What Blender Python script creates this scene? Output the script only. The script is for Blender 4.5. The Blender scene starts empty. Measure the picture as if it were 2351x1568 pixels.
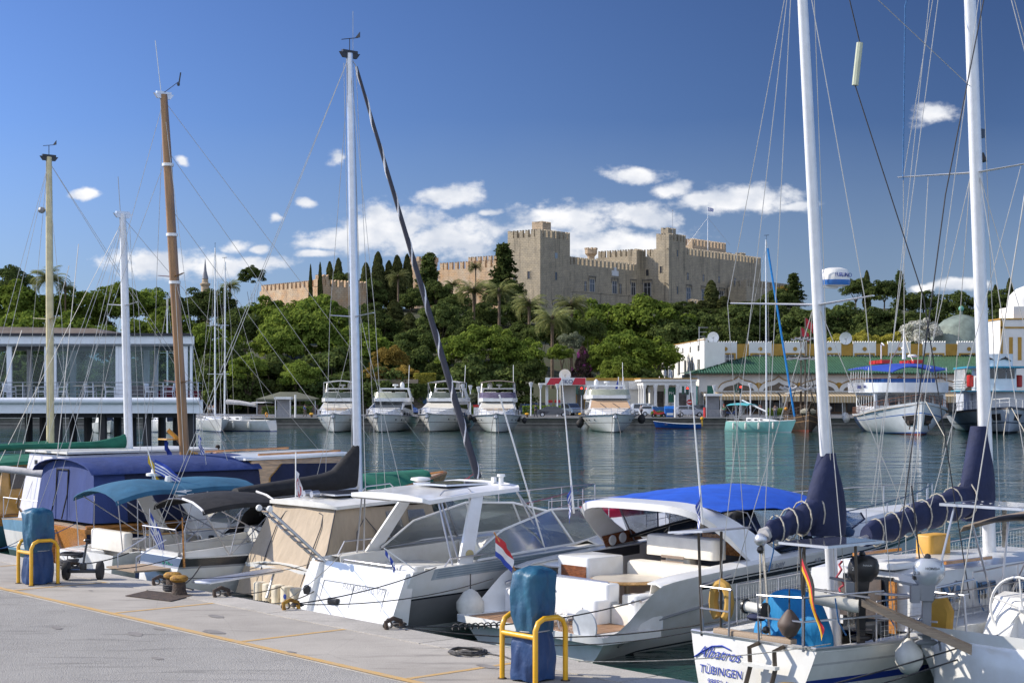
import bpy,bmesh,math,random
from mathutils import Vector,Matrix,noise
R = math.radians; PI = math.pi; TAU = 2 * math.pi
sc = bpy.context.scene; COL = sc.collection
random.seed(7)
# ---------------------------------------------------------------- camera, sky, sun
CF = 56 / 36 * 2351; CX0 = 1175.5; HY0 = 895.0; CH = 4.8
cd = bpy.data.cameras.new('camera'); cam = bpy.data.objects.new('camera',cd); COL.objects.link(cam)
cam.location = (0,0,CH); cam.rotation_euler = (R(90),0,0)
cd.lens = 56; cd.sensor_width = 36; cd.shift_y = 111 / 2351; cd.clip_start = .1; cd.clip_end = 6000
sc.camera = cam
SUN_EL = R(34); SUN_AZ = Vector((-.985,.172))
sundir = Vector((SUN_AZ.x * math.cos(SUN_EL),SUN_AZ.y * math.cos(SUN_EL),math.sin(SUN_EL)))
sl = bpy.data.lights.new('sun','SUN'); so = bpy.data.objects.new('sun',sl); COL.objects.link(so)
sl.energy = 4.5; sl.angle = R(.53); sl.color = (1,.91,.77)
so.rotation_euler = (-sundir).to_track_quat('-Z','Y').to_euler()
sc.view_settings.view_transform = 'Standard'; sc.view_settings.look = 'None'
sc.view_settings.exposure = .42; sc.view_settings.gamma = 1
sc.cycles.max_bounces = 6; sc.cycles.transparent_max_bounces = 8
sc.cycles.diffuse_bounces = 3; sc.cycles.glossy_bounces = 3; sc.cycles.transmission_bounces = 4
sc.cycles.caustics_reflective = False; sc.cycles.caustics_refractive = False
sc.cycles.use_denoising = True
world = bpy.data.worlds.new('World'); sc.world = world; world.use_nodes = True
wn = world.node_tree.nodes; wl = world.node_tree.links; wn.clear()

def wnode(t,**k):
    n = wn.new(t)
    for a,b in k.items(): setattr(n,a,b)
    return n

def wmath(op,a,b=None,c=None):
    n = wnode('ShaderNodeMath',operation=op)
    for i,x in enumerate((a,b,c)):
        if x is None: continue
        if isinstance(x,(int,float)): n.inputs[i].default_value = x
        else: wl.new(x,n.inputs[i])
    return n.outputs[0]

def build_world():
    out = wnode('ShaderNodeOutputWorld'); bg = wnode('ShaderNodeBackground'); wl.new(bg.outputs[0],out.inputs[0])
    sky = wnode('ShaderNodeTexSky',sky_type='NISHITA',sun_disc=False,sun_elevation=SUN_EL,
                sun_rotation=math.atan2(SUN_AZ.x,SUN_AZ.y),air_density=1.0,dust_density=.45,ozone_density=3.5,altitude=10)
    tint = wnode('ShaderNodeMix',data_type='RGBA',blend_type='MULTIPLY'); tint.inputs[0].default_value = 1
    wl.new(sky.outputs[0],tint.inputs[6]); tint.inputs[7].default_value = (.71,.88,1.36,1)
    tc = wnode('ShaderNodeTexCoord'); sp = wnode('ShaderNodeSeparateXYZ'); wl.new(tc.outputs['Generated'],sp.inputs[0])
    # skylight is weakest and deepest blue at right angles to the sun
    dt = wnode('ShaderNodeVectorMath',operation='DOT_PRODUCT'); wl.new(tc.outputs['Generated'],dt.inputs[0]); dt.inputs[1].default_value = tuple(sundir)
    pol = wmath('MULTIPLY_ADD',wmath('POWER',wmath('ABSOLUTE',dt.outputs['Value']),1.3),.83,.27)
    sc_ = wnode('ShaderNodeVectorMath',operation='SCALE'); wl.new(tint.outputs[2],sc_.inputs[0]); elv = wnode('ShaderNodeMapRange'); wl.new(sp.outputs[2],elv.inputs[0]); elv.inputs[1].default_value = .26; elv.inputs[2].default_value = .06; elv.inputs[3].default_value = .92; elv.inputs[4].default_value = 1.22
    wl.new(wmath('MULTIPLY',pol,elv.outputs[0]),sc_.inputs['Scale'])
    ysafe = wmath('MAXIMUM',sp.outputs[1],.05)
    az = wmath('DIVIDE',sp.outputs[0],ysafe); el = wmath('DIVIDE',sp.outputs[2],ysafe)
    cv = wnode('ShaderNodeCombineXYZ'); wl.new(az,cv.inputs[0]); wl.new(wmath('MULTIPLY',el,1.5),cv.inputs[1])
    nz = wnode('ShaderNodeTexNoise'); nz.inputs['Scale'].default_value = 62; nz.inputs['Detail'].default_value = 9
    nz.inputs['Roughness'].default_value = .6; wl.new(cv.outputs[0],nz.inputs['Vector'])
    cl = [(820,548,150,40),(900,520,150,62),(1030,545,165,55),(745,560,90,22),(1035,450,105,30),(1300,502,150,46),(1480,492,95,32),
          (1400,560,250,42),(1700,458,150,38),(1620,462,80,26),(1460,400,78,23),(1548,438,60,20),(560,562,48,20),(612,566,26,13),
          (570,602,120,20),(370,602,150,38),(500,610,120,34),(700,468,32,12),(770,365,30,20),(2150,262,72,26),(2215,655,60,18),
          (427,372,22,14),(190,448,50,14),(725,585,50,12),(1235,540,60,30),(1820,470,60,14),(620,498,14,14),(1120,490,30,10),(2130,660,34,12)]
    m = None
    wz = wnode('ShaderNodeTexNoise'); wz.inputs['Scale'].default_value = 26; wz.inputs['Detail'].default_value = 3; wl.new(cv.outputs[0],wz.inputs['Vector'])
    ws_ = wnode('ShaderNodeSeparateXYZ'); wl.new(wz.outputs[1],ws_.inputs[0])
    az = wmath('MULTIPLY_ADD',wmath('SUBTRACT',ws_.outputs[0],.5),.03,az); el = wmath('MULTIPLY_ADD',wmath('SUBTRACT',ws_.outputs[1],.5),.012,el)
    for (x,y,rx,ry) in cl:
        a = wmath('MULTIPLY_ADD',az,CF / rx,-(x - CX0) / rx); b = wmath('MULTIPLY_ADD',el,CF / ry,-(HY0 - y) / ry)
        d = wmath('SUBTRACT',1,wmath('POWER',wmath('ADD',wmath('MULTIPLY',a,a),wmath('MULTIPLY',b,b)),.5))
        m = d if m is None else wmath('MAXIMUM',m,d)
    # clouds that the camera does not see but the water and boats mirror: a sparse band all round
    nf = wmath('SUBTRACT',nz.outputs[0],.5)
    dens = wmath('ADD',wmath('MULTIPLY',wmath('MAXIMUM',m,-1),1.5),wmath('MULTIPLY',nf,2.7))
    mr = wnode('ShaderNodeMapRange',interpolation_type='SMOOTHSTEP'); wl.new(dens,mr.inputs[0])
    mr.inputs[1].default_value = -.12; mr.inputs[2].default_value = .95; mr.inputs[4].default_value = .97
    # bright tops, greyer undersides, from a second noise sampled a little higher up
    n2 = wnode('ShaderNodeTexNoise'); n2.inputs['Scale'].default_value = 34; n2.inputs['Detail'].default_value = 6
    wl.new(cv.outputs[0],n2.inputs['Vector'])
    cr = wnode('ShaderNodeMapRange'); wl.new(n2.outputs[0],cr.inputs[0]); cr.inputs[1].default_value = .38; cr.inputs[2].default_value = .62
    cc = wnode('ShaderNodeMix',data_type='RGBA'); wl.new(cr.outputs[0],cc.inputs[0])
    cc.inputs[6].default_value = (4.2,4.5,5.1,1); cc.inputs[7].default_value = (6.4,6.4,6.5,1)
    front = wmath('GREATER_THAN',sp.outputs[1],.1)
    fac = wmath('MULTIPLY',mr.outputs[0],front)
    mx = wnode('ShaderNodeMix',data_type='RGBA'); wl.new(fac,mx.inputs[0]); hmx = wnode('ShaderNodeMix',data_type='RGBA'); hr = wnode('ShaderNodeMapRange'); wl.new(el,hr.inputs[0]); hr.inputs[1].default_value = .17; hr.inputs[2].default_value = .02; hr.inputs[4].default_value = .55
    wl.new(hr.outputs[0],hmx.inputs[0]); wl.new(sc_.outputs[0],hmx.inputs[6]); hmx.inputs[7].default_value = (2.2,2.9,3.9,1); wl.new(hmx.outputs[2],mx.inputs[6])
    # bright fill light added over the sky half behind the viewpoint, lifting shaded faces
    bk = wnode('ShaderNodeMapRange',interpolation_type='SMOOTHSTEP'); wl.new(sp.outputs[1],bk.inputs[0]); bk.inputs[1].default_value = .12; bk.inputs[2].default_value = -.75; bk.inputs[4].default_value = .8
    fillmx = wnode('ShaderNodeMix',data_type='RGBA'); wl.new(bk.outputs[0],fillmx.inputs[0]); wl.new(mx.outputs[2],fillmx.inputs[6]); fillmx.inputs[7].default_value = (6.5,7.3,8.9,1); wl.new(cc.outputs[2],mx.inputs[7])
    wl.new(fillmx.outputs[2],bg.inputs[0]); bg.inputs[1].default_value = .12
build_world()

# ---------------------------------------------------------------- placing helpers
def at(px,py,Y): return Vector(((px - CX0) / CF * Y,Y,CH + (HY0 - py) / CF * Y))
def X(px,Y): return (px - CX0) / CF * Y
def Z(py,Y): return CH + (HY0 - py) / CF * Y
QA = math.atan2(.657,.754)
QU = Vector((.657,-.754,0)); QV = Vector((.754,.657,0)); QE = Vector((-3.39,26.07,0))
def W(u,v,z=0): return QE + QU * u + QV * v + Vector((0,0,z))
QZ = 1.2

# ---------------------------------------------------------------- materials
MATS = {}
def mat(name,col,rough=.5,metal=0,var=.12,vscale=3.0,bump=0,bscale=20,spec=.5,coat=0,col2=None,alpha=1,trans=0,emit=0,coords='Object',stretch=None,streak=0):
    if name in MATS: return MATS[name]
    m = bpy.data.materials.new(name); m.use_nodes = True; n = m.node_tree.nodes; l = m.node_tree.links
    p = n['Principled BSDF']; p.inputs['Roughness'].default_value = rough; p.inputs['Metallic'].default_value = metal
    p.inputs['Specular IOR Level'].default_value = spec; p.inputs['Coat Weight'].default_value = coat; p.inputs['Coat Roughness'].default_value = .08
    p.inputs['Alpha'].default_value = alpha; p.inputs['Transmission Weight'].default_value = trans
    tc = n.new('ShaderNodeTexCoord'); vec = tc.outputs[coords]
    if stretch:
        mp = n.new('ShaderNodeMapping'); mp.inputs['Scale'].default_value = stretch; l.new(vec,mp.inputs[0]); vec = mp.outputs[0]
    nz = n.new('ShaderNodeTexNoise'); nz.inputs['Scale'].default_value = vscale; nz.inputs['Detail'].default_value = 5; nz.inputs['Roughness'].default_value = .62; l.new(vec,nz.inputs['Vector'])
    mx = n.new('ShaderNodeMix'); mx.data_type = 'RGBA'
    mr = n.new('ShaderNodeMapRange'); mr.inputs[1].default_value = .3; mr.inputs[2].default_value = .7; l.new(nz.outputs[0],mr.inputs[0]); l.new(mr.outputs[0],mx.inputs[0])
    c2 = col2 or tuple(max(0,c * (1 - var * 1.6)) for c in col); c1 = col if col2 else tuple(min(1,c * (1 + var)) for c in col)
    mx.inputs[6].default_value = (*c2,1); mx.inputs[7].default_value = (*c1,1); l.new(mx.outputs[2],p.inputs['Base Color'])
    if emit:
        p.inputs['Emission Color'].default_value = (*col,1); p.inputs['Emission Strength'].default_value = emit
    if bump:
        nb = n.new('ShaderNodeTexNoise'); nb.inputs['Scale'].default_value = bscale; nb.inputs['Detail'].default_value = 4; l.new(vec,nb.inputs['Vector'])
        bp = n.new('ShaderNodeBump'); bp.inputs['Strength'].default_value = min(1,bump); bp.inputs['Distance'].default_value = .03 * max(1,bump); l.new(nb.outputs[0],bp.inputs['Height']); l.new(bp.outputs[0],p.inputs['Normal'])
    MATS[name] = m; return m

GEL = mat('gelcoat white',(.77,.78,.79),.24,var=.03,vscale=2.2,coat=.35,col2=(.67,.665,.64))
GELD = mat('gelcoat weathered',(.72,.72,.69),.35,var=.08,vscale=2.2,col2=(.6,.59,.55),bump=.1,bscale=3)
CREAM = mat('cream vinyl',(.72,.68,.60),.45,var=.08,bump=.2,bscale=8)
NSLIP = mat('non slip deck',(.66,.66,.63),.7,var=.1,vscale=9,bump=.4,bscale=140)
TEAK = mat('teak',(.30,.17,.09),.55,var=.3,vscale=4,stretch=(1,14,14),bump=.2,bscale=30)
TEAKG = mat('weathered teak',(.36,.27,.19),.7,var=.25,vscale=4,stretch=(1,22,22))
VARN = mat('varnished wood',(.50,.22,.06),.18,var=.35,vscale=2.5,stretch=(1.2,9,9),coat=.7)
VARNL = mat('varnished pale wood',(.55,.33,.13),.25,var=.3,vscale=2.5,stretch=(1,8,8),coat=.5)
MAHOG = mat('mahogany',(.22,.08,.035),.25,var=.4,vscale=3,stretch=(3,3,14),coat=.6)
STEEL = mat('stainless steel',(.5,.5,.52),.42,1,var=.05)
ALU = mat('anodised aluminium',(.62,.63,.65),.38,.8,var=.06,vscale=6)
MASTW = mat('white mast paint',(.74,.75,.76),.35,.15,var=.06,vscale=5)
MASTY = mat('cream mast paint',(.60,.52,.30),.4,0,var=.12,vscale=4)
WIRE = mat('rigging wire',(.42,.42,.42),.35,.6)
WIREP = mat('pale rigging',(.55,.53,.48),.5,.2)
ROPE = mat('pale rope',(.50,.46,.38),.9,var=.3,vscale=30)
ROPED = mat('dark rope',(.045,.045,.05),.85,var=.3,vscale=30)
ROPEB = mat('blue rope',(.05,.16,.36),.8,var=.3,vscale=30)
ROPEC = mat('chain',(.10,.095,.09),.6,.5,var=.4,vscale=40)
NAVY = mat('navy canvas',(.011,.018,.062),.82,var=.2,vscale=2,bump=.9,bscale=5)
NAVYB = mat('blue tent canvas',(.022,.045,.17),.8,var=.15,vscale=1.5,bump=1.0,bscale=3.2,stretch=(1,1,.35))
DKBLUE = mat('dark blue canvas',(.009,.014,.05),.8,var=.2,vscale=2,bump=.6,bscale=4)
TEAL = mat('petrol blue canvas',(.022,.11,.20),.75,var=.15,vscale=2,bump=.6,bscale=4)
ROYAL = mat('royal blue canvas',(.010,.085,.50),.75,var=.12,vscale=2,bump=.6,bscale=3.5)
BLACKC = mat('black canvas',(.014,.014,.016),.8,var=.3,vscale=4,bump=.7,bscale=5)
BEIGE = mat('beige canvas',(.42,.34,.25),.85,var=.1,vscale=1.5,bump=1.0,bscale=4,stretch=(1.6,1.6,.35))
TAUPE = mat('taupe canvas',(.24,.19,.145),.85,var=.1,vscale=2,bump=.5,bscale=5)
GREENC = mat('green canvas',(.012,.14,.085),.8,var=.2,vscale=2,bump=.8,bscale=4)
AZURE = mat('azure cover',(.005,.20,.46),.75,var=.12,vscale=2,bump=1,bscale=3,stretch=(2,2,.5))
GREYC = mat('grey sail cloth',(.45,.44,.44),.85,var=.12,vscale=2,bump=1,bscale=5)
TARP = mat('faded blue tarp',(.014,.058,.17),.5,var=.25,vscale=2.2,bump=1.7,bscale=4,col2=(.008,.028,.10),stretch=(1,1,.7))
TARPT = mat('faded teal tarp',(.02,.12,.19),.5,var=.25,vscale=2.2,bump=1.7,bscale=4,col2=(.010,.045,.12),stretch=(1,1,.7))
HOOP = mat('yellow paint',(.72,.38,.008),.32,var=.08,vscale=6,coat=.3,bump=.1,bscale=12)
RUSTY = mat('rusty yellow paint',(.5,.27,.02),.7,var=.3,vscale=9,col2=(.12,.05,.02),bump=.7,bscale=30)
RUST = mat('rusty iron',(.10,.065,.045),.85,var=.4,vscale=12,col2=(.03,.025,.022),bump=1,bscale=30)
BLACKP = mat('black plastic',(.02,.02,.022),.35,var=.2)
RUBBER = mat('black rubber',(.018,.018,.02),.75,var=.3)
GREYP = mat('grey plastic',(.24,.25,.27),.45,var=.1)
SILVERP = mat('silver engine cowl',(.47,.50,.54),.22,.35,var=.04,coat=.6)
WHITEP = mat('white plastic',(.76,.76,.74),.4,var=.05)
FENDER = mat('white rubber fender',(.62,.61,.56),.55,var=.12,vscale=3,bump=.15,bscale=6)
FENDB = mat('dark blue fender',(.03,.05,.12),.6,var=.15)
GLASSD = mat('dark tinted glass',(.018,.022,.028),.05,spec=.8,var=.1)
SOLAR = mat('solar cells',(.10,.11,.16),.12,var=.3,vscale=1.2,coat=1)
REDC = mat('red rubber',(.42,.012,.03),.4,var=.1)
ORANGE = mat('orange plastic',(.75,.32,.03),.5,var=.15)
YELC = mat('yellow life cover',(.75,.42,.05),.6,var=.2)
REDP = mat('red paint',(.5,.02,.015),.4)
TABLE = mat('table laminate',(.50,.45,.37),.35,var=.1)
DKSTRIPE = mat('charcoal gelcoat',(.035,.038,.045),.25,coat=.4,var=.1)
GREYHULL = mat('grey hull paint',(.20,.20,.205),.35,var=.12,vscale=1)
BLUEST = mat('blue hull stripe',(.02,.045,.26),.3,var=.1)
STEELBLUE = mat('steel blue stripe',(.20,.27,.33),.35,var=.05)
ANTIF = mat('dark antifouling',(.02,.025,.03),.7,var=.2)
ANTIR = mat('red antifouling',(.20,.05,.03),.7,var=.3)
MAROON = mat('maroon cloth',(.16,.015,.03),.8,var=.1)

SPAR = mat('brown varnished spar',(.30,.155,.055),.35,var=.3,vscale=1.5,stretch=(6,6,.6),coat=.3)
def glass(name,tint=(.8,.85,.85),dens=.35,rough=.02):
    if name in MATS: return MATS[name]
    m = bpy.data.materials.new(name); m.use_nodes = True; n = m.node_tree.nodes; l = m.node_tree.links; n.remove(n['Principled BSDF'])
    tr = n.new('ShaderNodeBsdfTransparent'); tr.inputs[0].default_value = (*tint,1)
    gl = n.new('ShaderNodeBsdfGlossy'); gl.inputs['Roughness'].default_value = rough
    df = n.new('ShaderNodeBsdfDiffuse'); df.inputs[0].default_value = (*[c * .55 for c in tint],1)
    fr = n.new('ShaderNodeFresnel'); fr.inputs[0].default_value = 1.5
    nz = n.new('ShaderNodeTexNoise'); nz.inputs['Scale'].default_value = 4; nz.inputs['Detail'].default_value = 4
    mr = n.new('ShaderNodeMapRange'); l.new(nz.outputs[0],mr.inputs[0]); mr.inputs[1].default_value = .3; mr.inputs[2].default_value = .7
    mr.inputs[3].default_value = dens * .5; mr.inputs[4].default_value = min(1,dens * 1.5)
    a = n.new('ShaderNodeMixShader'); l.new(mr.outputs[0],a.inputs[0]); l.new(tr.outputs[0],a.inputs[1]); l.new(df.outputs[0],a.inputs[2])
    b = n.new('ShaderNodeMixShader'); fm_ = n.new('ShaderNodeMath'); fm_.operation = 'MULTIPLY'; fm_.inputs[1].default_value = .5; l.new(fr.outputs[0],fm_.inputs[0]); l.new(fm_.outputs[0],b.inputs[0]); l.new(a.outputs[0],b.inputs[1]); l.new(gl.outputs[0],b.inputs[2])
    l.new(b.outputs[0],n['Material Output'].inputs[0]); MATS[name] = m; return m
CLEAR = glass('clear vinyl',(.80,.83,.86),.16,.06)
WSHIELD = glass('windshield glass',(.62,.66,.63),.42,.15)
PAVGL = glass('pavilion glass',(.78,.88,.90),.10,.02)
PLEXI = glass('smoked windscreen',(.38,.42,.36),.45,.05)
PLEXIV = glass('violet windscreen',(.42,.36,.50),.45,.05)
NETM = mat('white net cord',(.62,.63,.62),.8,var=.1)

# ---------------------------------------------------------------- mesh builder
class MB:
    def __init__(s): s.v = []; s.f = []; s.m = []; s.M = None; s.mi = 0
    def add(s,vs,fs,mi=None):
        o = len(s.v); M = s.M
        s.v += [tuple(M @ Vector(p)) if M else tuple(p) for p in vs]
        for f in fs: s.f.append(tuple(o + i for i in f)); s.m.append(s.mi if mi is None else mi)
        return s
    def box(s,x0,x1,y0,y1,z0,z1,mi=None):
        return s.hexa([(x0,y0,z0),(x1,y0,z0),(x1,y1,z0),(x0,y1,z0),(x0,y0,z1),(x1,y0,z1),(x1,y1,z1),(x0,y1,z1)],mi)
    def hexa(s,p,mi=None): return s.add(p,[(3,2,1,0),(4,5,6,7),(0,1,5,4),(1,2,6,5),(2,3,7,6),(3,0,4,7)],mi)
    def rings(s,rs,mi=None,cap=True,close=False):
        n = len(rs[0]); fs = []
        k = len(rs)
        for i in range(k if close else k - 1):
            a = i * n; b = ((i + 1) % k) * n
            for j in range(n): fs.append((a + j,a + (j + 1) % n,b + (j + 1) % n,b + j))
        if cap and not close: fs.append(tuple(range(n - 1,-1,-1))); fs.append(tuple((k - 1) * n + j for j in range(n)))
        return s.add([p for r in rs for p in r],fs,mi)
    def tube(s,pts,r,n=6,r2=None,mi=None,close=False):
        P = [Vector(p) for p in pts]; k = len(P); rs = []; up = None
        for i in range(k):
            if close: t = P[(i + 1) % k] - P[i - 1]
            else: t = P[min(i + 1,k - 1)] - P[max(i - 1,0)]
            if t.length < 1e-9: t = Vector((0,0,1))
            t.normalize()
            if up is None: up = Vector((0,0,1)) if abs(t.z) < .9 else Vector((1,0,0))
            a = up - t * up.dot(t)
            if a.length < 1e-4: a = t.orthogonal()
            a.normalize(); up = a; b = t.cross(a)
            rr = r if r2 is None else r + (r2 - r) * i / max(1,k - 1)
            rs.append([tuple(P[i] + a * rr * math.cos(TAU * j / n) + b * rr * math.sin(TAU * j / n)) for j in range(n)])
        return s.rings(rs,mi,close=close)
    def lathe(s,prof,c=(0,0,0),n=16,mi=None,axis='z',cap=True):
        rs = []
        for r,z in prof:
            ring = []
            for j in range(n):
                a = TAU * j / n; q = (r * math.cos(a),r * math.sin(a),z)
                if axis == 'x': q = (z,q[0],q[1])
                elif axis == 'y': q = (q[1],z,q[0])
                ring.append((c[0] + q[0],c[1] + q[1],c[2] + q[2]))
            rs.append(ring)
        return s.rings(rs,mi,cap)
    def ball(s,c,r,sc_=(1,1,1),n=12,mi=None):
        rs = []
        for i in range(n // 2 + 1):
            a = -PI / 2 + PI * i / (n // 2); rr = max(1e-3,math.cos(a))
            rs.append([(c[0] + r * sc_[0] * rr * math.cos(TAU * j / n),c[1] + r * sc_[1] * rr * math.sin(TAU * j / n),c[2] + r * sc_[2] * math.sin(a)) for j in range(n)])
        return s.rings(rs,mi)
    def slab(s,pts,d,mi=None):
        n = len(pts); q = [tuple(Vector(p) + Vector(d)) for p in pts]
        return s.add(list(pts) + q,[tuple(range(n - 1,-1,-1)),tuple(range(n,2 * n))] + [(i,(i + 1) % n,n + (i + 1) % n,n + i) for i in range(n)],mi)
    def patch(s,g,th=.012,mi=None,d=(0,0,-1)):
        n = len(g); m = len(g[0]); D = Vector(d) * th; vs = [p for r in g for p in r]; vs2 = [tuple(Vector(p) + D) for p in vs]
        fs = []
        for i in range(n - 1):
            for j in range(m - 1):
                a = i * m + j; fs.append((a,a + 1,a + m + 1,a + m)); o = n * m; fs.append((o + a + m,o + a + m + 1,o + a + 1,o + a))
        o = n * m
        for i in range(n - 1):
            a = i * m; fs.append((a + m,a,o + a,o + a + m)); a = i * m + m - 1; fs.append((a,a + m,o + a + m,o + a))
        for j in range(m - 1):
            fs.append((j,j + 1,o + j + 1,o + j)); a = (n - 1) * m + j; fs.append((a + 1,a,o + a,o + a + 1))
        return s.add(vs + vs2,fs,mi)
    def build(s,name,mats,parent=None,smooth=True,fix=True):
        me = bpy.data.meshes.new(name); me.from_pydata(s.v,[],s.f)
        if not isinstance(mats,(list,tuple)): mats = [mats]
        for m in mats: me.materials.append(m)
        if len(mats) > 1: me.polygons.foreach_set('material_index',s.m)
        if fix:
            bm = bmesh.new(); bm.from_mesh(me); bmesh.ops.recalc_face_normals(bm,faces=bm.faces); bm.to_mesh(me); bm.free()
        if smooth: me.shade_smooth(); me.set_sharp_from_angle(angle=R(38))
        o = bpy.data.objects.new(name,me); COL.objects.link(o)
        if parent: o.parent = parent
        return o

def thing(name,label,cat,loc=(0,0,0),rz=0,group=None):
    o = bpy.data.objects.new(name,None); COL.objects.link(o); o.location = loc; o.rotation_euler = (0,0,rz); o.empty_display_size = .3
    return tag(o,label,cat,group)
def tag(o,label,cat,group=None):
    o['label'] = label; o['category'] = cat
    if group: o['group'] = group
    return o
def struct(o): o['kind'] = 'structure'; return o
LOOSE = set('lashing blue_cord sheet_block bow_rail stern_rail solar_post winch speaker roof_strut window cabin_window parapet door roof_post life_raft solar_post rung post plank pole mast_band wheel fuel_pump side_window saloon_window antenna anchor_pocket foot_plate sun_pad swim_seat helm_seat boom radar grab_bar flybridge_seat seat_vent seat navigation_light searchlight flag_staff dolphin_emblem tent_window side_curtain stern_fitting ladder_wheel water_spout ensign_staff cleat porthole headlight arch_moulding lounge transom_step window_cover winch solar_panel guy_wire tablecloth air_conditioner column under_water_light hoop thwart bimini_edge mooring_line backstay outlet exhaust_outlet roof_rail yard'.split())
def part(name,mats,parent,fn,smooth=True,label=None):
    m = MB(); fn(m)
    if name in LOOSE:
        up = list(range(len(m.v)))
        def fd(i):
            while up[i] != i: up[i] = up[up[i]]; i = up[i]
            return i
        for f in m.f:
            for k in f[1:]: up[fd(k)] = fd(f[0])
        gr = {}
        for f,i in zip(m.f,m.m): gr.setdefault(fd(f[0]),[]).append((f,i))
        same = len({i for i in m.m}) < 2
        if 1 < len(gr) < 40 and same:
            for fs in gr.values():
                q = MB(); ix = {}
                for f,i in fs:
                    for k in f:
                        if k not in ix: ix[k] = len(q.v); q.v.append(m.v[k])
                    q.f.append(tuple(ix[k] for k in f)); q.m.append(i)
                o = q.build(name,mats,parent,smooth)
            return o
    o = m.build(name,mats,parent,smooth)
    if label: o['label'] = label
    return o
def copy_tree(o,parent=None):
    c = o.copy(); COL.objects.link(c); c.parent = parent
    for ch in [x for x in COL.objects if x.parent == o]: copy_tree(ch,c)
    return c
def sag(a,b,s=0,n=8):
    a = Vector(a); b = Vector(b)
    return [a.lerp(b,i / n) + Vector((0,0,-4 * s * (i / n) * (1 - i / n))) for i in range(n + 1)]
def text_obj(txt,size,mat_,parent,M,name='lettering',shear=0,th=.003,spacing=1):
    cu = bpy.data.curves.new(name,'FONT'); cu.body = txt; cu.size = size; cu.extrude = th; cu.shear = shear; cu.space_character = spacing; cu.resolution_u = 3
    cu.align_x = 'CENTER'
    o = bpy.data.objects.new(name,cu); COL.objects.link(o)
    dg = bpy.context.evaluated_depsgraph_get(); me = bpy.data.meshes.new_from_object(o.evaluated_get(dg))
    bpy.data.objects.remove(o); q = bpy.data.objects.new(name,me); COL.objects.link(q); me.materials.clear(); me.materials.append(mat_)
    me.transform(M)
    if parent: q.parent = parent
    return q
def frame_m(o,x,y):
    """matrix whose x, y axes are the given vectors and whose origin is o: lettering lies in that plane"""
    x = Vector(x).normalized(); y = Vector(y); y = (y - x * y.dot(x)).normalized(); z = x.cross(y)
    return Matrix(((x.x,y.x,z.x,o[0]),(x.y,y.y,z.y,o[1]),(x.z,y.z,z.z,o[2]),(0,0,0,1)))
def flag(parent,base,h,w,cols,mats,name='flag',drop=.8,ang=0,n=10,pole=None):
    """hanging cloth from a staff top: stripes by material index"""
    m = MB(); g = []
    for i in range(n + 1):
        row = []
        for j in range(9):
            t = i / n; q = j / 8
            row.append((base[0] + math.cos(ang) * w * t * (1 - .35 * drop) + .03 * math.sin(7 * q + 5 * t) * t,base[1] + math.sin(ang) * w * t * (1 - .35 * drop) + .05 * math.sin(9 * t + 3 * q) * t,base[2] - h * q - drop * w * t * (.7 + .3 * t)))
        g.append(row)
    vs = [p for r in g for p in r]; fs = []; mi = []
    for i in range(n):
        for j in range(8): fs.append((i * 9 + j,i * 9 + j + 1,(i + 1) * 9 + j + 1,(i + 1) * 9 + j)); mi.append(cols(i / n,j / 8))
    m.v = vs; m.f = fs; m.m = mi
    return m.build(name,mats,parent,True,fix=False)
FB = mat('flag blue',(.03,.07,.38),.8); FW = mat('flag white',(.72,.72,.74),.8); FR = mat('flag red',(.5,.03,.04),.8); FK = mat('flag black',(.02,.02,.02),.8); FY = mat('flag yellow',(.75,.5,.03),.8)
greek = lambda t,q: (1 if (abs(t - .2) < .06 or abs(q - .3) < .08) else 0) if (t < .4 and q < .55) else (0 if int(q * 9) % 2 == 0 else 1)
# ================================================================ water, quays, ground
def water_mat():
    m = bpy.data.materials.new('harbour water'); m.use_nodes = True; n = m.node_tree.nodes; l = m.node_tree.links
    p = n['Principled BSDF']; p.inputs['Base Color'].default_value = (.010,.048,.040,1); p.inputs['Roughness'].default_value = .035
    p.inputs['IOR'].default_value = 1.33
    tc = n.new('ShaderNodeTexCoord'); mp = n.new('ShaderNodeMapping'); mp.inputs['Scale'].default_value = (.42,1.25,1); mp.inputs['Rotation'].default_value = (0,0,R(12)); l.new(tc.outputs['Object'],mp.inputs[0])
    a = n.new('ShaderNodeTexNoise'); a.inputs['Scale'].default_value = 1.15; a.inputs['Detail'].default_value = 4; a.inputs['Roughness'].default_value = .55; a.inputs['Distortion'].default_value = .4; l.new(mp.outputs[0],a.inputs['Vector'])
    b = n.new('ShaderNodeTexNoise'); b.inputs['Scale'].default_value = .06; b.inputs['Detail'].default_value = 2; l.new(tc.outputs['Object'],b.inputs['Vector'])
    mr = n.new('ShaderNodeMapRange'); l.new(b.outputs[0],mr.inputs[0]); mr.inputs[1].default_value = .35; mr.inputs[2].default_value = .65; mr.inputs[3].default_value = .45; mr.inputs[4].default_value = 1.2
    mu = n.new('ShaderNodeMath'); mu.operation = 'MULTIPLY'; l.new(a.outputs[0],mu.inputs[0]); l.new(mr.outputs[0],mu.inputs[1])
    bp = n.new('ShaderNodeBump'); bp.inputs['Strength'].default_value = 1; bp.inputs['Distance'].default_value = .085; c = n.new('ShaderNodeTexNoise'); c.inputs['Scale'].default_value = .24; c.inputs['Detail'].default_value = 2; l.new(mp.outputs[0],c.inputs['Vector']); ad = n.new('ShaderNodeMath'); ad.operation = 'MULTIPLY_ADD'; ad.inputs[1].default_value = 3.2; l.new(c.outputs[0],ad.inputs[0]); l.new(mu.outputs[0],ad.inputs[2]); l.new(ad.outputs[0],bp.inputs['Height']); l.new(bp.outputs[0],p.inputs['Normal'])
    return m
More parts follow.
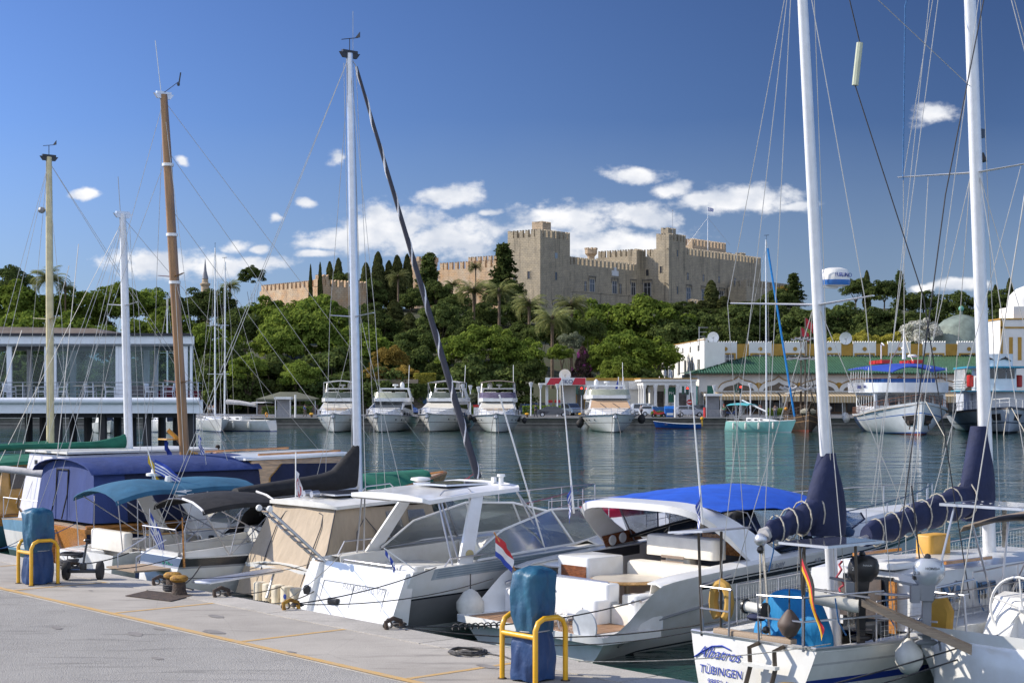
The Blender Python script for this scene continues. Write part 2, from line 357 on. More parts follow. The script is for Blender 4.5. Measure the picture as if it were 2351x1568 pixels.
m = MB(); m.add([(-900,-60,0),(900,-60,0),(900,320,0),(-900,320,0)],[(0,1,2,3)]); struct(m.build('water',water_mat(),smooth=False,fix=False))
SEAB = mat('seabed',(.03,.04,.035),.9)

def concrete_mat(name,c1,c2,sc1=.5,bump=.4):
    m = bpy.data.materials.new(name); m.use_nodes = True; n = m.node_tree.nodes; l = m.node_tree.links; p = n['Principled BSDF']; p.inputs['Roughness'].default_value = .85
    tc = n.new('ShaderNodeTexCoord')
    a = n.new('ShaderNodeTexNoise'); a.inputs['Scale'].default_value = sc1; a.inputs['Detail'].default_value = 8; a.inputs['Roughness'].default_value = .7; l.new(tc.outputs['Object'],a.inputs['Vector'])
    r = n.new('ShaderNodeValToRGB'); r.color_ramp.elements[0].position = .33; r.color_ramp.elements[0].color = (*c2,1); r.color_ramp.elements[1].position = .62; r.color_ramp.elements[1].color = (*c1,1); l.new(a.outputs[0],r.inputs[0])
    g = n.new('ShaderNodeTexNoise'); g.inputs['Scale'].default_value = 55; g.inputs['Detail'].default_value = 3; l.new(tc.outputs['Object'],g.inputs['Vector'])
    gr = n.new('ShaderNodeMapRange'); l.new(g.outputs[0],gr.inputs[0]); gr.inputs[1].default_value = .3; gr.inputs[2].default_value = .7; gr.inputs[3].default_value = .78; gr.inputs[4].default_value = 1.16
    # dark scuffs dragged along the quay
    mp = n.new('ShaderNodeMapping'); mp.inputs['Rotation'].default_value = (0,0,-QA + R(90)); mp.inputs['Scale'].default_value = (.5,3.2,1); l.new(tc.outputs['Object'],mp.inputs[0])
    s_ = n.new('ShaderNodeTexNoise'); s_.inputs['Scale'].default_value = .9; s_.inputs['Detail'].default_value = 7; s_.inputs['Roughness'].default_value = .7; l.new(mp.outputs[0],s_.inputs['Vector'])
    sr = n.new('ShaderNodeMapRange'); l.new(s_.outputs[0],sr.inputs[0]); sr.inputs[1].default_value = .54; sr.inputs[2].default_value = .70; sr.inputs[3].default_value = 1; sr.inputs[4].default_value = .6
    # crazing
    vo = n.new('ShaderNodeTexVoronoi'); vo.feature = 'DISTANCE_TO_EDGE'; vo.inputs['Scale'].default_value = .38; wp = n.new('ShaderNodeMix'); wp.data_type = 'VECTOR'; wp.inputs[0].default_value = .12
    l.new(tc.outputs['Object'],wp.inputs[4]); l.new(a.outputs[1],wp.inputs[5]); l.new(wp.outputs[1],vo.inputs['Vector'])
    vr = n.new('ShaderNodeMapRange'); l.new(vo.outputs[0],vr.inputs[0]); vr.inputs[2].default_value = .003; vr.inputs[3].default_value = .86; vr.inputs[4].default_value = 1
    k = n.new('ShaderNodeMath'); k.operation = 'MULTIPLY'; l.new(gr.outputs[0],k.inputs[0]); l.new(sr.outputs[0],k.inputs[1])
    k2 = n.new('ShaderNodeMath'); k2.operation = 'MULTIPLY'; l.new(k.outputs[0],k2.inputs[0]); l.new(vr.outputs[0],k2.inputs[1])
    vm = n.new('ShaderNodeVectorMath'); vm.operation = 'SCALE'; l.new(r.outputs[0],vm.inputs[0]); l.new(k2.outputs[0],vm.inputs['Scale']); l.new(vm.outputs[0],p.inputs['Base Color'])
    bp = n.new('ShaderNodeBump'); bp.inputs['Strength'].default_value = bump; bp.inputs['Distance'].default_value = .02; l.new(g.outputs[0],bp.inputs['Height']); l.new(bp.outputs[0],p.inputs['Normal'])
    return m
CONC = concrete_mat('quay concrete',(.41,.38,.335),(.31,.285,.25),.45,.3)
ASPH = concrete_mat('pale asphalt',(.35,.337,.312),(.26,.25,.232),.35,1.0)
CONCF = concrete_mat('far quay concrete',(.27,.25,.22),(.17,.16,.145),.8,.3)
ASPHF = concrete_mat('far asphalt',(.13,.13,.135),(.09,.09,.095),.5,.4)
def wquad(m,u0,u1,v0,v1,z0,z1):
    c = [W(u0,v0),W(u1,v0),W(u1,v1),W(u0,v1)]
    m.hexa([(p.x,p.y,z0) for p in c] + [(p.x,p.y,z1) for p in c])
m = MB()
g0 = []
wquad(m,-70,40,-2.64,0,-3,QZ)
o = m.build('quay',CONC,smooth=False); struct(o); bv = o.modifiers.new('b','BEVEL'); bv.width = .03; bv.segments = 2
m = MB(); wquad(m,-70,40,-40,-2.644,-3,QZ - .012); struct(m.build('asphalt_apron',ASPH,smooth=False))
EDGE = concrete_mat('edge slab concrete',(.46,.43,.385),(.34,.32,.285),.7,.3)
for k in range(26):
    m = MB(); wquad(m,-60 + 4 * k,-56.03 + 4 * k,-.72 + .01 * (k % 3),-.03,QZ + .001,QZ + .012); struct(m.build('edge_slab',EDGE,smooth=False))
rs_ = random.Random(5); STN = mat('oil stain',(.17,.16,.15),.8,var=.4,vscale=6,col2=(.27,.25,.23),bump=.2)
m = MB()
for k in range(26):
    u,v,r = rs_.uniform(-12,9),rs_.uniform(-6.5,-.9),rs_.uniform(.03,.13); c = W(u,v,QZ + (.006 if v > -2.6 else -.006)); n_ = 12
    m.add([(c.x + QU.x * r * 2.5 * math.cos(a) * rs_.uniform(.6,1.2) + QV.x * r * math.sin(a),c.y + QU.y * r * 2.5 * math.cos(a) + QV.y * r * math.sin(a) * rs_.uniform(.6,1.2),c.z) for a in [TAU * j / n_ for j in range(n_)]],[tuple(range(n_))])
struct(m.build('pavement_stain',STN,smooth=False,fix=False))
LINEM = mat('worn yellow line',(.55,.33,.09),.8,var=.2,vscale=7,col2=(.44,.33,.2),bump=.3,bscale=60)
def linestrip(name,u0,u1,v0,v1,wob=0):
    m = MB(); n = 60 if wob else 12; vs = []
    rnd = random.Random(3)
    for i in range(n + 1):
        t = i / n; e = rnd.uniform(-1,1) * wob; f = rnd.uniform(-1,1) * wob
        if abs(u1 - u0) > abs(v1 - v0): a = W(u0 + (u1 - u0) * t,v0 + e,QZ + .004); b = W(u0 + (u1 - u0) * t,v1 + f,QZ + .004)
        else: a = W(u0 + e,v0 + (v1 - v0) * t,QZ + .004); b = W(u1 + f,v0 + (v1 - v0) * t,QZ + .004)
        vs += [tuple(a),tuple(b)]
    m.add(vs,[(2 * i,2 * i + 1,2 * i + 3,2 * i + 2) for i in range(n)]); struct(m.build(name,LINEM,smooth=False,fix=False))
linestrip('painted_line',-60,30,-2.63,-2.5,.006)
for uu in (-9.5,-5.6,-1.72,2.15,6.05,9.9): linestrip('painted_line',uu - .05,uu + .05,-2.49,-.25,.004)
# far quay: stone face, kerb, road, pavement
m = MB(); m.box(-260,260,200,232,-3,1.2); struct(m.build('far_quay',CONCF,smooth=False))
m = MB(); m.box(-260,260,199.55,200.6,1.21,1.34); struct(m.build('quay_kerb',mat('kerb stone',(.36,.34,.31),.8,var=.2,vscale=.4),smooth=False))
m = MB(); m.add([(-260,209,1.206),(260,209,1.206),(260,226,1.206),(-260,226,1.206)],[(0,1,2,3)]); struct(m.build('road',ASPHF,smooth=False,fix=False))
m = MB(); m.box(-260,260,207.7,208.0,1.2,1.33); m.box(-260,260,226,226.3,1.2,1.34); struct(m.build('pavement_kerb',mat('kerb stone',(.36,.34,.31),.8),smooth=False))
m = MB()
for k in range(60): m.add([(-200 + k * 6,217,1.211),(-197.5 + k * 6,217,1.211),(-197.5 + k * 6,217.15,1.211),(-200 + k * 6,217.15,1.211)],[(0,1,2,3)])
struct(m.build('road_marking',mat('white road paint',(.6,.6,.58),.7),smooth=False,fix=False))
# dark recesses and old tyres' marks in the quay face: horizontal joints
m = MB()
for z in (.35,.78): m.box(-260,260,199.93,199.96,z,z + .05)
struct(m.build('quay_joint',mat('dark joint',(.05,.05,.045),.9),smooth=False))

def hz(x,y):
    t = max(0,min(1,(y - 236) / 150)); s = t * t * (3 - 2 * t)
    h = 1.15 + 23 * s * (1 if x > -40 else max(.35,1 - (-40 - x) / 90)) * (1 if x < 90 else max(.3,1 - (x - 90) / 140))
    return h + (1.5 * noise.noise(Vector((x * .03,y * .03,0))) * t)
m = MB(); vs = []; fs = []
NX,NY = 90,60
for j in range(NY + 1):
    for i in range(NX + 1):
        x = -420 + 900 * i / NX; y = 231.8 + 500 * (j / NY) ** 1.6; vs.append((x,y,hz(x,y)))
for j in range(NY):
    for i in range(NX): a = j * (NX + 1) + i; fs.append((a,a + 1,a + NX + 2,a + NX + 1))
m.add(vs,fs); struct(m.build('hill',mat('hill scrub',(.035,.05,.018),.95,var=.5,vscale=.3,col2=(.05,.045,.025),bump=1,bscale=1.5),fix=False))
m = MB(); m.add([(-900,600,1),(900,600,1),(900,3000,1),(-900,3000,1)],[(0,1,2,3)]); struct(m.build('land',MATS['hill scrub'],smooth=False,fix=False))

# ================================================================ castle
def stone_mat(name,c1,c2,c3,scale=1.0,streak=.5,d=(.616,.788)):
    m = bpy.data.materials.new(name); m.use_nodes = True; n = m.node_tree.nodes; l = m.node_tree.links; p = n['Principled BSDF']; p.inputs['Roughness'].default_value = .9
    tc = n.new('ShaderNodeTexCoord'); sp = n.new('ShaderNodeSeparateXYZ'); l.new(tc.outputs['Object'],sp.inputs[0])
    ad = n.new('ShaderNodeMath'); l.new(sp.outputs[0],ad.inputs[0]); l.new(sp.outputs[1],ad.inputs[1])
    cb = n.new('ShaderNodeCombineXYZ'); l.new(ad.outputs[0],cb.inputs[0]); l.new(sp.outputs[2],cb.inputs[1])
    br = n.new('ShaderNodeTexBrick'); br.inputs['Scale'].default_value = 1.0 / scale; br.inputs['Brick Width'].default_value = .95; br.inputs['Row Height'].default_value = .45; br.inputs['Mortar Size'].default_value = .035
    br.inputs['Color1'].default_value = (*c1,1); br.inputs['Color2'].default_value = (*c2,1); br.inputs['Mortar'].default_value = (*[c * .72 for c in c2],1); l.new(cb.outputs[0],br.inputs['Vector'])
    nz = n.new('ShaderNodeTexNoise'); nz.inputs['Scale'].default_value = .35; nz.inputs['Detail'].default_value = 7; nz.inputs['Roughness'].default_value = .7; l.new(tc.outputs['Object'],nz.inputs['Vector'])
    mr = n.new('ShaderNodeMapRange'); l.new(nz.outputs[0],mr.inputs[0]); mr.inputs[1].default_value = .35; mr.inputs[2].default_value = .68
    mx = n.new('ShaderNodeMix'); mx.data_type = 'RGBA'; l.new(mr.outputs[0],mx.inputs[0]); l.new(br.outputs[0],mx.inputs[6])
    m2 = n.new('ShaderNodeMix'); m2.data_type = 'RGBA'; m2.blend_type = 'MULTIPLY'; m2.inputs[0].default_value = 1; l.new(br.outputs[0],m2.inputs[6]); m2.inputs[7].default_value = (*c3,1); l.new(m2.outputs[2],mx.inputs[7])
    mp = n.new('ShaderNodeMapping'); mp.inputs['Scale'].default_value = (1.1,.07,1); l.new(cb.outputs[0],mp.inputs[0])
    st = n.new('ShaderNodeTexNoise'); st.inputs['Scale'].default_value = .8; st.inputs['Detail'].default_value = 5; st.inputs['Roughness'].default_value = .7; l.new(mp.outputs[0],st.inputs['Vector'])
    sr = n.new('ShaderNodeMapRange'); l.new(st.outputs[0],sr.inputs[0]); sr.inputs[1].default_value = .52; sr.inputs[2].default_value = .72; sr.inputs[3].default_value = 1; sr.inputs[4].default_value = 1 - streak
    vm = n.new('ShaderNodeVectorMath'); vm.operation = 'SCALE'; l.new(mx.outputs[2],vm.inputs[0]); l.new(sr.outputs[0],vm.inputs['Scale']); l.new(vm.outputs[0],p.inputs['Base Color'])
    bp = n.new('ShaderNodeBump'); bp.inputs['Strength'].default_value = .6; bp.inputs['Distance'].default_value = .05; l.new(br.outputs[1],bp.inputs['Height']); bp.invert = True; l.new(bp.outputs[0],p.inputs['Normal'])
    return m
STONE = stone_mat('castle limestone',(.47,.385,.265),(.39,.325,.235),(.68,.70,.72),1,.6)
STONEP = stone_mat('pinkish limestone',(.52,.40,.275),(.43,.335,.235),(.86,.82,.76),1,.25)
STONEO = stone_mat('orange stained limestone',(.56,.44,.30),(.46,.37,.27),(1,.74,.52),1,.35)
WOODW = mat('dark window',(.03,.03,.035),.3); WMULL = mat('pale stone mullion',(.40,.39,.38),.8)

class Castle:
    def __init__(s,name,label,ox,oy,deg,z0=0):
        s.t = thing(name,label,'castle',(ox,oy,0),R(deg)); s.o = Vector((ox,oy)); s.a = R(deg)
    def loc(s,px,Y):
        p = Vector((X(px,Y),Y)) - s.o; c,q = math.cos(s.a),math.sin(s.a); return (p.x * c + p.y * q,-p.x * q + p.y * c)
def merlons(m,x0,y0,x1,y1,zt,pitch=1.85,mw=1.0,th=.7,mh=1.95,nrm=(0,0)):
    """swallow-tailed battlements along a wall top"""
    d = Vector((x1 - x0,y1 - y0)); L = d.length; d.normalize(); n = max(1,round(L / pitch)); p = L / n
    q = Vector((-d.y,d.x)) * th / 2
    for i in range(n + 1):
        c = min(max(i * p,mw / 2),L - mw / 2); a0 = Vector((x0,y0)) + d * (c - mw / 2); a1 = Vector((x0,y0)) + d * (c + mw / 2); am = (a0 + a1) / 2
        k = [(a0,zt),(a1,zt),(a1,zt + mh),(am,zt + mh - .42),(a0,zt + mh)]
        m.slab([(v.x - q.x,v.y - q.y,z) for v,z in k],(2 * q.x,2 * q.y,0))
def block(C,name,x0,x1,y0,y1,z0,z1,mt=None,mer=True,sides='lfbr',corn=0,pitch=1.85,mh=1.95):
    """solid masonry block whose parapet is crenellated on the named sides"""
    m = MB(); m.box(x0,x1,y0,y1,z0,z1)
    if corn: m.box(x0 - .18,x1 + .18,y0 - .18,y1 + .18,z1 - corn,z1 - corn + .35)
    t = .35
    if mer:
        if 'f' in sides: merlons(m,x0,y0 + t,x1,y0 + t,z1,pitch,mh=mh)
        if 'b' in sides: merlons(m,x0,y1 - t,x1,y1 - t,z1,pitch,mh=mh)
        if 'l' in sides: merlons(m,x0 + t,y0 + .7,x0 + t,y1 - .7,z1,pitch,mh=mh)
        if 'r' in sides: merlons(m,x1 - t,y0 + .7,x1 - t,y1 - .7,z1,pitch,mh=mh)
    return m.build(name,mt or STONE,C.t,smooth=False)
def cwin(C,face,a,b,z,w=1.1,h=2,cross=True,sur=True,hood=False):
    """window on a face: 'f' = wall y=b facing -y at x=a ; 'l' = wall x=b facing -x at y=a"""
    m = MB()
    def bx(a0,a1,d0,d1,z0,z1,mi):
        if face == 'f': m.box(a + a0,a + a1,b - d1,b - d0,z + z0,z + z1,mi)
        else: m.box(b - d1,b - d0,a + a0,a + a1,z + z0,z + z1,mi)
    bx(-w / 2,w / 2,.003,.03,0,h,0)
    if cross:
        bx(-.07,.07,.03,.09,0,h,1); bx(-w / 2,w / 2,.03,.09,h * .66 - .06,h * .66 + .06,1)
    s_ = .16
    if sur:
        bx(-w / 2 - s_,-w / 2,.003,.10,-.1,h + s_,1 if hood else 2); bx(w / 2,w / 2 + s_,.003,.10,-.1,h + s_,1 if hood else 2)
        bx(-w / 2 - s_,w / 2 + s_,.003,.14,h,h + s_,2)
    if hood:
        bx(-w / 2 - .6,w / 2 + .6,.003,.32,h + .75,h + .92,3); bx(-w / 2 - .6,w / 2 + .6,.003,.28,-.32,-.1,3)
        bx(-w / 2 - .6,-w / 2 - .48,.003,.2,h - .5,h + .75,3); bx(w / 2 + .48,w / 2 + .6,.003,.2,h - .5,h + .75,3)
    return m.build('window',[WOODW,WMULL,STONE,mat('grey moulding',(.17,.155,.14),.9)],C.t,smooth=False)
C = Castle('castle','large crenellated stone palace with two square towers on the wooded hill',7.1,400,52)
block(C,'tower',0,12.7,0,10.4,14,43.3,corn=0,pitch=1.9)
block(C,'turret',5.2,8.8,3.2,6.6,43.3,47.3,STONEP,pitch=.9,mh=.5)
# long wall east of the first tower
block(C,'curtain_wall',12.7,44.4,.7,12,14,37.3,sides='f')
m = MB(); m.box(12.7,47.1,.25,.7,14,30.2); m.box(12.7,47.1,.1,.7,30.2,30.5); m.build('plinth',STONE,C.t,smooth=False)
block(C,'palace_wing',44.4,47.2,.5,14,14,41.4,sides='lf')
block(C,'palace_wing',47.2,56.0,-4.05,12,14,41.3,sides='lf')
block(C,'tower',47.2,55.9,-8.1,-4.05,14,45.4,pitch=1.7)
block(C,'turret',49.2,53.2,-6.6,-4.3,45.4,48.6,pitch=.8,mh=.5)
block(C,'palace_wing',55.9,98.3,-7.9,8,14,42.1,sides='fr')
block(C,'keep',75,94,1.5,9,42,46.6,STONEP,sides='lfr')
m = MB(); m.box(74.8,94.2,1.3,9.2,43.9,44.2); m.build('string_course',STONE,C.t,smooth=False)
block(C,'turret',89,92,-1.6,.6,42,44.7,STONEP,pitch=.8,mh=.6)
block(C,'turret',92.5,95,-4.6,-2.5,42,44.7,pitch=.8,mh=.6)
block(C,'outer_wall',78,108,-14.5,-8.5,12,34.2,sides='flr')
block(C,'outer_wall',47,66,-15.5,-14.5,12,27.2,sides='fl')
# inner ranges seen above the long wall
block(C,'inner_range',22,43,14,24,20,39.6,STONEP,mer=False)
m = MB(); m.hexa([(21.8,13.8,39.6),(43.2,13.8,39.6),(43.2,24.2,39.6),(21.8,24.2,39.6),(21.8,18.8,40.6),(43.2,18.8,40.6),(43.2,19.2,40.6),(21.8,19.2,40.6)]); m.build('roof',mat('roof slabs',(.36,.27,.2),.9),C.t,smooth=False)
m = MB(); m.lathe([(1.0,39),(1.0,41.5),(1.7,42.3),(1.7,43.4)],(40,12.6,0),8)
for k in range(8): m.box(40 + 1.45 * math.cos(TAU * k / 8) - .28,40 + 1.45 * math.cos(TAU * k / 8) + .28,12.6 + 1.45 * math.sin(TAU * k / 8) - .28,12.6 + 1.45 * math.sin(TAU * k / 8) + .28,43.4,43.9)
m.build('turret',STONEP,C.t,smooth=False)
# west range, stepping back to the left
block(C,'curtain_wall',2.5,9,10.4,36,14,36.6,STONEO,sides='l')
block(C,'inner_range',9.5,17,14,32,20,38.4,STONEP,sides='l')
block(C,'tower',10,15,8,12,30,41.6,STONEP,pitch=1,mh=.7)
m = MB(); m.lathe([(4.1,14),(3.9,38.2),(4.1,38.4),(4.1,39.4)],(6,44.5,0),20)
for k in range(14): a = TAU * k / 14; m.box(6 + 3.7 * math.cos(a) - .45,6 + 3.7 * math.cos(a) + .45,44.5 + 3.7 * math.sin(a) - .45,44.5 + 3.7 * math.sin(a) + .45,39.4,40.6)
m.build('round_tower',STONEO,C.t,smooth=False)
# windows: first tower
for (f,a,b,z,w,h,cr,hd) in [('l',8.2,0,32.2,.8,1.7,0,0),('l',3.6,0,32.8,.8,1.9,0,0),('l',3.4,0,23.3,1.3,2.9,1,0),
        ('f',6.6,0,32.7,.9,2,0,0),('f',6.6,0,23.2,2,3.6,1,1),('f',6.7,0,17.3,1.5,2.5,1,0),
        ('f',20.5,.7,30.6,1,2.5,1,0),('f',23.5,.7,30.6,1.9,3.2,1,1),('f',34,.7,30.7,1.9,3.2,1,1),('f',36.8,.7,30.7,1,2.6,1,0),('f',43,.7,30.7,1.9,3.3,1,1),
        ('f',23.5,.25,22.2,.6,3,0,0),('f',26.5,.25,22.2,.6,3,0,0),('f',13.3,.7,33,.7,2.2,0,0),
        ('l',-1.2,47.2,30.5,2.1,3.6,1,1),('l',-1.2,47.2,36,.9,1.7,0,0),('l',-5.6,47.2,36.6,.7,1.8,0,0),('l',-5.8,47.2,26.5,.6,1.8,0,0),
        ('f',51.5,-8.1,41.2,.7,1.8,0,0),('f',51.5,-8.1,31,.7,2,0,0),('f',57.2,-7.9,35.2,1,1.9,1,0),('f',65.5,-7.9,35.2,1,1.9,1,0),('f',74,-7.9,35.2,1,1.9,1,0),('f',83,-7.9,35.2,1,1.9,1,0),
        ('f',57.6,-7.9,29.2,2,3.8,1,1),('f',65.7,-7.9,29.2,2,3.8,1,1),('f',75.5,-7.9,29.2,2,3.8,1,1),('f',84,-7.9,31.4,2,2.4,1,1),('f',91.5,-7.9,31.4,2,2.4,1,1),
        ('f',85,-14.5,23.2,1.8,3,1,0),('f',94.5,-14.5,23.2,1.8,3,1,0),('f',101.5,-14.5,23.2,1.8,3,1,0),('f',57,-7.9,23.5,1.1,1.7,0,0),('f',62.7,-7.9,21.4,1.2,2.6,0,0)]:
    cwin(C,f,a,b,z,w,h,cr,True,hd)
m = MB(); m.box(32.6,35.6,.45,.697,35.3,36.7); m.box(33.6,34.6,.45,.697,36.7,37.6); m.build('stone_plaque',mat('white marble',(.6,.6,.6),.6),C.t,smooth=False)
m = MB(); m.box(6.1,7.2,-.1,-.003,38.2,39.6); m.build('stone_plaque',mat('grey marble',(.25,.29,.32),.6),C.t,smooth=False)
m = MB()
for (x,y) in ((55.5,-6.2),): pass
for y in (-7.3,): m.box(46,47.2,y - .12,y + .12,33.6,33.85); m.box(46.4,47.2,-7.9,-7.7,43,43.2)
m.build('water_spout',STONE,C.t,smooth=False)
p = at(1625,540,460); fp = thing('flagpole','tall white flagpole with a small blue and white flag above the castle keep','flagpole',(p.x,p.y,45))
part('pole',MASTW,fp,lambda m: m.tube([(0,0,0),(0,0,12.6)],.12,r2=.06)); flag(fp,(0.05,0,12.4),1.1,1.7,greek,[FB,FW],drop=.15)
part('guy_wire',WIRE,fp,lambda m: (m.tube([(0,0,9.5),(-6,0,1.5)],.03,4),m.tube([(0,0,9.5),(6.5,0,1.5)],.03,4)))
m = MB(); m.tube([(0,0,0),(0,0,6.5)],.06,5); m.ball((0,0,6.5),.2,n=6); o = m.build('lightning_rod',WIRE); o.location = at(1544,522,436); o.location.z = 47.4; tag(o,'thin grey lightning rod standing on the castle turret','rod')
# the lower fort to the left
C2 = Castle('fortress_wall','low crenellated bastion wall with orange stains above the trees left of the palace',X(738,350),350,40)
block(C2,'bastion',0,12,0,26,14,27.6,STONEO,sides='lf',pitch=1.7,mh=1.5)
block(C2,'bastion',-.1,2,.2,3,27.6,29.2,STONEO,sides='lf',pitch=1.7,mh=1)
C2.t['category'] = 'fortress'
# minaret between the masts
q = at(471,660,520); mt = thing('minaret','slender stone minaret with a pointed top rising behind the trees','minaret',(q.x,q.y,7.5))
part('shaft',STONEP,mt,lambda m: m.lathe([(1.5,0),(1.5,24),(2.4,25),(2.4,26.6),(1.4,26.7),(1.3,31),(1.7,31.5),(1.7,32),(1.1,32.2),(.9,33.5)],n=12))
part('spire',mat('lead grey',(.2,.2,.22),.5),mt,lambda m: m.lathe([(1.1,33.5),(.5,36),(.06,40)],n=12))

# ================================================================ market building
WHW = mat('whitewashed wall',(.70,.69,.66),.85,var=.05,vscale=.8,bump=.3,bscale=2)
OCH = mat('ochre plaster',(.42,.24,.045),.85,var=.12,vscale=1)
def tile_mat():
    m = bpy.data.materials.new('green roof tiles'); m.use_nodes = True; n = m.node_tree.nodes; l = m.node_tree.links; p = n['Principled BSDF']; p.inputs['Roughness'].default_value = .45
    tc = n.new('ShaderNodeTexCoord'); sp = n.new('ShaderNodeSeparateXYZ'); l.new(tc.outputs['Object'],sp.inputs[0])
    def f(o,k,s=1):
        a = n.new('ShaderNodeMath'); a.operation = 'MULTIPLY'; l.new(o,a.inputs[0]); a.inputs[1].default_value = k
        b = n.new('ShaderNodeMath'); b.operation = 'SINE'; l.new(a.outputs[0],b.inputs[0]); return b.outputs[0]
    nz = n.new('ShaderNodeTexNoise'); nz.inputs['Scale'].default_value = 1.4; nz.inputs['Detail'].default_value = 6; l.new(tc.outputs['Object'],nz.inputs['Vector'])
    r = n.new('ShaderNodeValToRGB'); r.color_ramp.elements[0].position = .35; r.color_ramp.elements[0].color = (.014,.06,.024,1); r.color_ramp.elements[1].position = .7; r.color_ramp.elements[1].color = (.035,.11,.055,1); l.new(nz.outputs[0],r.inputs[0])
    l.new(r.outputs[0],p.inputs['Base Color']); return m
GTILE = tile_mat()
MK = thing('market_hall','long white market hall with green tiled roof and ochre trimmed windows','market building',(0,0,0))
YM = 240; YU = 252
xl,xr = X(1605,YM),X(2335,YM)
part('arcade_wall',WHW,MK,lambda m: m.box(xl,xr,YM,YM + 30,1.2,7.3),smooth=False)
ul,ur = X(1612,YU),X(2330,YU); zt = Z(783,YU)
part('upper_wall',WHW,MK,lambda m: m.box(ul,ur,YU,YU + 25,7,zt - .9),smooth=False)
# scalloped parapet between ochre panels
def parapet(m):
    n = 9; w = (ur - ul) / n
    for i in range(n):
        a = ul + w * i + 1.9; b = ul + w * (i + 1); k = 9; pts = [(a,YU - .1,zt - 3.0)] ; pts += [(b,YU - .1,zt - 3.0)]
        top = []
        for j in range(k * 2 + 1):
            t = j / (2 * k); top.append((b + (a - b) * t,YU - .1,zt - (.0 if j % 2 == 0 else .32)))
        m.slab(pts + top,(0,.5,0))
part('parapet',WHW,MK,parapet,smooth=False)
for i in range(9):
    w = (ur - ul) / 9; a = ul + w * i
    part('ochre_panel',OCH,MK,lambda m: m.box(a + .02,a + 1.88,YU - .02,YU + .4,zt - 3.0,zt - .45),smooth=False)
    c = a + 1.9 + (w - 1.9) / 2; f = part('window',OCH,MK,lambda m: m.box(c - 1.6,c + 1.6,YU - .2,YU - .103,zt - 3.6,zt - 1.9),smooth=False)
    part('pane',GLASSD,f,lambda m: m.box(c - 1.3,c + 1.3,YU - .23,YU - .203,zt - 3.35,zt - 2.15),smooth=False)
    part('frame',WHITEP,f,lambda m: [m.box(c + x - .05,c + x + .05,YU - .26,YU - .233,zt - 3.35,zt - 2.15) for x in (-.62,0,.62)] + [m.box(c - 1.3,c + 1.3,YU - .258,YU - .235,zt - 2.82,zt - 2.74)] if i % 3 == 0 else m.box(c - .05,c + .05,YU - .26,YU - .233,zt - 3.35,zt - 2.15),smooth=False)
    part('roundel',OCH,MK,lambda m: m.lathe([(.32,-.2),(.32,-.103)],(c,YU,zt - 1.25),14,axis='y'))
def groof(m):
    ze,zr = 7.35,10.2; ye,yr = YM - 1.6,YU; x0 = X(1590,YM) - .4; x1 = X(1722,YU); x2 = xr
    nrow = 9; dx = .42
    # front slope with round ribs, built as a corrugated sheet
    nx = int((x2 - x0) / (dx / 4)); rows = []
    for r_ in range(nrow + 1):
        t = r_ / nrow; row = []
        for i in range(nx + 1):
            x = x0 + (x2 - x0) * i / nx; xs = x0 + (x1 - x0) * t; xx = max(x,xs)
            row.append((xx,ye + (yr - ye) * t,ze + (zr - ze) * t + .13 * math.cos(TAU * x / dx)))
        rows.append(row)
        if 0 < r_ < nrow: rows.append([(p[0],p[1],p[2] - .09) for p in row])
    m.patch(rows,.15)
    m.add([(x0,ye,ze - .02),(x1,yr,zr),(x0,yr + 8,ze)],[(0,1,2)])
part('roof',GTILE,MK,groof,smooth=False)
part('eave',mat('brown eave',(.10,.05,.03),.8),MK,lambda m: m.box(X(1590,YM) - .4,xr,YM - 1.55,YM,7.06,7.2),smooth=False)
# arcade: ogee arches, roundels, shop fronts below a striped awning
arx = [1695,1788,1880,1972,2065,2157,2250]
for k,ax in enumerate(arx):
    cx = X(ax,YM); pts = []
    for i in range(21):
        t = -1 + i / 10; pts.append((cx + 3.0 * t,YM - .06,4.9 + 1.25 * math.sqrt(max(0,1 - t * t)) + .55 * max(0,1 - abs(t) * 3) ** 1.5))
    a = part('arch',WHW,MK,lambda m: m.slab([(cx - 3.0,YM - .06,4.4)] + pts + [(cx + 3.0,YM - .06,4.4)],(0,-.06,0)),smooth=False)
    part('arch_moulding',OCH,a,lambda m: m.tube([(p[0],p[1] - .1,p[2] + .16) for p in pts],.06,4))
    ins = [(cx + (p[0] - cx) * .8,YM - .125,4.55 + (p[2] - 4.75) * .72) for p in pts]
    part('fanlight',mat('fanlight dark',(.12,.09,.06),.5),a,lambda m: m.slab(ins,(0,-.02,0)),smooth=False)
    b = cx + X(46,YM) - X(0,YM) if False else cx + 46 / CF * YM
    part('roundel',OCH,MK,lambda m: m.lathe([(.62,-.1),(.62,-.003)],(b,YM,5.3),16,axis='y'))
AWN = bpy.data.materials.new('striped awning'); AWN.use_nodes = True
def stripes(m,c1,c2,k,axis=0):
    n = m.node_tree.nodes; l = m.node_tree.links; p = n['Principled BSDF']; p.inputs['Roughness'].default_value = .9
    tc = n.new('ShaderNodeTexCoord'); sp = n.new('ShaderNodeSeparateXYZ'); l.new(tc.outputs['Object'],sp.inputs[0])
    a = n.new('ShaderNodeMath'); a.operation = 'MULTIPLY'; a.inputs[1].default_value = k; l.new(sp.outputs[axis],a.inputs[0])
    b = n.new('ShaderNodeMath'); b.operation = 'FRACT'; l.new(a.outputs[0],b.inputs[0]); c = n.new('ShaderNodeMath'); c.operation = 'GREATER_THAN'; c.inputs[1].default_value = .5; l.new(b.outputs[0],c.inputs[0])
    x = n.new('ShaderNodeMix'); x.data_type = 'RGBA'; x.inputs[6].default_value = (*c1,1); x.inputs[7].default_value = (*c2,1); l.new(c.outputs[0],x.inputs[0]); l.new(x.outputs[2],p.inputs['Base Color'])
stripes(AWN,(.50,.42,.30),(.38,.27,.14),2.2)
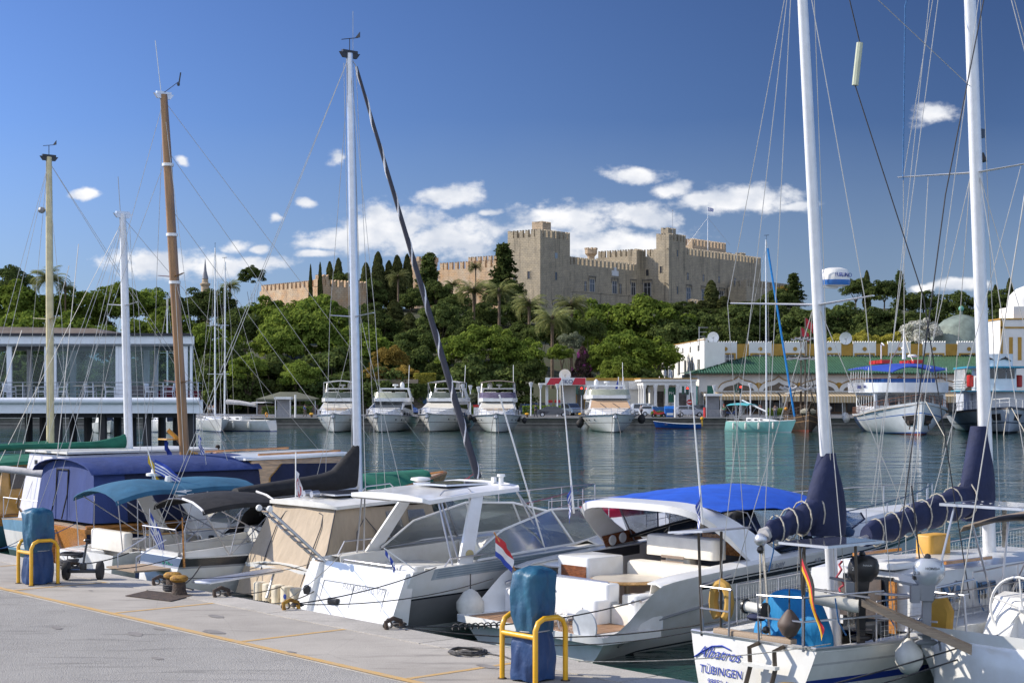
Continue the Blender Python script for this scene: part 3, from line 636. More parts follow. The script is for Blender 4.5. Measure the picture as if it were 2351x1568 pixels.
aw = [(1615,1790),(1795,1980),(1985,2150),(2155,2330)]
for k,(a,b) in enumerate(aw):
    x0,x1 = X(a,YM - 4),X(b,YM - 4); rr = thing('shop_awning',['beige striped shop awning nearest the white portico','beige striped shop awning behind the turquoise sailboat and pirate ship','beige striped shop awning behind the white ferry','beige striped shop awning behind the dolphin boat'][k],'awning',(0,0,0),0,'awnings along the market arcade')
    part('canvas',AWN,rr,lambda m: (m.patch([[(x0,YM - .2,4.5),(x1,YM - .2,4.5)],[(x0,YM - 4.2,3.85),(x1,YM - 4.2,3.85)]],.03),m.box(x0,x1,YM - 4.24,YM - 4.21,3.3 - .4 * (k % 2),3.86)),smooth=False)
    n = 4
    for i in range(n + 1): part('pole',WHITEP,rr,lambda m: m.tube([(x0 + (x1 - x0) * i / n,YM - 4.1,1.2),(x0 + (x1 - x0) * i / n,YM - 4.1,3.85)],.05,5))
SHOPG = mat('shop glass',(.05,.045,.04),.12,var=.6,vscale=.4)
BRN = mat('brown joinery',(.16,.08,.035),.5)
i = 0; x = xl + .8
while x < xr - 3:
    w_ = 2.6; f = part('shop_front',BRN,MK,lambda m: (m.box(x,x + w_,YM - .1,YM - .003,1.2,3.9)),smooth=False)
    part('pane',SHOPG,f,lambda m: [m.box(x + .15 + q * 1.2,x + 1.25 + q * 1.2,YM - .12,YM - .103,1.5,3.7) for q in (0,1)],smooth=False)
    x += 3.05
# left wing with tall windows, and its parapet; the end wall recedes to the left
A = Vector((X(1617,246),246,0)); B = Vector((X(1518,291),291,0)); dv = (B - A).normalized(); nv = Vector((-dv.y,dv.x,0)); nv = nv if nv.y < 0 or nv.x < 0 else -nv
ang = math.atan2(dv.y,dv.x); L_ = (B - A).length
WG = thing('market_wing','white two storey building end with tall windows left of the green roof','building',(A.x,A.y,0),ang)
zt2 = 12.2
part('wall',WHW,WG,lambda m: (m.box(0,L_,-3.2,0,1.2,zt2),[m.box(L_ * i / 7 + .3,L_ * (i + 1) / 7 - .3,-.6,0,zt2,zt2 + .35 + .25 * (i == 0)) for i in range(7)]),smooth=False)
part('roof',OCH,WG,lambda m: m.box(-.1,L_ + .1,-.2,.1,zt2 + .36,zt2 + .45),smooth=False)
for i in range(6):
    a = 4 + i * (L_ - 6) / 6
    w_ = part('window',GLASSD,WG,lambda m: m.box(a,a + 2.0,.003,.05,7.0,9.6),smooth=False); part('frame',WHITEP,w_,lambda m: m.box(a + .9,a + 1.1,.05,.09,7.0,9.6),smooth=False)
for i in range(5): part('vent_slot',GLASSD,WG,lambda m: m.box(5 + i * 7.5,5.9 + i * 7.5,.003,.03,10.9,11.8),smooth=False)
for i in range(5): part('air_conditioner',WHITEP,WG,lambda m: (m.box(3.5 + i * 8,5.6 + i * 8,.003,.6,5.4,6.4),m.lathe([(.35,.6),(.35,.63)],(4.2 + i * 8,0,5.9),10,axis='y')),smooth=False)
# portico
PY = 228; pt = thing('portico','white flat roofed portico with rows of round columns and green shop signs','portico',(0,0,0))
x0,x1 = X(1472,PY),X(1600,PY)
part('roof',WHW,pt,lambda m: (m.box(x0,x1,PY,PY + 16,6.0,6.35),m.box(x0 + .3,x1 - .1,PY + .3,PY + 15.5,5.5,6.0)),smooth=False)
part('roof_edge',OCH,pt,lambda m: m.box(x0 - .1,x1 + .1,PY - .1,PY + 16.1,6.35,6.5),smooth=False)
for i in range(7):
    x = x0 + .5 + (x1 - x0 - 1) * i / 6 if i < 5 else x0 + .5
    y = PY + .5 if i < 5 else PY + .5 + (i - 4) * 4
    if i < 5: x = x0 + .5 + 1.6 * i
    part('column',WHW,pt,lambda m: (m.lathe([(.32,1.2),(.24,1.5),(.21,4.9),(.3,5.1),(.34,5.5)],(x,y,0),10)))
part('wall',WHW,pt,lambda m: m.box(x0 + 2,x1,PY + 8,PY + 15,1.2,5.5),smooth=False)
part('wall',WHW,pt,lambda m: m.box(x1 - 2.9,x1 - .05,PY + .4,PY + 8,1.2,5.5),smooth=False)
DG = mat('dark green sign',(.01,.12,.07),.5); TG = mat('turquoise sign',(.02,.32,.25),.5); LG = mat('lime sign',(.1,.6,.08),.5); WT = mat('white lettering',(.75,.75,.75),.5)
s1 = part('sign',DG,pt,lambda m: m.box(x0 + 3.7,x0 + 5.2,PY + 1.6,PY + 1.7,3.0,5.2),smooth=False)
text_obj('PH',.62,WT,s1,frame_m((x0 + 4.5,PY + 1.58,4.1),(1,0,0),(0,0,1)),th=.01)
part('sign',LG,pt,lambda m: m.box(x0 + 3.5,x0 + 3.68,PY + 1.5,PY + 1.7,4.2,5.2),smooth=False)
s2 = part('sign',TG,pt,lambda m: m.box(x0 + 6.7,x0 + 8.2,PY + 1.2,PY + 1.3,2.6,5.4),smooth=False)
text_obj('COSMOTE',.48,WT,s2,frame_m((x0 + 7.6,PY + 1.18,4.0),(0,0,1),(-1,0,0)),th=.01)
part('sign',DG,pt,lambda m: m.box(x0 + 9.6,x0 + 10.7,PY + 1.2,PY + 1.3,3.4,5.4),smooth=False)
part('door',mat('shop interior',(.06,.05,.045),.4,var=.7,vscale=1.2),pt,lambda m: (m.box(x1 - 2.6,x1 - .5,PY + .34,PY + .397,1.2,4.4),m.box(x0 + 2.5,x1 - 4,PY + 7.9,PY + 7.98,1.2,4.6)),smooth=False)
# right tower and dome
TY = 236; tw = thing('corner_tower','white tower with ochre edged arches and domed top beyond the tall mast','tower',(0,0,0))
x0 = X(2298,TY)
part('wall',WHW,tw,lambda m: (m.box(x0,x0 + 9,TY,TY + 9,1.2,15.2),m.box(x0 + 2.2,x0 + 8.4,TY + 1,TY + 8,15.2,17.2),m.lathe([(2.9,17.2),(2.9,18),(2.6,19),(1.6,20),(.1,20.6)],(x0 + 5.3,TY + 4.5,0),16)),smooth=True)
part('cornice',OCH,tw,lambda m: (m.box(x0 - .15,x0 + 9.15,TY - .15,TY + 9.1,15.2,15.4),m.box(x0 - .1,x0 + .25,TY - .1,TY - .003,7,15.1),m.box(x0 - .1,x0 + 9,TY - .1,TY - .003,13.9,14.15)),smooth=False)
for q in (0,1,2): part('window',OCH,tw,lambda m: m.box(x0 + 1.2 + q * 1.3,x0 + 1.75 + q * 1.3,TY - .06,TY - .003,9.2,12.6),smooth=False)
dq = at(2207,770,275); dm = thing('green_dome','weathered green copper dome behind the market roof','dome',(dq.x,dq.y,0))
part('shell',mat('weathered copper',(.17,.21,.18),.7,var=.3,vscale=.6),dm,lambda m: m.lathe([(5.2,1.2),(5.2,12.3),(5.4,12.6),(5.1,14),(4.3,15.6),(2.9,16.9),(1.3,17.6),(.3,17.8),(.25,18.4)],n=24))
part('finial',mat('verdigris',(.12,.32,.25),.6),dm,lambda m: m.ball((0,0,18.8),.5,n=10))
# roof clutter on the market
def dish(px,py,Y,r,lab,col=WHITEP):
    c = at(px,py,Y); t = thing('satellite_dish',lab,'satellite dish',(c.x,c.y,c.z)); m = MB()
    part('reflector',col,t,lambda m: m.lathe([(r,-.22 * r),(r * .96,-.2 * r),(r * .7,.02 * r),(.02,.16 * r),(.02,.22 * r),(r * .7,.08 * r),(r,-.18 * r)],(0,0,0),18,axis='y',cap=False))
    part('arm',WIRE,t,lambda m: (m.tube([(0,.1,0),(0,.4,-r * 1.5)],.06,5),m.tube([(0,-.1,-r * .9),(0,-r,0)],.04,4),m.ball((0,-r,0),.12,n=6)))
dish(1637,775,250,.9,'round white satellite dish on the left end of the market roof')
dish(1941,777,252,1.0,'round white satellite dish on the market roof right of the thick mast')
dish(1297,861,241,.9,'round white satellite dish above the petrol station sign')
a_ = at(1605,790,250); an = thing('aerial','tall metal television aerial at the left corner of the market roof','aerial',tuple(a_))
part('mast',WIRE,an,lambda m: m.tube([(0,0,-1),(0,0,2.7)],.07,5)); part('elements',WIRE,an,lambda m: [m.tube([(-.1,0,z),(1.4 - .2 * k,0,z)],.04,4) for k,z in enumerate((2.6,1.9,1.2))])

# ================================================================ petrol station
PS = thing('petrol_station','low white petrol station with red and white roof sign and arched front','petrol station',(0,0,0)); SY = 234
part('canopy',WHW,PS,lambda m: (m.box(X(1238,SY),X(1345,SY),SY,SY + 8,5.55,5.8),m.box(X(1290,SY),X(1480,SY),SY + 6,SY + 12,1.2,6.2)),smooth=False)
part('canopy_trim',OCH,PS,lambda m: m.box(X(1285,SY + 6),X(1482,SY + 6),SY + 5.8,SY + 12.2,6.2,6.6),smooth=False)
sg = part('sign',[WHITEP,mat('sign red',(.55,.02,.04),.4)],PS,lambda m: (m.box(X(1252,SY),X(1345,SY),SY - .3,SY - .05,5.5,6.6,0),m.slab([(X(1254,SY),SY - .32,5.55),(X(1281,SY),SY - .32,5.55),(X(1291,SY),SY - .32,6.55),(X(1264,SY),SY - .32,6.55)],(0,-.02,0),1),m.slab([(X(1313,SY),SY - .32,5.55),(X(1344,SY),SY - .32,5.55),(X(1344,SY),SY - .32,6.55),(X(1320,SY),SY - .32,6.55)],(0,-.02,0),1)),smooth=False)
text_obj('EKO',.86,mat('navy lettering',(.02,.03,.15),.5),sg,frame_m((X(1302,SY),SY - .40,5.72),(1,0,0),(0,0,1)),th=.02,spacing=1.05)
for px in (1334,1352,1370):
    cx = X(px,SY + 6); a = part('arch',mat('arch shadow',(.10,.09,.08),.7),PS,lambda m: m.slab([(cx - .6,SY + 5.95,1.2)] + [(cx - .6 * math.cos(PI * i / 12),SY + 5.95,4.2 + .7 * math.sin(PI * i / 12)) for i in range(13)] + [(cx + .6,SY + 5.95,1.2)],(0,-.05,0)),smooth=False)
    part('arch_trim',OCH,a,lambda m: m.tube([(cx - .7,SY + 5.9,1.2)] + [(cx - .7 * math.cos(PI * i / 12),SY + 5.9,4.2 + .82 * math.sin(PI * i / 12)) for i in range(13)] + [(cx + .7,SY + 5.9,1.2)],.06,4))
for px in (1262,1280): part('fuel_pump',[GREYP,REDP],PS,lambda m: (m.box(X(px,SY + 2) - .4,X(px,SY + 2) + .4,SY + 2,SY + 2.6,1.2,3.2,0),m.box(X(px,SY + 2) - .42,X(px,SY + 2) + .42,SY + 1.98,SY + 2.62,2.9,3.3,1)),smooth=False)
part('column',WHW,PS,lambda m: (m.box(X(1256,SY) - .2,X(1256,SY) + .2,SY + 1,SY + 1.4,1.2,5.5)),smooth=False)
part('side_sign',WHITEP,PS,lambda m: m.box(X(1450,SY),X(1482,SY),SY + 5.5,SY + 5.7,4.9,6.1),smooth=False)
# ================================================================ trees
def leaf_mat(name,c1,c2,c3=None,trans=.35,rough=.55):
    m = bpy.data.materials.new(name); m.use_nodes = True; n = m.node_tree.nodes; l = m.node_tree.links; n.remove(n['Principled BSDF'])
    g = n.new('ShaderNodeNewGeometry'); tc = n.new('ShaderNodeTexCoord'); oi = n.new('ShaderNodeObjectInfo')
    nz = n.new('ShaderNodeTexNoise'); nz.inputs['Scale'].default_value = 2.6; nz.inputs['Detail'].default_value = 3; l.new(tc.outputs['Object'],nz.inputs['Vector'])
    ad = n.new('ShaderNodeMath'); ad.operation = 'MULTIPLY_ADD'; ad.inputs[1].default_value = .55; l.new(g.outputs['Random Per Island'],ad.inputs[0])
    mr = n.new('ShaderNodeMapRange'); l.new(nz.outputs[0],mr.inputs[0]); mr.inputs[1].default_value = .35; mr.inputs[2].default_value = .65; mr.inputs[4].default_value = .5; l.new(mr.outputs[0],ad.inputs[2])
    r = n.new('ShaderNodeValToRGB'); r.color_ramp.elements[0].color = (*c1,1); r.color_ramp.elements[1].color = (*c2,1); l.new(ad.outputs[0],r.inputs[0])
    if c3: e = r.color_ramp.elements.new(.93); r.color_ramp.elements[1].position = .8; r.color_ramp.elements[1].color = (*c2,1); e.color = (*c3,1)
    hs = n.new('ShaderNodeHueSaturation'); l.new(r.outputs[0],hs.inputs['Color'])
    vr = n.new('ShaderNodeMapRange'); l.new(oi.outputs['Random'],vr.inputs[0]); vr.inputs[3].default_value = .75; vr.inputs[4].default_value = 1.25; l.new(vr.outputs[0],hs.inputs['Value'])
    d = n.new('ShaderNodeBsdfDiffuse'); t = n.new('ShaderNodeBsdfTranslucent'); l.new(hs.outputs[0],d.inputs[0]); l.new(hs.outputs[0],t.inputs[0])
    x = n.new('ShaderNodeMixShader'); x.inputs[0].default_value = trans; l.new(d.outputs[0],x.inputs[1]); l.new(t.outputs[0],x.inputs[2]); l.new(x.outputs[0],n['Material Output'].inputs[0]); return m
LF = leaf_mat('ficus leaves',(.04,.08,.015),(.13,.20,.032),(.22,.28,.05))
LFB = leaf_mat('sun tinted ficus leaves',(.06,.11,.018),(.155,.225,.035),(.25,.31,.06))  # lighter copy of the ficus leaves, sunlight put into the colour
LD = leaf_mat('dark evergreen and shaded leaves',(.028,.05,.016),(.075,.105,.03),(.12,.15,.045),.3)  # evergreens, and lower ficus crowns whose shade is put into the leaf colour
LC = leaf_mat('cypress leaves',(.02,.032,.012),(.065,.078,.024),(.11,.115,.04),.15)
LP = leaf_mat('palm fronds',(.06,.10,.03),(.22,.27,.08),(.38,.38,.16),.35)
LO = leaf_mat('ochre leaves',(.12,.09,.02),(.32,.22,.05),(.42,.30,.08),.35)
LM = leaf_mat('magenta blossom',(.06,.03,.04),(.22,.04,.15),(.34,.08,.25),.3)
LW = leaf_mat('white blossom',(.22,.25,.16),(.62,.60,.52),(.8,.78,.72),.3)
LOL = leaf_mat('olive leaves',(.07,.09,.05),(.19,.22,.12),(.27,.29,.19),.3)
LH = leaf_mat('hedge leaves',(.04,.08,.015),(.12,.19,.03),(.2,.27,.05),.3)
LY = leaf_mat('yellow green leaves',(.14,.15,.02),(.36,.34,.05),(.45,.4,.08),.35)
BARK = mat('bark',(.12,.09,.065),.95,var=.3,vscale=3,bump=1,bscale=8)
BARKP = mat('palm bark',(.17,.12,.08),.95,var=.35,vscale=6,bump=1,bscale=10,stretch=(1,1,4))
import numpy as np
def leaves_mesh(name,P,N,S,m,seed=0):
    """P points, N normals, S sizes -> a mesh of small folded leaf sprays"""
    rs = np.random.RandomState(seed); k = len(P); P = np.array(P,float); N = np.array(N,float); S = np.array(S,float)[:,None]
    N = N + rs.normal(0,.55,N.shape); N /= np.linalg.norm(N,axis=1)[:,None] + 1e-9
    a = np.cross(N,rs.normal(0,1,N.shape)); a /= np.linalg.norm(a,axis=1)[:,None] + 1e-9; b = np.cross(N,a)
    w = rs.uniform(.45,.8,(k,1))
    V = np.stack([P - a * S,P - b * S * w,P + a * S,P + b * S * w + N * S * .25],1).reshape(-1,3)
    me = bpy.data.meshes.new(name); me.vertices.add(len(V)); me.vertices.foreach_set('co',V.ravel())
    me.loops.add(4 * k); me.loops.foreach_set('vertex_index',np.arange(4 * k,dtype=np.int32)); me.polygons.add(k)
    me.polygons.foreach_set('loop_start',np.arange(0,4 * k,4,dtype=np.int32)); me.update(calc_edges=True); me.materials.append(m); return me
def lobed(seed,lobes=46,per=150,flat=.62,ls=(.16,.30),leaf=.042,top=1.0,jag=.12):
    """points over many foliage lumps spread over a dome; unit radius, base at z = 0"""
    r = np.random.RandomState(seed); P = []; N = []; S = []
    for i in range(lobes):
        u = r.uniform(-.55,1); a = r.uniform(0,TAU); q = math.sqrt(max(0,1 - u * u)); d = np.array([q * math.cos(a),q * math.sin(a),u])
        rad = r.uniform(.62,.92) if i > lobes // 5 else r.uniform(.1,.55)
        c = d * rad * np.array([1,1,flat * top]) + r.normal(0,jag * .4,3); L = r.uniform(*ls)
        dd = r.normal(0,1,(per,3)); dd /= np.linalg.norm(dd,axis=1)[:,None]; dd[:,2] = np.where(dd[:,2] < -.35,-dd[:,2],dd[:,2])
        rr = L * (1 - .5 * r.rand(per,1) ** 2.2); pts = c + dd * rr * np.array([1,1,.72])
        P.append(pts); N.append(dd + np.array([0,0,.35])); S.append(r.uniform(.6,1.35,per) * leaf)
    P = np.concatenate(P); P[:,2] += .38; return P,np.concatenate(N),np.concatenate(S)
def column(seed,n=4200,leaf=.03,rx=.17,rough=.25,tip=.55):
    r = np.random.RandomState(seed); z = r.rand(n) ** .9; a = r.uniform(0,TAU,n)
    prof = np.minimum(1,(z / .12) ** .6) * np.clip((1 - z) / (1 - tip),0,1) ** .55
    ph = r.uniform(0,TAU,8); bump = sum(np.sin(a * (k % 3 + 1) + z * (14 + 7 * k) + ph[k]) for k in range(6)) / 6
    rad = rx * prof * (1 + rough * bump) * (1 - .35 * r.rand(n) ** 2) + .004
    P = np.stack([rad * np.cos(a),rad * np.sin(a),z],1); N = np.stack([np.cos(a),np.sin(a),.5 + 0 * a],1); return P,N,r.uniform(.6,1.3,n) * leaf
def pine(seed,n=5200,leaf=.03,rx=.30):
    r = np.random.RandomState(seed); P = []; N = []; S = []; k = 34
    for i in range(k):
        z = .1 + .88 * (i / k); L = rx * (1 - z) ** .75 * r.uniform(.65,1.25) + .04
        for j in range(5):
            a = r.uniform(0,TAU); m_ = n // (k * 5); t = r.rand(m_); q = L * t
            pts = np.stack([q * math.cos(a),q * math.sin(a),z + .10 * t * L - .25 * t * t * L + r.normal(0,.008,m_)],1) + r.normal(0,.018,(m_,3)) * np.array([1,1,.6])
            P.append(pts); N.append(r.normal(0,.4,(m_,3)) + np.array([0,0,1])); S.append(r.uniform(.6,1.3,m_) * leaf)
    return np.concatenate(P),np.concatenate(N),np.concatenate(S)
def palm_mesh(name,seed,m,n=66,droop=1.0):
    r = np.random.RandomState(seed); V = []; F = []
    for i in range(n):
        a = r.uniform(0,TAU); e0 = r.uniform(-.35,1.35); L = r.uniform(.85,1.1); pts = []; x = z = 0; e = e0
        for k in range(12):
            pts.append((x,z)); x += L / 12 * math.cos(e); z += L / 12 * math.sin(e); e -= droop * (.10 + .012 * k) * (1.2 - .3 * (e0 > .9))
        for k in range(1,12):
            (x0,z0),(x1,z1) = pts[k - 1],pts[k]; t = k / 12; w = .22 * math.sin(PI * min(1,t * .86 + .12)) + .02
            for sgn in (-1,1):
                for h in (0,.5):
                    bx = x0 + (x1 - x0) * h; bz = z0 + (z1 - z0) * h; tx = bx + w * .75; tz = bz - w * .42 + r.normal(0,.012); ty = sgn * w * .8
                    o = len(V); c,s = math.cos(a),math.sin(a)
                    for (X_,Y_,Z_) in ((bx,0,bz),(bx + .03,0,bz),(tx,ty,tz)): V.append((X_ * c - Y_ * s,X_ * s + Y_ * c,Z_))
                    F.append((o,o + 1,o + 2))
    me = bpy.data.meshes.new(name); me.from_pydata(V,[],F); me.materials.append(m); return me
def limb_trunk(seed,h=1.0,r0=.05,limbs=7,spread=.55,fork=.25):
    m = MB(); r = random.Random(seed); m.tube([(0,0,-.15),(.01,.01,h * fork * .6),(0,.02,h * fork)],r0,8,r0 * .75)
    for i in range(limbs):
        a = TAU * i / limbs + r.uniform(-.3,.3); L = r.uniform(.5,1) * spread
        m.tube([(0,.01,h * fork * .9),(L * .35 * math.cos(a),L * .35 * math.sin(a),h * (fork + .16)),(L * math.cos(a),L * math.sin(a),h * r.uniform(.6,.85))],r0 * .55,6,r0 * .12)
    return m
TM = {}
def tmesh(k,fn):
    if k not in TM: TM[k] = fn()
    return TM[k]
def mk_obj(name,me,parent,sc_=(1,1,1),rz=0,loc=(0,0,0)):
    o = bpy.data.objects.new(name,me); COL.objects.link(o); o.parent = parent; o.scale = sc_; o.rotation_euler = (0,0,rz); o.location = loc; return o
BIGM = {}
def bigtrunk(seed,**k):
    key = ('t',seed)
    if key not in TM:
        o = limb_trunk(seed,**k).build('trunk',BARK); TM[key] = o.data; bpy.data.objects.remove(o)
    return TM[key]
rt = random.Random(11)
def tree(kind,px,top,w,Y,label,h=None,group=None,foot=None):
    """px, top and width in the photograph's pixels at distance Y; h = crown height in metres"""
    wm = w / CF * Y; x = X(px,Y); g = foot if foot is not None else (hz(x,Y) if Y > 231 else 1.2); zt_ = Z(top,Y); H = zt_ - g; s = rt.randrange(4); rz = rt.uniform(0,TAU)
    nm = {'ficus': 'broad_tree','bright': 'broad_tree','dark': 'evergreen_tree','cypress': 'cypress_tree','pine': 'pine_tree','palm': 'palm_tree','bush': 'bush','olive': 'olive_tree','ochre': 'bush','magenta': 'flowering_climber','white': 'flowering_shrub','yellow': 'bush'}[kind]
    t = thing(nm,label,nm.replace('_',' '),(x,Y,g),0,group)
    if kind in ('ficus','bright','dark','bush','olive','ochre','magenta','white','yellow'):
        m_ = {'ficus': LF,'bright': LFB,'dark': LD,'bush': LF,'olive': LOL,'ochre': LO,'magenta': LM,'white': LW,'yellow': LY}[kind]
        me = tmesh((m_.name,s),lambda: leaves_mesh('crown',*lobed(s * 7 + 3,62,150),m_,s))
        ch = h or min(H,wm * .66); mk_obj('crown',me,t,(wm / 1.85,wm / 1.85,ch / 1.12),rz,(0,0,H - ch))
        if kind in ('ficus','bright','dark','olive'): mk_obj('trunk',bigtrunk(s,h=1,r0=.045),t,(wm / 2,wm / 2,H * .9),rz)
    elif kind == 'cypress':
        me = tmesh(('cy',s),lambda: leaves_mesh('crown',*column(s + 40),LC,s)); mk_obj('crown',me,t,(wm / .36,wm / .36,H),rz)
        mk_obj('trunk',bigtrunk(20,h=.6,r0=.02,limbs=0),t,(wm * .6,wm * .6,H),0)
    elif kind == 'pine':
        me = tmesh(('pi',s),lambda: leaves_mesh('crown',*pine(s + 60),LD,s)); mk_obj('crown',me,t,(wm / .56,wm / .56,H),rz)
        mk_obj('trunk',bigtrunk(21,h=3,r0=.03,limbs=0,fork=.3),t,(wm * .4,wm * .4,H),0)
    elif kind == 'palm':
        R_ = wm / 1.65; me = tmesh(('pa',s),lambda: palm_mesh('crown',s + 5,LP)); mk_obj('crown',me,t,(R_,R_,R_ * .95),rz,(0,0,H - R_ * .72))
        tm = tmesh('ptr',lambda: palmtrunk()); mk_obj('trunk',tm,t,(wm / 10,wm / 10,H - R_ * .7),rz)
    return t
def palmtrunk():
    m = MB(); m.lathe([(.55,-.1),(.38,.06),(.34,.5),(.36,.9),(.62,.96),(.5,1.03),(.1,1.08)],n=10); o = m.build('trunk',BARKP); me = o.data; bpy.data.objects.remove(o); return me
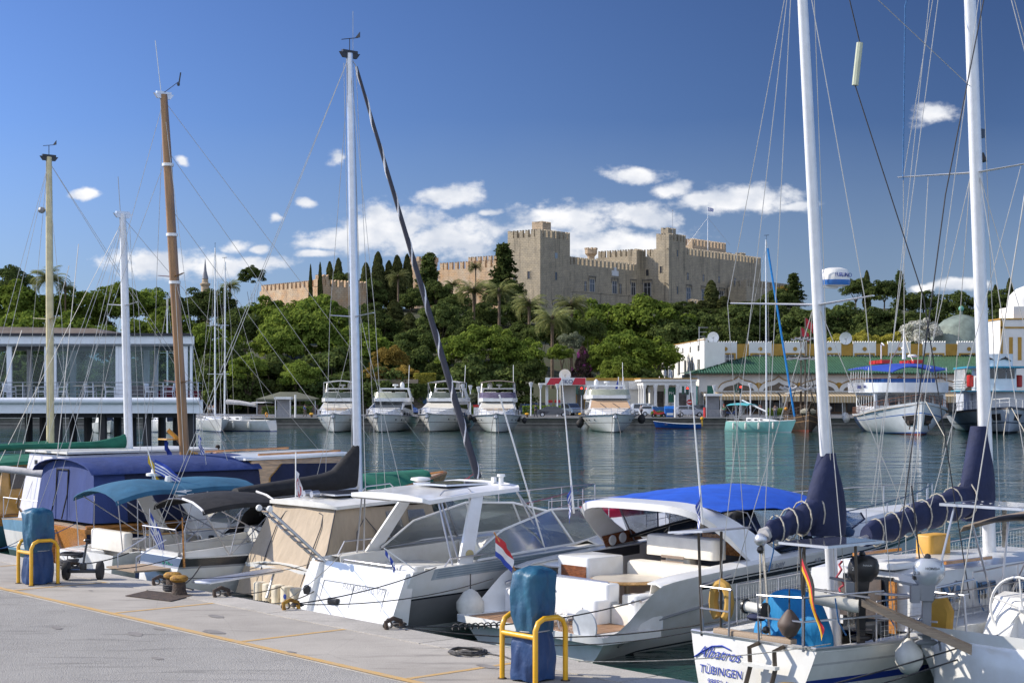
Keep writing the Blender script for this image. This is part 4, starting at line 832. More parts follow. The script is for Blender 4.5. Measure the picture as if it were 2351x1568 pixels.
# rows of trees, nearest last; positions are metres derived at each tree's own distance
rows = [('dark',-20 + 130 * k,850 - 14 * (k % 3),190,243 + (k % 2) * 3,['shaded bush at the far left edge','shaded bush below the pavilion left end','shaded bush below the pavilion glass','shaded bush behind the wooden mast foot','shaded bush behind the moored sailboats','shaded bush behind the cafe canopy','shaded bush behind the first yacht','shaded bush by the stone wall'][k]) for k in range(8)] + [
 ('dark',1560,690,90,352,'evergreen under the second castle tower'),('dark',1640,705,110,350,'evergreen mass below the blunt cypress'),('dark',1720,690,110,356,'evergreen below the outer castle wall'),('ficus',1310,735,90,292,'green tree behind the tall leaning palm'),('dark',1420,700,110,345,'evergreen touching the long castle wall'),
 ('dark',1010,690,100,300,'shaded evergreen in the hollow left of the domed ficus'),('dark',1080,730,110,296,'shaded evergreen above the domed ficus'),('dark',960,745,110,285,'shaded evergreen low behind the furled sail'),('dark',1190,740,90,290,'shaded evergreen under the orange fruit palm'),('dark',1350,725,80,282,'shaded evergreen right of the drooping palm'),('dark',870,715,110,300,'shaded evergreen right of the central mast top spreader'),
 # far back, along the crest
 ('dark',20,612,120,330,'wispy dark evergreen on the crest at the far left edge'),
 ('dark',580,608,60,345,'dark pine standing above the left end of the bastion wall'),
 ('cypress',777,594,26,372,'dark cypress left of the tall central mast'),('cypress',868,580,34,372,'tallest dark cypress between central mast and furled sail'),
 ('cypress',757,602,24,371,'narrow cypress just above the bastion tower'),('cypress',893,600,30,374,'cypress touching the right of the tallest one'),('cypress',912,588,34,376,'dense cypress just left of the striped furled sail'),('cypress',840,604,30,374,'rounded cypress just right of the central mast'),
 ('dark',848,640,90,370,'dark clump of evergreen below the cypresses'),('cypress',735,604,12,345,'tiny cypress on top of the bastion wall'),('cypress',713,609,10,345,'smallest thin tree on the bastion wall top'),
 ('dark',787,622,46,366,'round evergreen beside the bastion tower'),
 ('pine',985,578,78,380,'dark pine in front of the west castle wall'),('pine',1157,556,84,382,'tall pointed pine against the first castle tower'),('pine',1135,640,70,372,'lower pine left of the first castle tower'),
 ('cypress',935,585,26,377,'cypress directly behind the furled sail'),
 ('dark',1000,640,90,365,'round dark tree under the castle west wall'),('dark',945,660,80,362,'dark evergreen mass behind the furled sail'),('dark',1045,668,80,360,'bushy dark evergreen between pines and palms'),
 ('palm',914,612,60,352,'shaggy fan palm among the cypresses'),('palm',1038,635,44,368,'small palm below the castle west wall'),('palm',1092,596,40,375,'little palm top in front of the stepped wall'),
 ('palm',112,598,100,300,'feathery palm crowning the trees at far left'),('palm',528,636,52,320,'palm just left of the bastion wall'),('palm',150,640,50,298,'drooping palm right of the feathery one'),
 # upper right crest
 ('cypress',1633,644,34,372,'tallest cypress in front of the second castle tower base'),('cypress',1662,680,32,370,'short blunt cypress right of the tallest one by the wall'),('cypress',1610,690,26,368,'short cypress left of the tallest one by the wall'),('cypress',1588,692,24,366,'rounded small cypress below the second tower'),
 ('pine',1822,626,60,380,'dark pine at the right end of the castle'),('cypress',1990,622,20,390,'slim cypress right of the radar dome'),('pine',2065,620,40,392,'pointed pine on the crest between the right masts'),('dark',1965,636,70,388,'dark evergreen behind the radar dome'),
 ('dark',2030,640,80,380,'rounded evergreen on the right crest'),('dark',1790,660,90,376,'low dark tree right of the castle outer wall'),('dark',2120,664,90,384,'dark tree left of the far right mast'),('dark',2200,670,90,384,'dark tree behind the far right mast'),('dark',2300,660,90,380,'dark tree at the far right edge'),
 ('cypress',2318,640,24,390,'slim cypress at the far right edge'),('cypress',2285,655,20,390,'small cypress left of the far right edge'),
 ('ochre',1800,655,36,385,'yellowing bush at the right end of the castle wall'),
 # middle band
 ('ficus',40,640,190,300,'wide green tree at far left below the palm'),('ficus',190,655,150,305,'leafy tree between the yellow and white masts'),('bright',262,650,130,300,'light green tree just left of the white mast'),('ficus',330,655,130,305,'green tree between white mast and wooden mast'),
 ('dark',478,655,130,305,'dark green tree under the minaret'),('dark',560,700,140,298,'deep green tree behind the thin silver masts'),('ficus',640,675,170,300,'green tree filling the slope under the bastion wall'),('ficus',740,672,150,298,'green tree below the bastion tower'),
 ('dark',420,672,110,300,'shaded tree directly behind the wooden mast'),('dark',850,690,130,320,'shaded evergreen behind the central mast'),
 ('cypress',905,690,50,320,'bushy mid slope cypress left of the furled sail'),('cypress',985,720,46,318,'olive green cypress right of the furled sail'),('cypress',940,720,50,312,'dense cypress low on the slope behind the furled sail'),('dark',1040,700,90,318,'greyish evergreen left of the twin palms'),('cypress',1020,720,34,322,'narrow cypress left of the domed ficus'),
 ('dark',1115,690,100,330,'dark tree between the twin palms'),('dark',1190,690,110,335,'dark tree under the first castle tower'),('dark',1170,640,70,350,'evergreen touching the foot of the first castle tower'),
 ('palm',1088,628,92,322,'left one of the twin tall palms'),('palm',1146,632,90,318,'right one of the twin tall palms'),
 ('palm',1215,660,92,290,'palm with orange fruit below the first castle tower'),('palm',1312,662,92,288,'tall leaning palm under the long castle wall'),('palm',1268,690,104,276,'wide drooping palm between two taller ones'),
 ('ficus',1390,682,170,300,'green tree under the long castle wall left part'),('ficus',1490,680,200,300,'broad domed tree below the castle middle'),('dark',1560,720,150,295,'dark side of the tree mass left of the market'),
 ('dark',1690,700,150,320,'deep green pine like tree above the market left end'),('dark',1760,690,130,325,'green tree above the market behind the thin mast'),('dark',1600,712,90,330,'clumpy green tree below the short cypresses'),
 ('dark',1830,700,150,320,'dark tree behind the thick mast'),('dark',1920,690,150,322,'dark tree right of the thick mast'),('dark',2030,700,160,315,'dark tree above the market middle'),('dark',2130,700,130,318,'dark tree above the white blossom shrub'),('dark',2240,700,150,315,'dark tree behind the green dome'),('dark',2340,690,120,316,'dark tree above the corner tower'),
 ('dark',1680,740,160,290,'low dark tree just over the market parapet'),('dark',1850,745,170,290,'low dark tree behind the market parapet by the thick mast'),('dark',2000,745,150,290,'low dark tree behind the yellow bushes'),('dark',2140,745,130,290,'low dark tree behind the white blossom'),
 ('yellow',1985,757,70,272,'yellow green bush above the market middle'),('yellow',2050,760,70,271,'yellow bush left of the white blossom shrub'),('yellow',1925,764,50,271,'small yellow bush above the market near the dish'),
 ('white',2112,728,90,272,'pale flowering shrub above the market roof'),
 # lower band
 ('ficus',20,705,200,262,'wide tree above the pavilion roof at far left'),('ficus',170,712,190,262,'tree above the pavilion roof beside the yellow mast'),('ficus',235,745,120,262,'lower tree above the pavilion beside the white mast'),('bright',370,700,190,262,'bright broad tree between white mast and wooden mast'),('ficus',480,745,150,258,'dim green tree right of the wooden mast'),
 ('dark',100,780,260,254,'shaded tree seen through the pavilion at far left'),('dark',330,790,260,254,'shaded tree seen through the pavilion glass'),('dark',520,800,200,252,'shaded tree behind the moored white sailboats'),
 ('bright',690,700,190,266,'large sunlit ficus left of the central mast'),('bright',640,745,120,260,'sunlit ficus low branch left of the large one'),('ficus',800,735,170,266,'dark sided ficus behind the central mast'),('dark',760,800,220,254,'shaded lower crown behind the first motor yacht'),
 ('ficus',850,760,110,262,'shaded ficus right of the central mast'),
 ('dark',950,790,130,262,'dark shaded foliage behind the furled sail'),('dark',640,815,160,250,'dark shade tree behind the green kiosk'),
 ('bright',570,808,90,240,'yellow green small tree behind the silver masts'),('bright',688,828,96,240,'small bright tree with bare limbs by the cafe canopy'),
 ('bright',1115,740,130,252,'domed ficus with sunlit top below the twin palms'),('ficus',1060,765,110,250,'left flank of the domed ficus'),('ficus',1185,770,130,252,'right flank of the domed ficus'),('dark',1110,810,220,246,'shaded lower crown of the domed ficus'),('dark',1210,820,90,248,'dim tree above the petrol station left end'),('dark',1020,820,90,252,'dim tree behind the third motor yacht'),  # one ficus: its sunlit top and shaded lower crown are set by leaf colour
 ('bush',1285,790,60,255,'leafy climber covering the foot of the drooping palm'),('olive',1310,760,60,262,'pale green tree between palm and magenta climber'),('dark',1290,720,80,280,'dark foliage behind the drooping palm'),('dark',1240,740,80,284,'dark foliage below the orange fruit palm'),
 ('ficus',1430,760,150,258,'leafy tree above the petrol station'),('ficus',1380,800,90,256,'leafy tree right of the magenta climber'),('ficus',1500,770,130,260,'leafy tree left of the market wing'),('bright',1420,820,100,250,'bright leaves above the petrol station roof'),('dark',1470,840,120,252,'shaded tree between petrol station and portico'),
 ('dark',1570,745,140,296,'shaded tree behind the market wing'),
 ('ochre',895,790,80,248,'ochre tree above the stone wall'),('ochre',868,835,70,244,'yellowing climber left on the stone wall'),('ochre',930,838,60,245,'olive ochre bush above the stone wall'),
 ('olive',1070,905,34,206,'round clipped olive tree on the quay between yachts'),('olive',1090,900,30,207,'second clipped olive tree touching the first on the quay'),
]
for r_ in rows:
    tree(r_[0],r_[1],r_[2],r_[3],r_[4],r_[5],group='trees on the slope')
for k in range(9):
    px = [1345,1330,1352,1322,1340,1318,1335,1350,1328][k]; 
t = thing('flowering_climber','tall bougainvillea column with magenta flowers beside the palms','climber',(X(1338,254),254,1.2))
P_,N_,S_ = column(91,5200,.022,.22,.3,.45)
mk_obj('foliage',leaves_mesh('foliage',P_[:3600],N_[:3600],S_[:3600],leaf_mat('dull purple leaves',(.03,.045,.015),(.08,.085,.035),(.12,.06,.07),.2),1),t,(8,8,10.5))
P_,N_,S_ = column(92,1500,.024,.23,.3,.45); P_ = P_[(P_[:,2] > .5) & (np.sin(P_[:,2] * 30) + np.sin(P_[:,0] * 50) > .9)]; k_ = len(P_)
mk_obj('blossom',leaves_mesh('blossom',P_,N_[:k_],S_[:k_],LM,2),t,(8.2,8.2,10.6))
# clipped hedges along the road
def hedge(x0,x1,y0,y1,z0,z1,label,m_=LH,seed=0,n=2600,name='hedge'):
    r = np.random.RandomState(seed); P = []; N = []
    for i in range(n):
        f = r.randint(0,10); x = r.uniform(x0,x1); y = r.uniform(y0,y1); z = r.uniform(z0,z1)
        if f < 5: P.append((x,y0 + r.normal(0,.05),z)); N.append((0,-1,.4))
        else: P.append((x,y,z1 + r.normal(0,.06))); N.append((0,-.2,1))
    o = mk_obj(name,leaves_mesh(name,P,N,r.uniform(.08,.2,n),m_,seed),None); tag(o,label,'hedge','clipped hedges along the road'); return o
hedge(X(1200,228),X(1300,228),227.5,229,1.2,2.4,'long clipped hedge behind the grey sedan')
hedge(X(1068,228),X(1100,228),227.5,229,1.2,2.3,'short clipped hedge behind the clipped olive trees',seed=2,n=900)
hedge(X(1495,206),X(1520,206),204.5,206,1.2,1.9,'small clipped hedge behind the red motorcycle',seed=3,n=900)
hedge(X(600,226),X(715,226),226.5,228,1.2,2.3,'dark clipped hedge behind the white kiosk',LD,4)
hedge(X(1760,212),X(1800,212),211,212.5,1.2,2.2,'clipped hedge behind the aqua sailboat',seed=5,n=900)
hedge(X(950,243),X(1000,243),242.5,244,3.6,7.2,'bright ivy block at the right end of the stone wall',LY,6,2400)
# old stone wall with ivy
sw = thing('garden_wall','rough stone retaining wall with a blue notice behind the motor yachts','wall',(0,0,0))
part('masonry',stone_mat('rough brown stone',(.17,.14,.11),(.12,.10,.08),(.8,.8,.75),1.1,.3),sw,lambda m: m.box(X(800,242),X(1048,242),242,244,.8,5.6),smooth=False)
part('coping',mat('coping stone',(.30,.24,.17),.9),sw,lambda m: m.box(X(865,242),X(960,242),241.8,244.2,5.6,6.4),smooth=False)
part('notice',mat('notice blue',(.02,.09,.22),.5,var=.5,vscale=1.2),sw,lambda m: m.box(X(970,242),X(986,242),241.9,241.99,2.7,3.9),smooth=False)
r_ = np.random.RandomState(5); P = []; N = []
for i in range(2600): 
    a = r_.uniform(X(930,242),X(1040,242)); dz = abs(r_.normal(0,1.0)); P.append((a,241.8 - r_.rand() * .3,5.7 - dz)); N.append((0,-1,.5))
o = mk_obj('ivy',leaves_mesh('ivy',P,N,r_.uniform(.1,.22,2600),LD,3),sw)
# ================================================================ hull maker
class Hull:
    """x from the stern (0) to the bow (L), y to port, z up from the waterline"""
    def __init__(s,L,B,fs,fb,ws=.8,tmax=.42,bp=2.3,draft=.35,srake=0,brake=1.0,flare=.9,sp=1.5,mid=0,full=.33):
        s.__dict__.update(L=L,B=B,fs=fs,fb=fb,ws=ws,tmax=tmax,bp=bp,draft=draft,srake=srake,brake=brake,flare=flare,sp=sp,mid=mid,full=full)
    def b(s,x):
        t = max(0,min(1,x / s.L))
        if t < s.tmax: k = s.ws + (1 - s.ws) * math.sin(PI / 2 * t / s.tmax)
        else: k = 1 - ((t - s.tmax) / (1 - s.tmax)) ** s.bp
        return max(.012,s.B / 2 * k)
    def sh(s,x): t = max(0,min(1,x / s.L)); return s.fs + (s.fb - s.fs) * t ** s.sp - s.mid * math.sin(PI * t)
    def pt(s,x,q,side=1):
        t = x / s.L; z = -s.draft + (s.sh(x) + s.draft) * q; e = s.full + (s.flare - s.full) * t ** 2.2
        y = s.b(x) * (max(q,1e-4) ** e); xx = x - s.brake * (1 - q) * t ** 4 + s.srake * (1 - q) * (1 - t) ** 6
        return (xx,side * y,z)
    def build(s,parent,qs,mis,mats,n=30,name='hull',lab=None,plain=False):
        """qs: heights 0..1 of the strakes' edges, mis: the material index of each strake"""
        m = MB(); rows = []
        fq = []; fm = []
        for k in range(len(qs) - 1):
            c = max(1,round((qs[k + 1] - qs[k]) * 10))
            for j in range(c): fq.append(qs[k] + (qs[k + 1] - qs[k]) * j / c); fm.append(mis[k])
        fq.append(1.0); nq = len(fq)
        xs = [s.L * (i / n) for i in range(n + 1)]
        for x in xs: rows.append([s.pt(x,q,1) for q in fq] + [s.pt(x,q,-1) for q in reversed(fq)])
        vs = [p for r in rows for p in r]; w = 2 * nq
        for i in range(n):
            for j in range(w - 1):
                if j == nq - 1: continue
                a = i * w + j; mi = fm[j] if j < nq - 1 else fm[2 * nq - 2 - j]
                m.f.append((a,a + 1,a + w + 1,a + w)); m.m.append(mi)
        for j in range(nq - 1): m.f.append((j,j + 1,w - 2 - j,w - 1 - j)); m.m.append(mis[-1] if (plain and fq[j] > .3) else fm[j])
        m.v = [tuple(p) for p in vs]
        o = m.build(name,mats,parent)
        if lab: o['label'] = lab
        return o
    def rail_path(s,x0,x1,side,dz=0,inset=0,n=16): return [(x0 + (x1 - x0) * i / n,side * (s.b(x0 + (x1 - x0) * i / n) - inset),s.sh(x0 + (x1 - x0) * i / n) + dz) for i in range(n + 1)]
    def deck(s,m,x0,x1,dz=-.03,camber=.08,inset=.02,n=18,w0=None,mi=None):
        g = []
        for i in range(n + 1):
            x = x0 + (x1 - x0) * i / n; b = max(.01,s.b(x) - inset); row = []
            for j in range(9):
                y = -b + 2 * b * j / 8; row.append((x,y,s.sh(x) + dz + camber * (1 - (y / max(b,.2)) ** 2)))
            g.append(row)
        m.patch(g,.03,mi)
    def sidedeck(s,m,x0,x1,cw,zf,dz=-.03,n=12,mi=None,sole=True,front=True,back=True):
        """decks either side of an open well whose floor is at zf"""
        for sd in (1,-1):
            g = []
            for i in range(n + 1):
                x = x0 + (x1 - x0) * i / n; b = s.b(x) - .02; z = s.sh(x) + dz; c = min(cw,b - .08) if not callable(cw) else cw(x)
                g.append([(x,sd * b,z),(x,sd * c,z),(x,sd * min(c - .02,b * .76),zf)])
            m.patch(g,.02,mi,d=(0,sd,-.3))
        if sole: b = min(cw if not callable(cw) else cw(x0),s.b(x0) * .72); m.box(x0,x1,-b,b,zf - .04,zf,mi)
def rails(m,H,x0,x1,side,h=.6,n=6,r=.014,mid=True,inset=.08,pulpit=False):
    P = H.rail_path(x0,x1,side,h,inset,14); m.tube(P,r,5)
    if mid: m.tube([(p[0],p[1],p[2] - h * .45) for p in P],r * .6,4)
    for i in range(n):
        x = x0 + (x1 - x0) * i / (n - 1); y = side * (H.b(x) - inset); m.tube([(x,y,H.sh(x) - .05),(x,y,H.sh(x) + h)],r * .9,5)
def fender(name,label,c,r=.13,h=.65,m_=FENDER,group=None,rope=.5,rz=0):
    t = thing('fender',label,'fender',c,rz,group)
    part('body',m_,t,lambda m: m.lathe([(.03,-h / 2 - .05),(r * .6,-h / 2),(r,-h / 2 + r * .7),(r,h / 2 - r * .7),(r * .5,h / 2),(.03,h / 2 + .06)],n=12))
    if rope: part('line',ROPED,t,lambda m: m.tube([(0,0,h / 2),(0,0,h / 2 + rope)],.012,4))
    return t

# ================================================================ motor yachts at the far quay
def yacht(px,wpx,ybow,yaw,label,kind,L=16):
    """bow towards us; px: stem, wpx: beam in pixels, ybow: waterline at the stem in the photograph"""
    Yb = (CH) * CF / (ybow - HY0); B = wpx / CF * Yb; a = R(-90 + yaw)
    ca,sa = math.cos(a),math.sin(a); xb = X(px,Yb)
    t = thing('motor_yacht',label,'motor yacht',(xb - L * ca,Yb - L * sa,0),a,'white motor yachts moored along the far quay')
    H = Hull(L,B,1.55,2.1,.93,.35,3.2,.5,.3,1.9,.8,1.2)
    H.build(t,[0,.2,.235,.62,.64,1],[1,2,0,2,0],[GEL,ANTIF,DKSTRIPE],30)
    part('deck',GEL,t,lambda m: (H.deck(m,0,L - .05,-.02,.16)))
    part('rubbing_strake',STEEL,t,lambda m: [m.tube(H.rail_path(0,L,s,-.05,-.03),.045,5) for s in (1,-1)])
    def rl(m):
        for s in (1,-1): rails(m,H,L * .45,L * .97,s,.62,8,.03,True,.12)
    part('railing',STEEL,t,rl)
    for s in (1,-1):
        for q in (.60,.68,.78): 
            p = H.pt(L * q,.78,s); part('porthole',GLASSD,t,lambda m: m.ball(p,.2,(1.1,.35,.5),8))
    hb = B * .40; x0,x1,x2 = L * .18,L * .66,L * .88; z0 = 1.7; zf = 3.35 if kind != 5 else 3.7
    # forward trunk, raked deckhouse
    part('coachroof',GEL,t,lambda m: m.rings([[(x1 - .6,-hb,z0),(x1 - .6,hb,z0),(x1 - .6,hb * .86,2.75),(x1 - .6,-hb * .86,2.75)],[(x1 + .9,-hb * .92,1.8),(x1 + .9,hb * .92,1.8),(x1 + .9,hb * .75,2.62),(x1 + .9,-hb * .75,2.62)],[(x2,-hb * .45,1.95),(x2,hb * .45,1.95),(x2,hb * .3,2.16),(x2,-hb * .3,2.16)]]))
    def house(m):
        r = []
        for (xb_,xt) in ((x0,x0 + .4),(x1 - .5,x1 - 2.4)):
            r.append((xb_,xt))
        m.hexa([(x0,-hb,z0),(x1,-hb,z0 + .8),(x1,hb,z0 + .8),(x0,hb,z0),(x0,-hb * .9,zf),(x1 - 2.4,-hb * .86,zf),(x1 - 2.4,hb * .86,zf),(x0,hb * .9,zf)])
    part('deckhouse',GEL,t,house)
    wm = {1: mat('cream screen cover',(.56,.53,.46),.8,var=.06,bump=.5,bscale=3),2: GLASSD,3: MATS.get('cream screen cover'),4: MATS.get('cream screen cover'),5: mat('tan screen cover',(.50,.33,.20),.8,var=.06)}[kind]
    def scr(m):
        a0,a1 = .14,.86
        P = lambda u,v: (x1 + .06 - 2.4 * v,(hb * (1 - .14 * v) - .12) * u,z0 + .84 + (zf - z0 - .84) * v)
        m.patch([[P(-.97 + 1.94 * i / 8,a0) for i in range(9)],[P(-.97 + 1.94 * i / 8,a1) for i in range(9)]],.04,d=(1,0,.8))
    w = part('windscreen',wm,t,scr)
    if kind == 5:
        P5 = lambda u,v: (x1 + .16 - 2.4 * v,(hb * (1 - .14 * v) - .12) * u,z0 + .86 + (zf - z0 - .86) * v)
        for u in (-.5,.15): part('wiper',BLACKP,w,lambda m: m.tube([P5(u + .3,.15),P5(u,.6)],.05,4))
    for s in (1,-1):
        part('side_window',GLASSD,t,lambda m: m.slab([(x0 + 1.2,s * (hb * .975 + .02),z0 + .75),(x1 - 1.2,s * (hb * .965 + .02),z0 + 1.05),(x1 - 2.4,s * (hb * .915 + .02),zf - .3),(x0 + 1.2,s * (hb * .93 + .02),zf - .3)],(0,s * .03,0)))
    # flybridge coaming with tinted screen
    fw = hb * 1.02; xa,xc = L * .2,x1 - 1.9
    part('flybridge',GEL,t,lambda m: (m.rings([[(x,-fw * k,zf + d0),(x,fw * k,zf + d0),(x,fw * k,zf + .5),(x,-fw * k,zf + .5)] for x,k,d0 in ((xa - 1.2,.9,.3),(xa,1,.02),(xc - 1,.98,.02),(xc + .1,.75,.1))])))
    pm = {1: PLEXI,2: mat('pale tinted screen',(.36,.37,.28),.15),3: PLEXI,4: PLEXIV,5: MATS.get('pale tinted screen')}[kind]
    def fs(m):
        g0 = []; g1 = []
        for i in range(13):
            t_ = PI * (i / 12 - .5); y = fw * .96 * math.sin(t_); x = xc - 1.4 + 1.5 * math.cos(t_) ** .6 if math.cos(t_) > 0 else xc - 1.4
            g0.append((x,y,zf + .48)); g1.append((x - .35,y * .97,zf + 1.15))
        m.patch([g0,g1],.03,d=(1,0,0))
    part('flybridge_screen',pm,t,fs)
    part('helm_seat',CREAM,t,lambda m: (m.box(xc - 3,xc - 2.5,-fw * .7,-fw * .1,zf + .5,zf + 1.25),m.box(xc - 3,xc - 2.5,fw * .15,fw * .7,zf + .5,zf + 1.2)))
    za = zf + 2.3 if kind in (1,3,4) else zf + 1.75
    def arch(m):
        for s in (1,-1): m.hexa([(xa + .2,s * fw * .98,zf + .4),(xa + 1.3,s * fw * .98,zf + .4),(xa + 1.3,s * fw * .88,zf + .4),(xa + .2,s * fw * .88,zf + .4),(xa + .9,s * fw * .86,zf + 1.55),(xa + 1.5,s * fw * .86,zf + 1.55),(xa + 1.5,s * fw * .76,zf + 1.55),(xa + .9,s * fw * .76,zf + 1.55)])
        m.box(xa + .85,xa + 1.55,-fw * .87,fw * .87,zf + 1.5,zf + 1.68)
    part('radar_arch',GEL,t,arch)
    part('satellite_dome',WHITEP,t,lambda m: m.lathe([(.26,0),(.28,.25),(.24,.5),(.12,.66),(.01,.7)],(xa + 1.2,(1 if kind in (4,5) else -1) * -hb * .45,zf + 1.68),12))
    part('radar',WHITEP,t,lambda m: (m.lathe([(.12,0),(.1,.22),(.34,.24),(.36,.38),(.3,.44)],(xa + 1.2,.1,zf + 1.68),12)))
    part('antenna',WHITEP,t,lambda m: m.tube([(xa + 1,hb * .8,zf + 1.6),(xa + .4,hb * .8,zf + 4.4)],.03,4))
    if kind in (1,3,4):
        cm = {1: GELD,3: GREYC,4: TAUPE}[kind]
        part('sun_canopy',cm,t,lambda m: m.patch([[(xa + .6 + (xc - xa - 1.2) * i / 6,-fw * .88 + 1.76 * fw * j / 8,za + .22 * math.sin(PI * j / 8) + .06 * math.sin(PI * i / 6)) for j in range(9)] for i in range(7)],.06))
        part('canopy_frame',STEEL,t,lambda m: [m.tube([(x,s * fw * .93,zf + .5),(x2_,s * fw * .86,za)],.035,5) for s in (1,-1) for x,x2_ in ((xa + 1.4,xa + .6),(xa + 2,xc - .8),(xc - 1.5,xc - .8))])
    part('anchor',STEEL,t,lambda m: (m.box(L - .5,L + .15,-.12,.12,1.95,2.12),m.ball((L + .1,0,1.75),.22,(.7,1,1),8)))
    if kind in (1,4): part('sun_pad',BEIGE if kind == 4 else mat('brown sun pad',(.40,.30,.20),.8),t,lambda m: m.rings([[(x1 + .4,-hb * .7,2.64),(x1 + .4,hb * .7,2.64),(x1 + .4,hb * .7,2.72),(x1 + .4,-hb * .7,2.72)],[(x1 + 1.8,-hb * .5,2.44),(x1 + 1.8,hb * .5,2.44),(x1 + 1.8,hb * .5,2.54),(x1 + 1.8,-hb * .5,2.54)]]))
    part('mooring_line',ROPEC,t,lambda m: (m.tube([(L * .985,.25,1.85),(L + 3.2,.4,-.1)],.035,4),m.tube([(L * .98,-.25,1.85),(L + 1.4,-.5,-.1)],.035,4)))
    return t,H,B
Y1 = yacht(764,106,993,1,'first motor yacht from the left, with cream screen covers and hard canopy',1)
Y2 = yacht(863,104,993,-7,'motor yacht with uncovered dark windscreen right of the central mast',2,15)
Y3 = yacht(980,108,992,-11,'motor yacht partly hidden by the striped furled sail, blue fenders on its side',3)
Y4 = yacht(1138,114,994,-1,'motor yacht with brown canopy and violet flybridge screen',4)
Y5 = yacht(1412,132,994,1,'largest white motor yacht with tan windscreen cover and no canopy',5,18)
def fend_at(px,py,Y,lab,r,h,m_): p = at(px,py,Y); return fender('f',lab,(p.x,p.y,p.z),r,h,m_,'fenders hanging beside the far motor yachts',.3)
for k,px in enumerate((1050,1056,1065)): fend_at(px,957 + k * 0,189,['first blue fender on the third yacht, nearest its bow','middle blue fender on the third yacht','last blue fender on the third yacht, nearest its stern'][k],.2,1.0,FENDB)
fend_at(1076,974,193,'white round fender low between third and fourth yachts',.32,.66,FENDER)
for px,py,l in ((1089,962,'dark round fender on the left bow of the fourth yacht'),(1190,961,'dark round fender on the right bow of the fourth yacht'),(1079,958,'brownish fender left of the fourth yacht'),(1204,965,'dark fender low right of the fourth yacht')): fend_at(px,py,184,l,.28,.62,RUBBER)
for px,py,l in ((1339,958,'black fender high left of the largest yacht'),(1332,972,'black fender low left of the largest yacht'),(1473,962,'black fender right of the largest yacht'),(1343,982,'white fender at the waterline left of the largest yacht')): fend_at(px,py,187,l,.45,.95,RUBBER if 'black' in l else FENDER)

# ================================================================ cars, bikes and people on the far quay
CARC = {}
def paint(n,c): return mat('car paint ' + n,c,.22,.1,var=.02,coat=.8)
def car(px,pybase,lpx,label,col,kind='sedan',rz=0,Y=None,colname='grey',group='cars on the far quay road'):
    Y = Y or (CH - 1.206) * CF / (pybase - HY0); Lm = {'sedan': 4.5,'hatch': 3.9,'suv': 4.6,'van': 5.0}[kind]
    t = thing('parked_car',label,'car',(X(px,Y),Y,1.206),rz,group); w = .87
    P = {'sedan': [(-2.25,.35),(-2.25,.8),(-2.1,.98),(-1.45,1.03),(-.75,1.42),(.45,1.44),(1.2,1.0),(2.05,.85),(2.25,.6),(2.22,.32)],
         'hatch': [(-1.95,.35),(-1.95,.9),(-1.75,1.35),(-1.4,1.5),(.2,1.5),(1.0,1.05),(1.8,.88),(1.95,.6),(1.93,.32)],
         'suv': [(-2.3,.4),(-2.3,1.0),(-2.15,1.6),(-1.9,1.72),(.3,1.72),(1.15,1.15),(2.1,1.0),(2.3,.7),(2.28,.4)],
         'van': [(-2.5,.35),(-2.5,1.8),(-2.35,1.92),(1.2,1.92),(2.0,1.2),(2.45,1.0),(2.5,.35)]}[kind]
    xm = Lm / 2
    def body(m):
        rs = []
        for y,k,dz in ((-w,.97,0),(-w * .96,1,0),(-w * .9,1,0),(w * .9,1,0),(w * .96,1,0),(w,.97,0)):
            rs.append([(x * k,y * (1 if z < 1.05 else .88),z) for x,z in P])
        m.rings(rs)
    b = part('body',paint(colname,col),t,body)
    belt = 1.03 if kind != 'van' else 1.15
    top = max(z for _,z in P)
    ups = [p for p in P if p[1] > belt]
    cx0,cx1 = min(p[0] for p in ups),max(p[0] for p in ups)
    for s in (-1,1):
        xs = {'sedan': [(-1.35,-.15),(-.08,.95)],'hatch': [(-1.55,-.3),(-.22,.75)],'suv': [(-1.9,-.95),(-.87,.02),(.1,.95)],'van': [(-1.0,.1),(.2,1.5)]}[kind]
        for i,(a0,a1) in enumerate(xs):
            ta = .38 if (i == 0 and kind == 'sedan') else .1; tb = .45 if i == len(xs) - 1 else .02
            part('side_window',GLASSD,t,lambda m: m.slab([(a0,s * (w * .975),belt),(a1,s * (w * .975),belt),(a1 - tb,s * w * .892,top - .1),(a0 + ta,s * w * .892,top - .1)],(0,s * .02,0)))
    fx = {'sedan': (1.22,.47,1.01,1.42),'hatch': (1.02,.24,1.06,1.46),'suv': (1.17,.33,1.16,1.68),'van': (2.0,1.22,1.22,1.88)}[kind]
    part('windscreen',GLASSD,t,lambda m: m.hexa([(fx[0],-w * .8,fx[2]),(fx[0] + .03,-w * .8,fx[2]),(fx[0] + .03,w * .8,fx[2]),(fx[0],w * .8,fx[2]),(fx[1],-w * .76,fx[3]),(fx[1] + .04,-w * .76,fx[3]),(fx[1] + .04,w * .76,fx[3]),(fx[1],w * .76,fx[3])]))
    for x in (-xm * .62,xm * .64):
        for s in (-1,1):
            wh = part('wheel',RUBBER,t,lambda m: m.lathe([(.2,-.1),(.32,-.1),(.33,0),(.32,.1),(.2,.1)],(x,s * w * .93,.33),16,axis='y'))
            part('rim',ALU,wh,lambda m: m.lathe([(.2,-.02),(.19,.02),(.04,.03)],(x,s * (w * .93 + .09),.33),10,axis='y'))
    for s in (-1,1):
        part('headlight',WHITEP,t,lambda m: m.ball((xm - .12,s * w * .72,.68),.12,(.8,1.4,.6),8)); part('tail_light',REDP,t,lambda m: m.ball((-xm + .06,s * w * .8,.85),.11,(.5,.9,.9),8))
    return t
car(1269,956,82,'dark grey sedan parked side on behind the quay edge',(.045,.047,.055),'sedan',0,212,'dark grey')
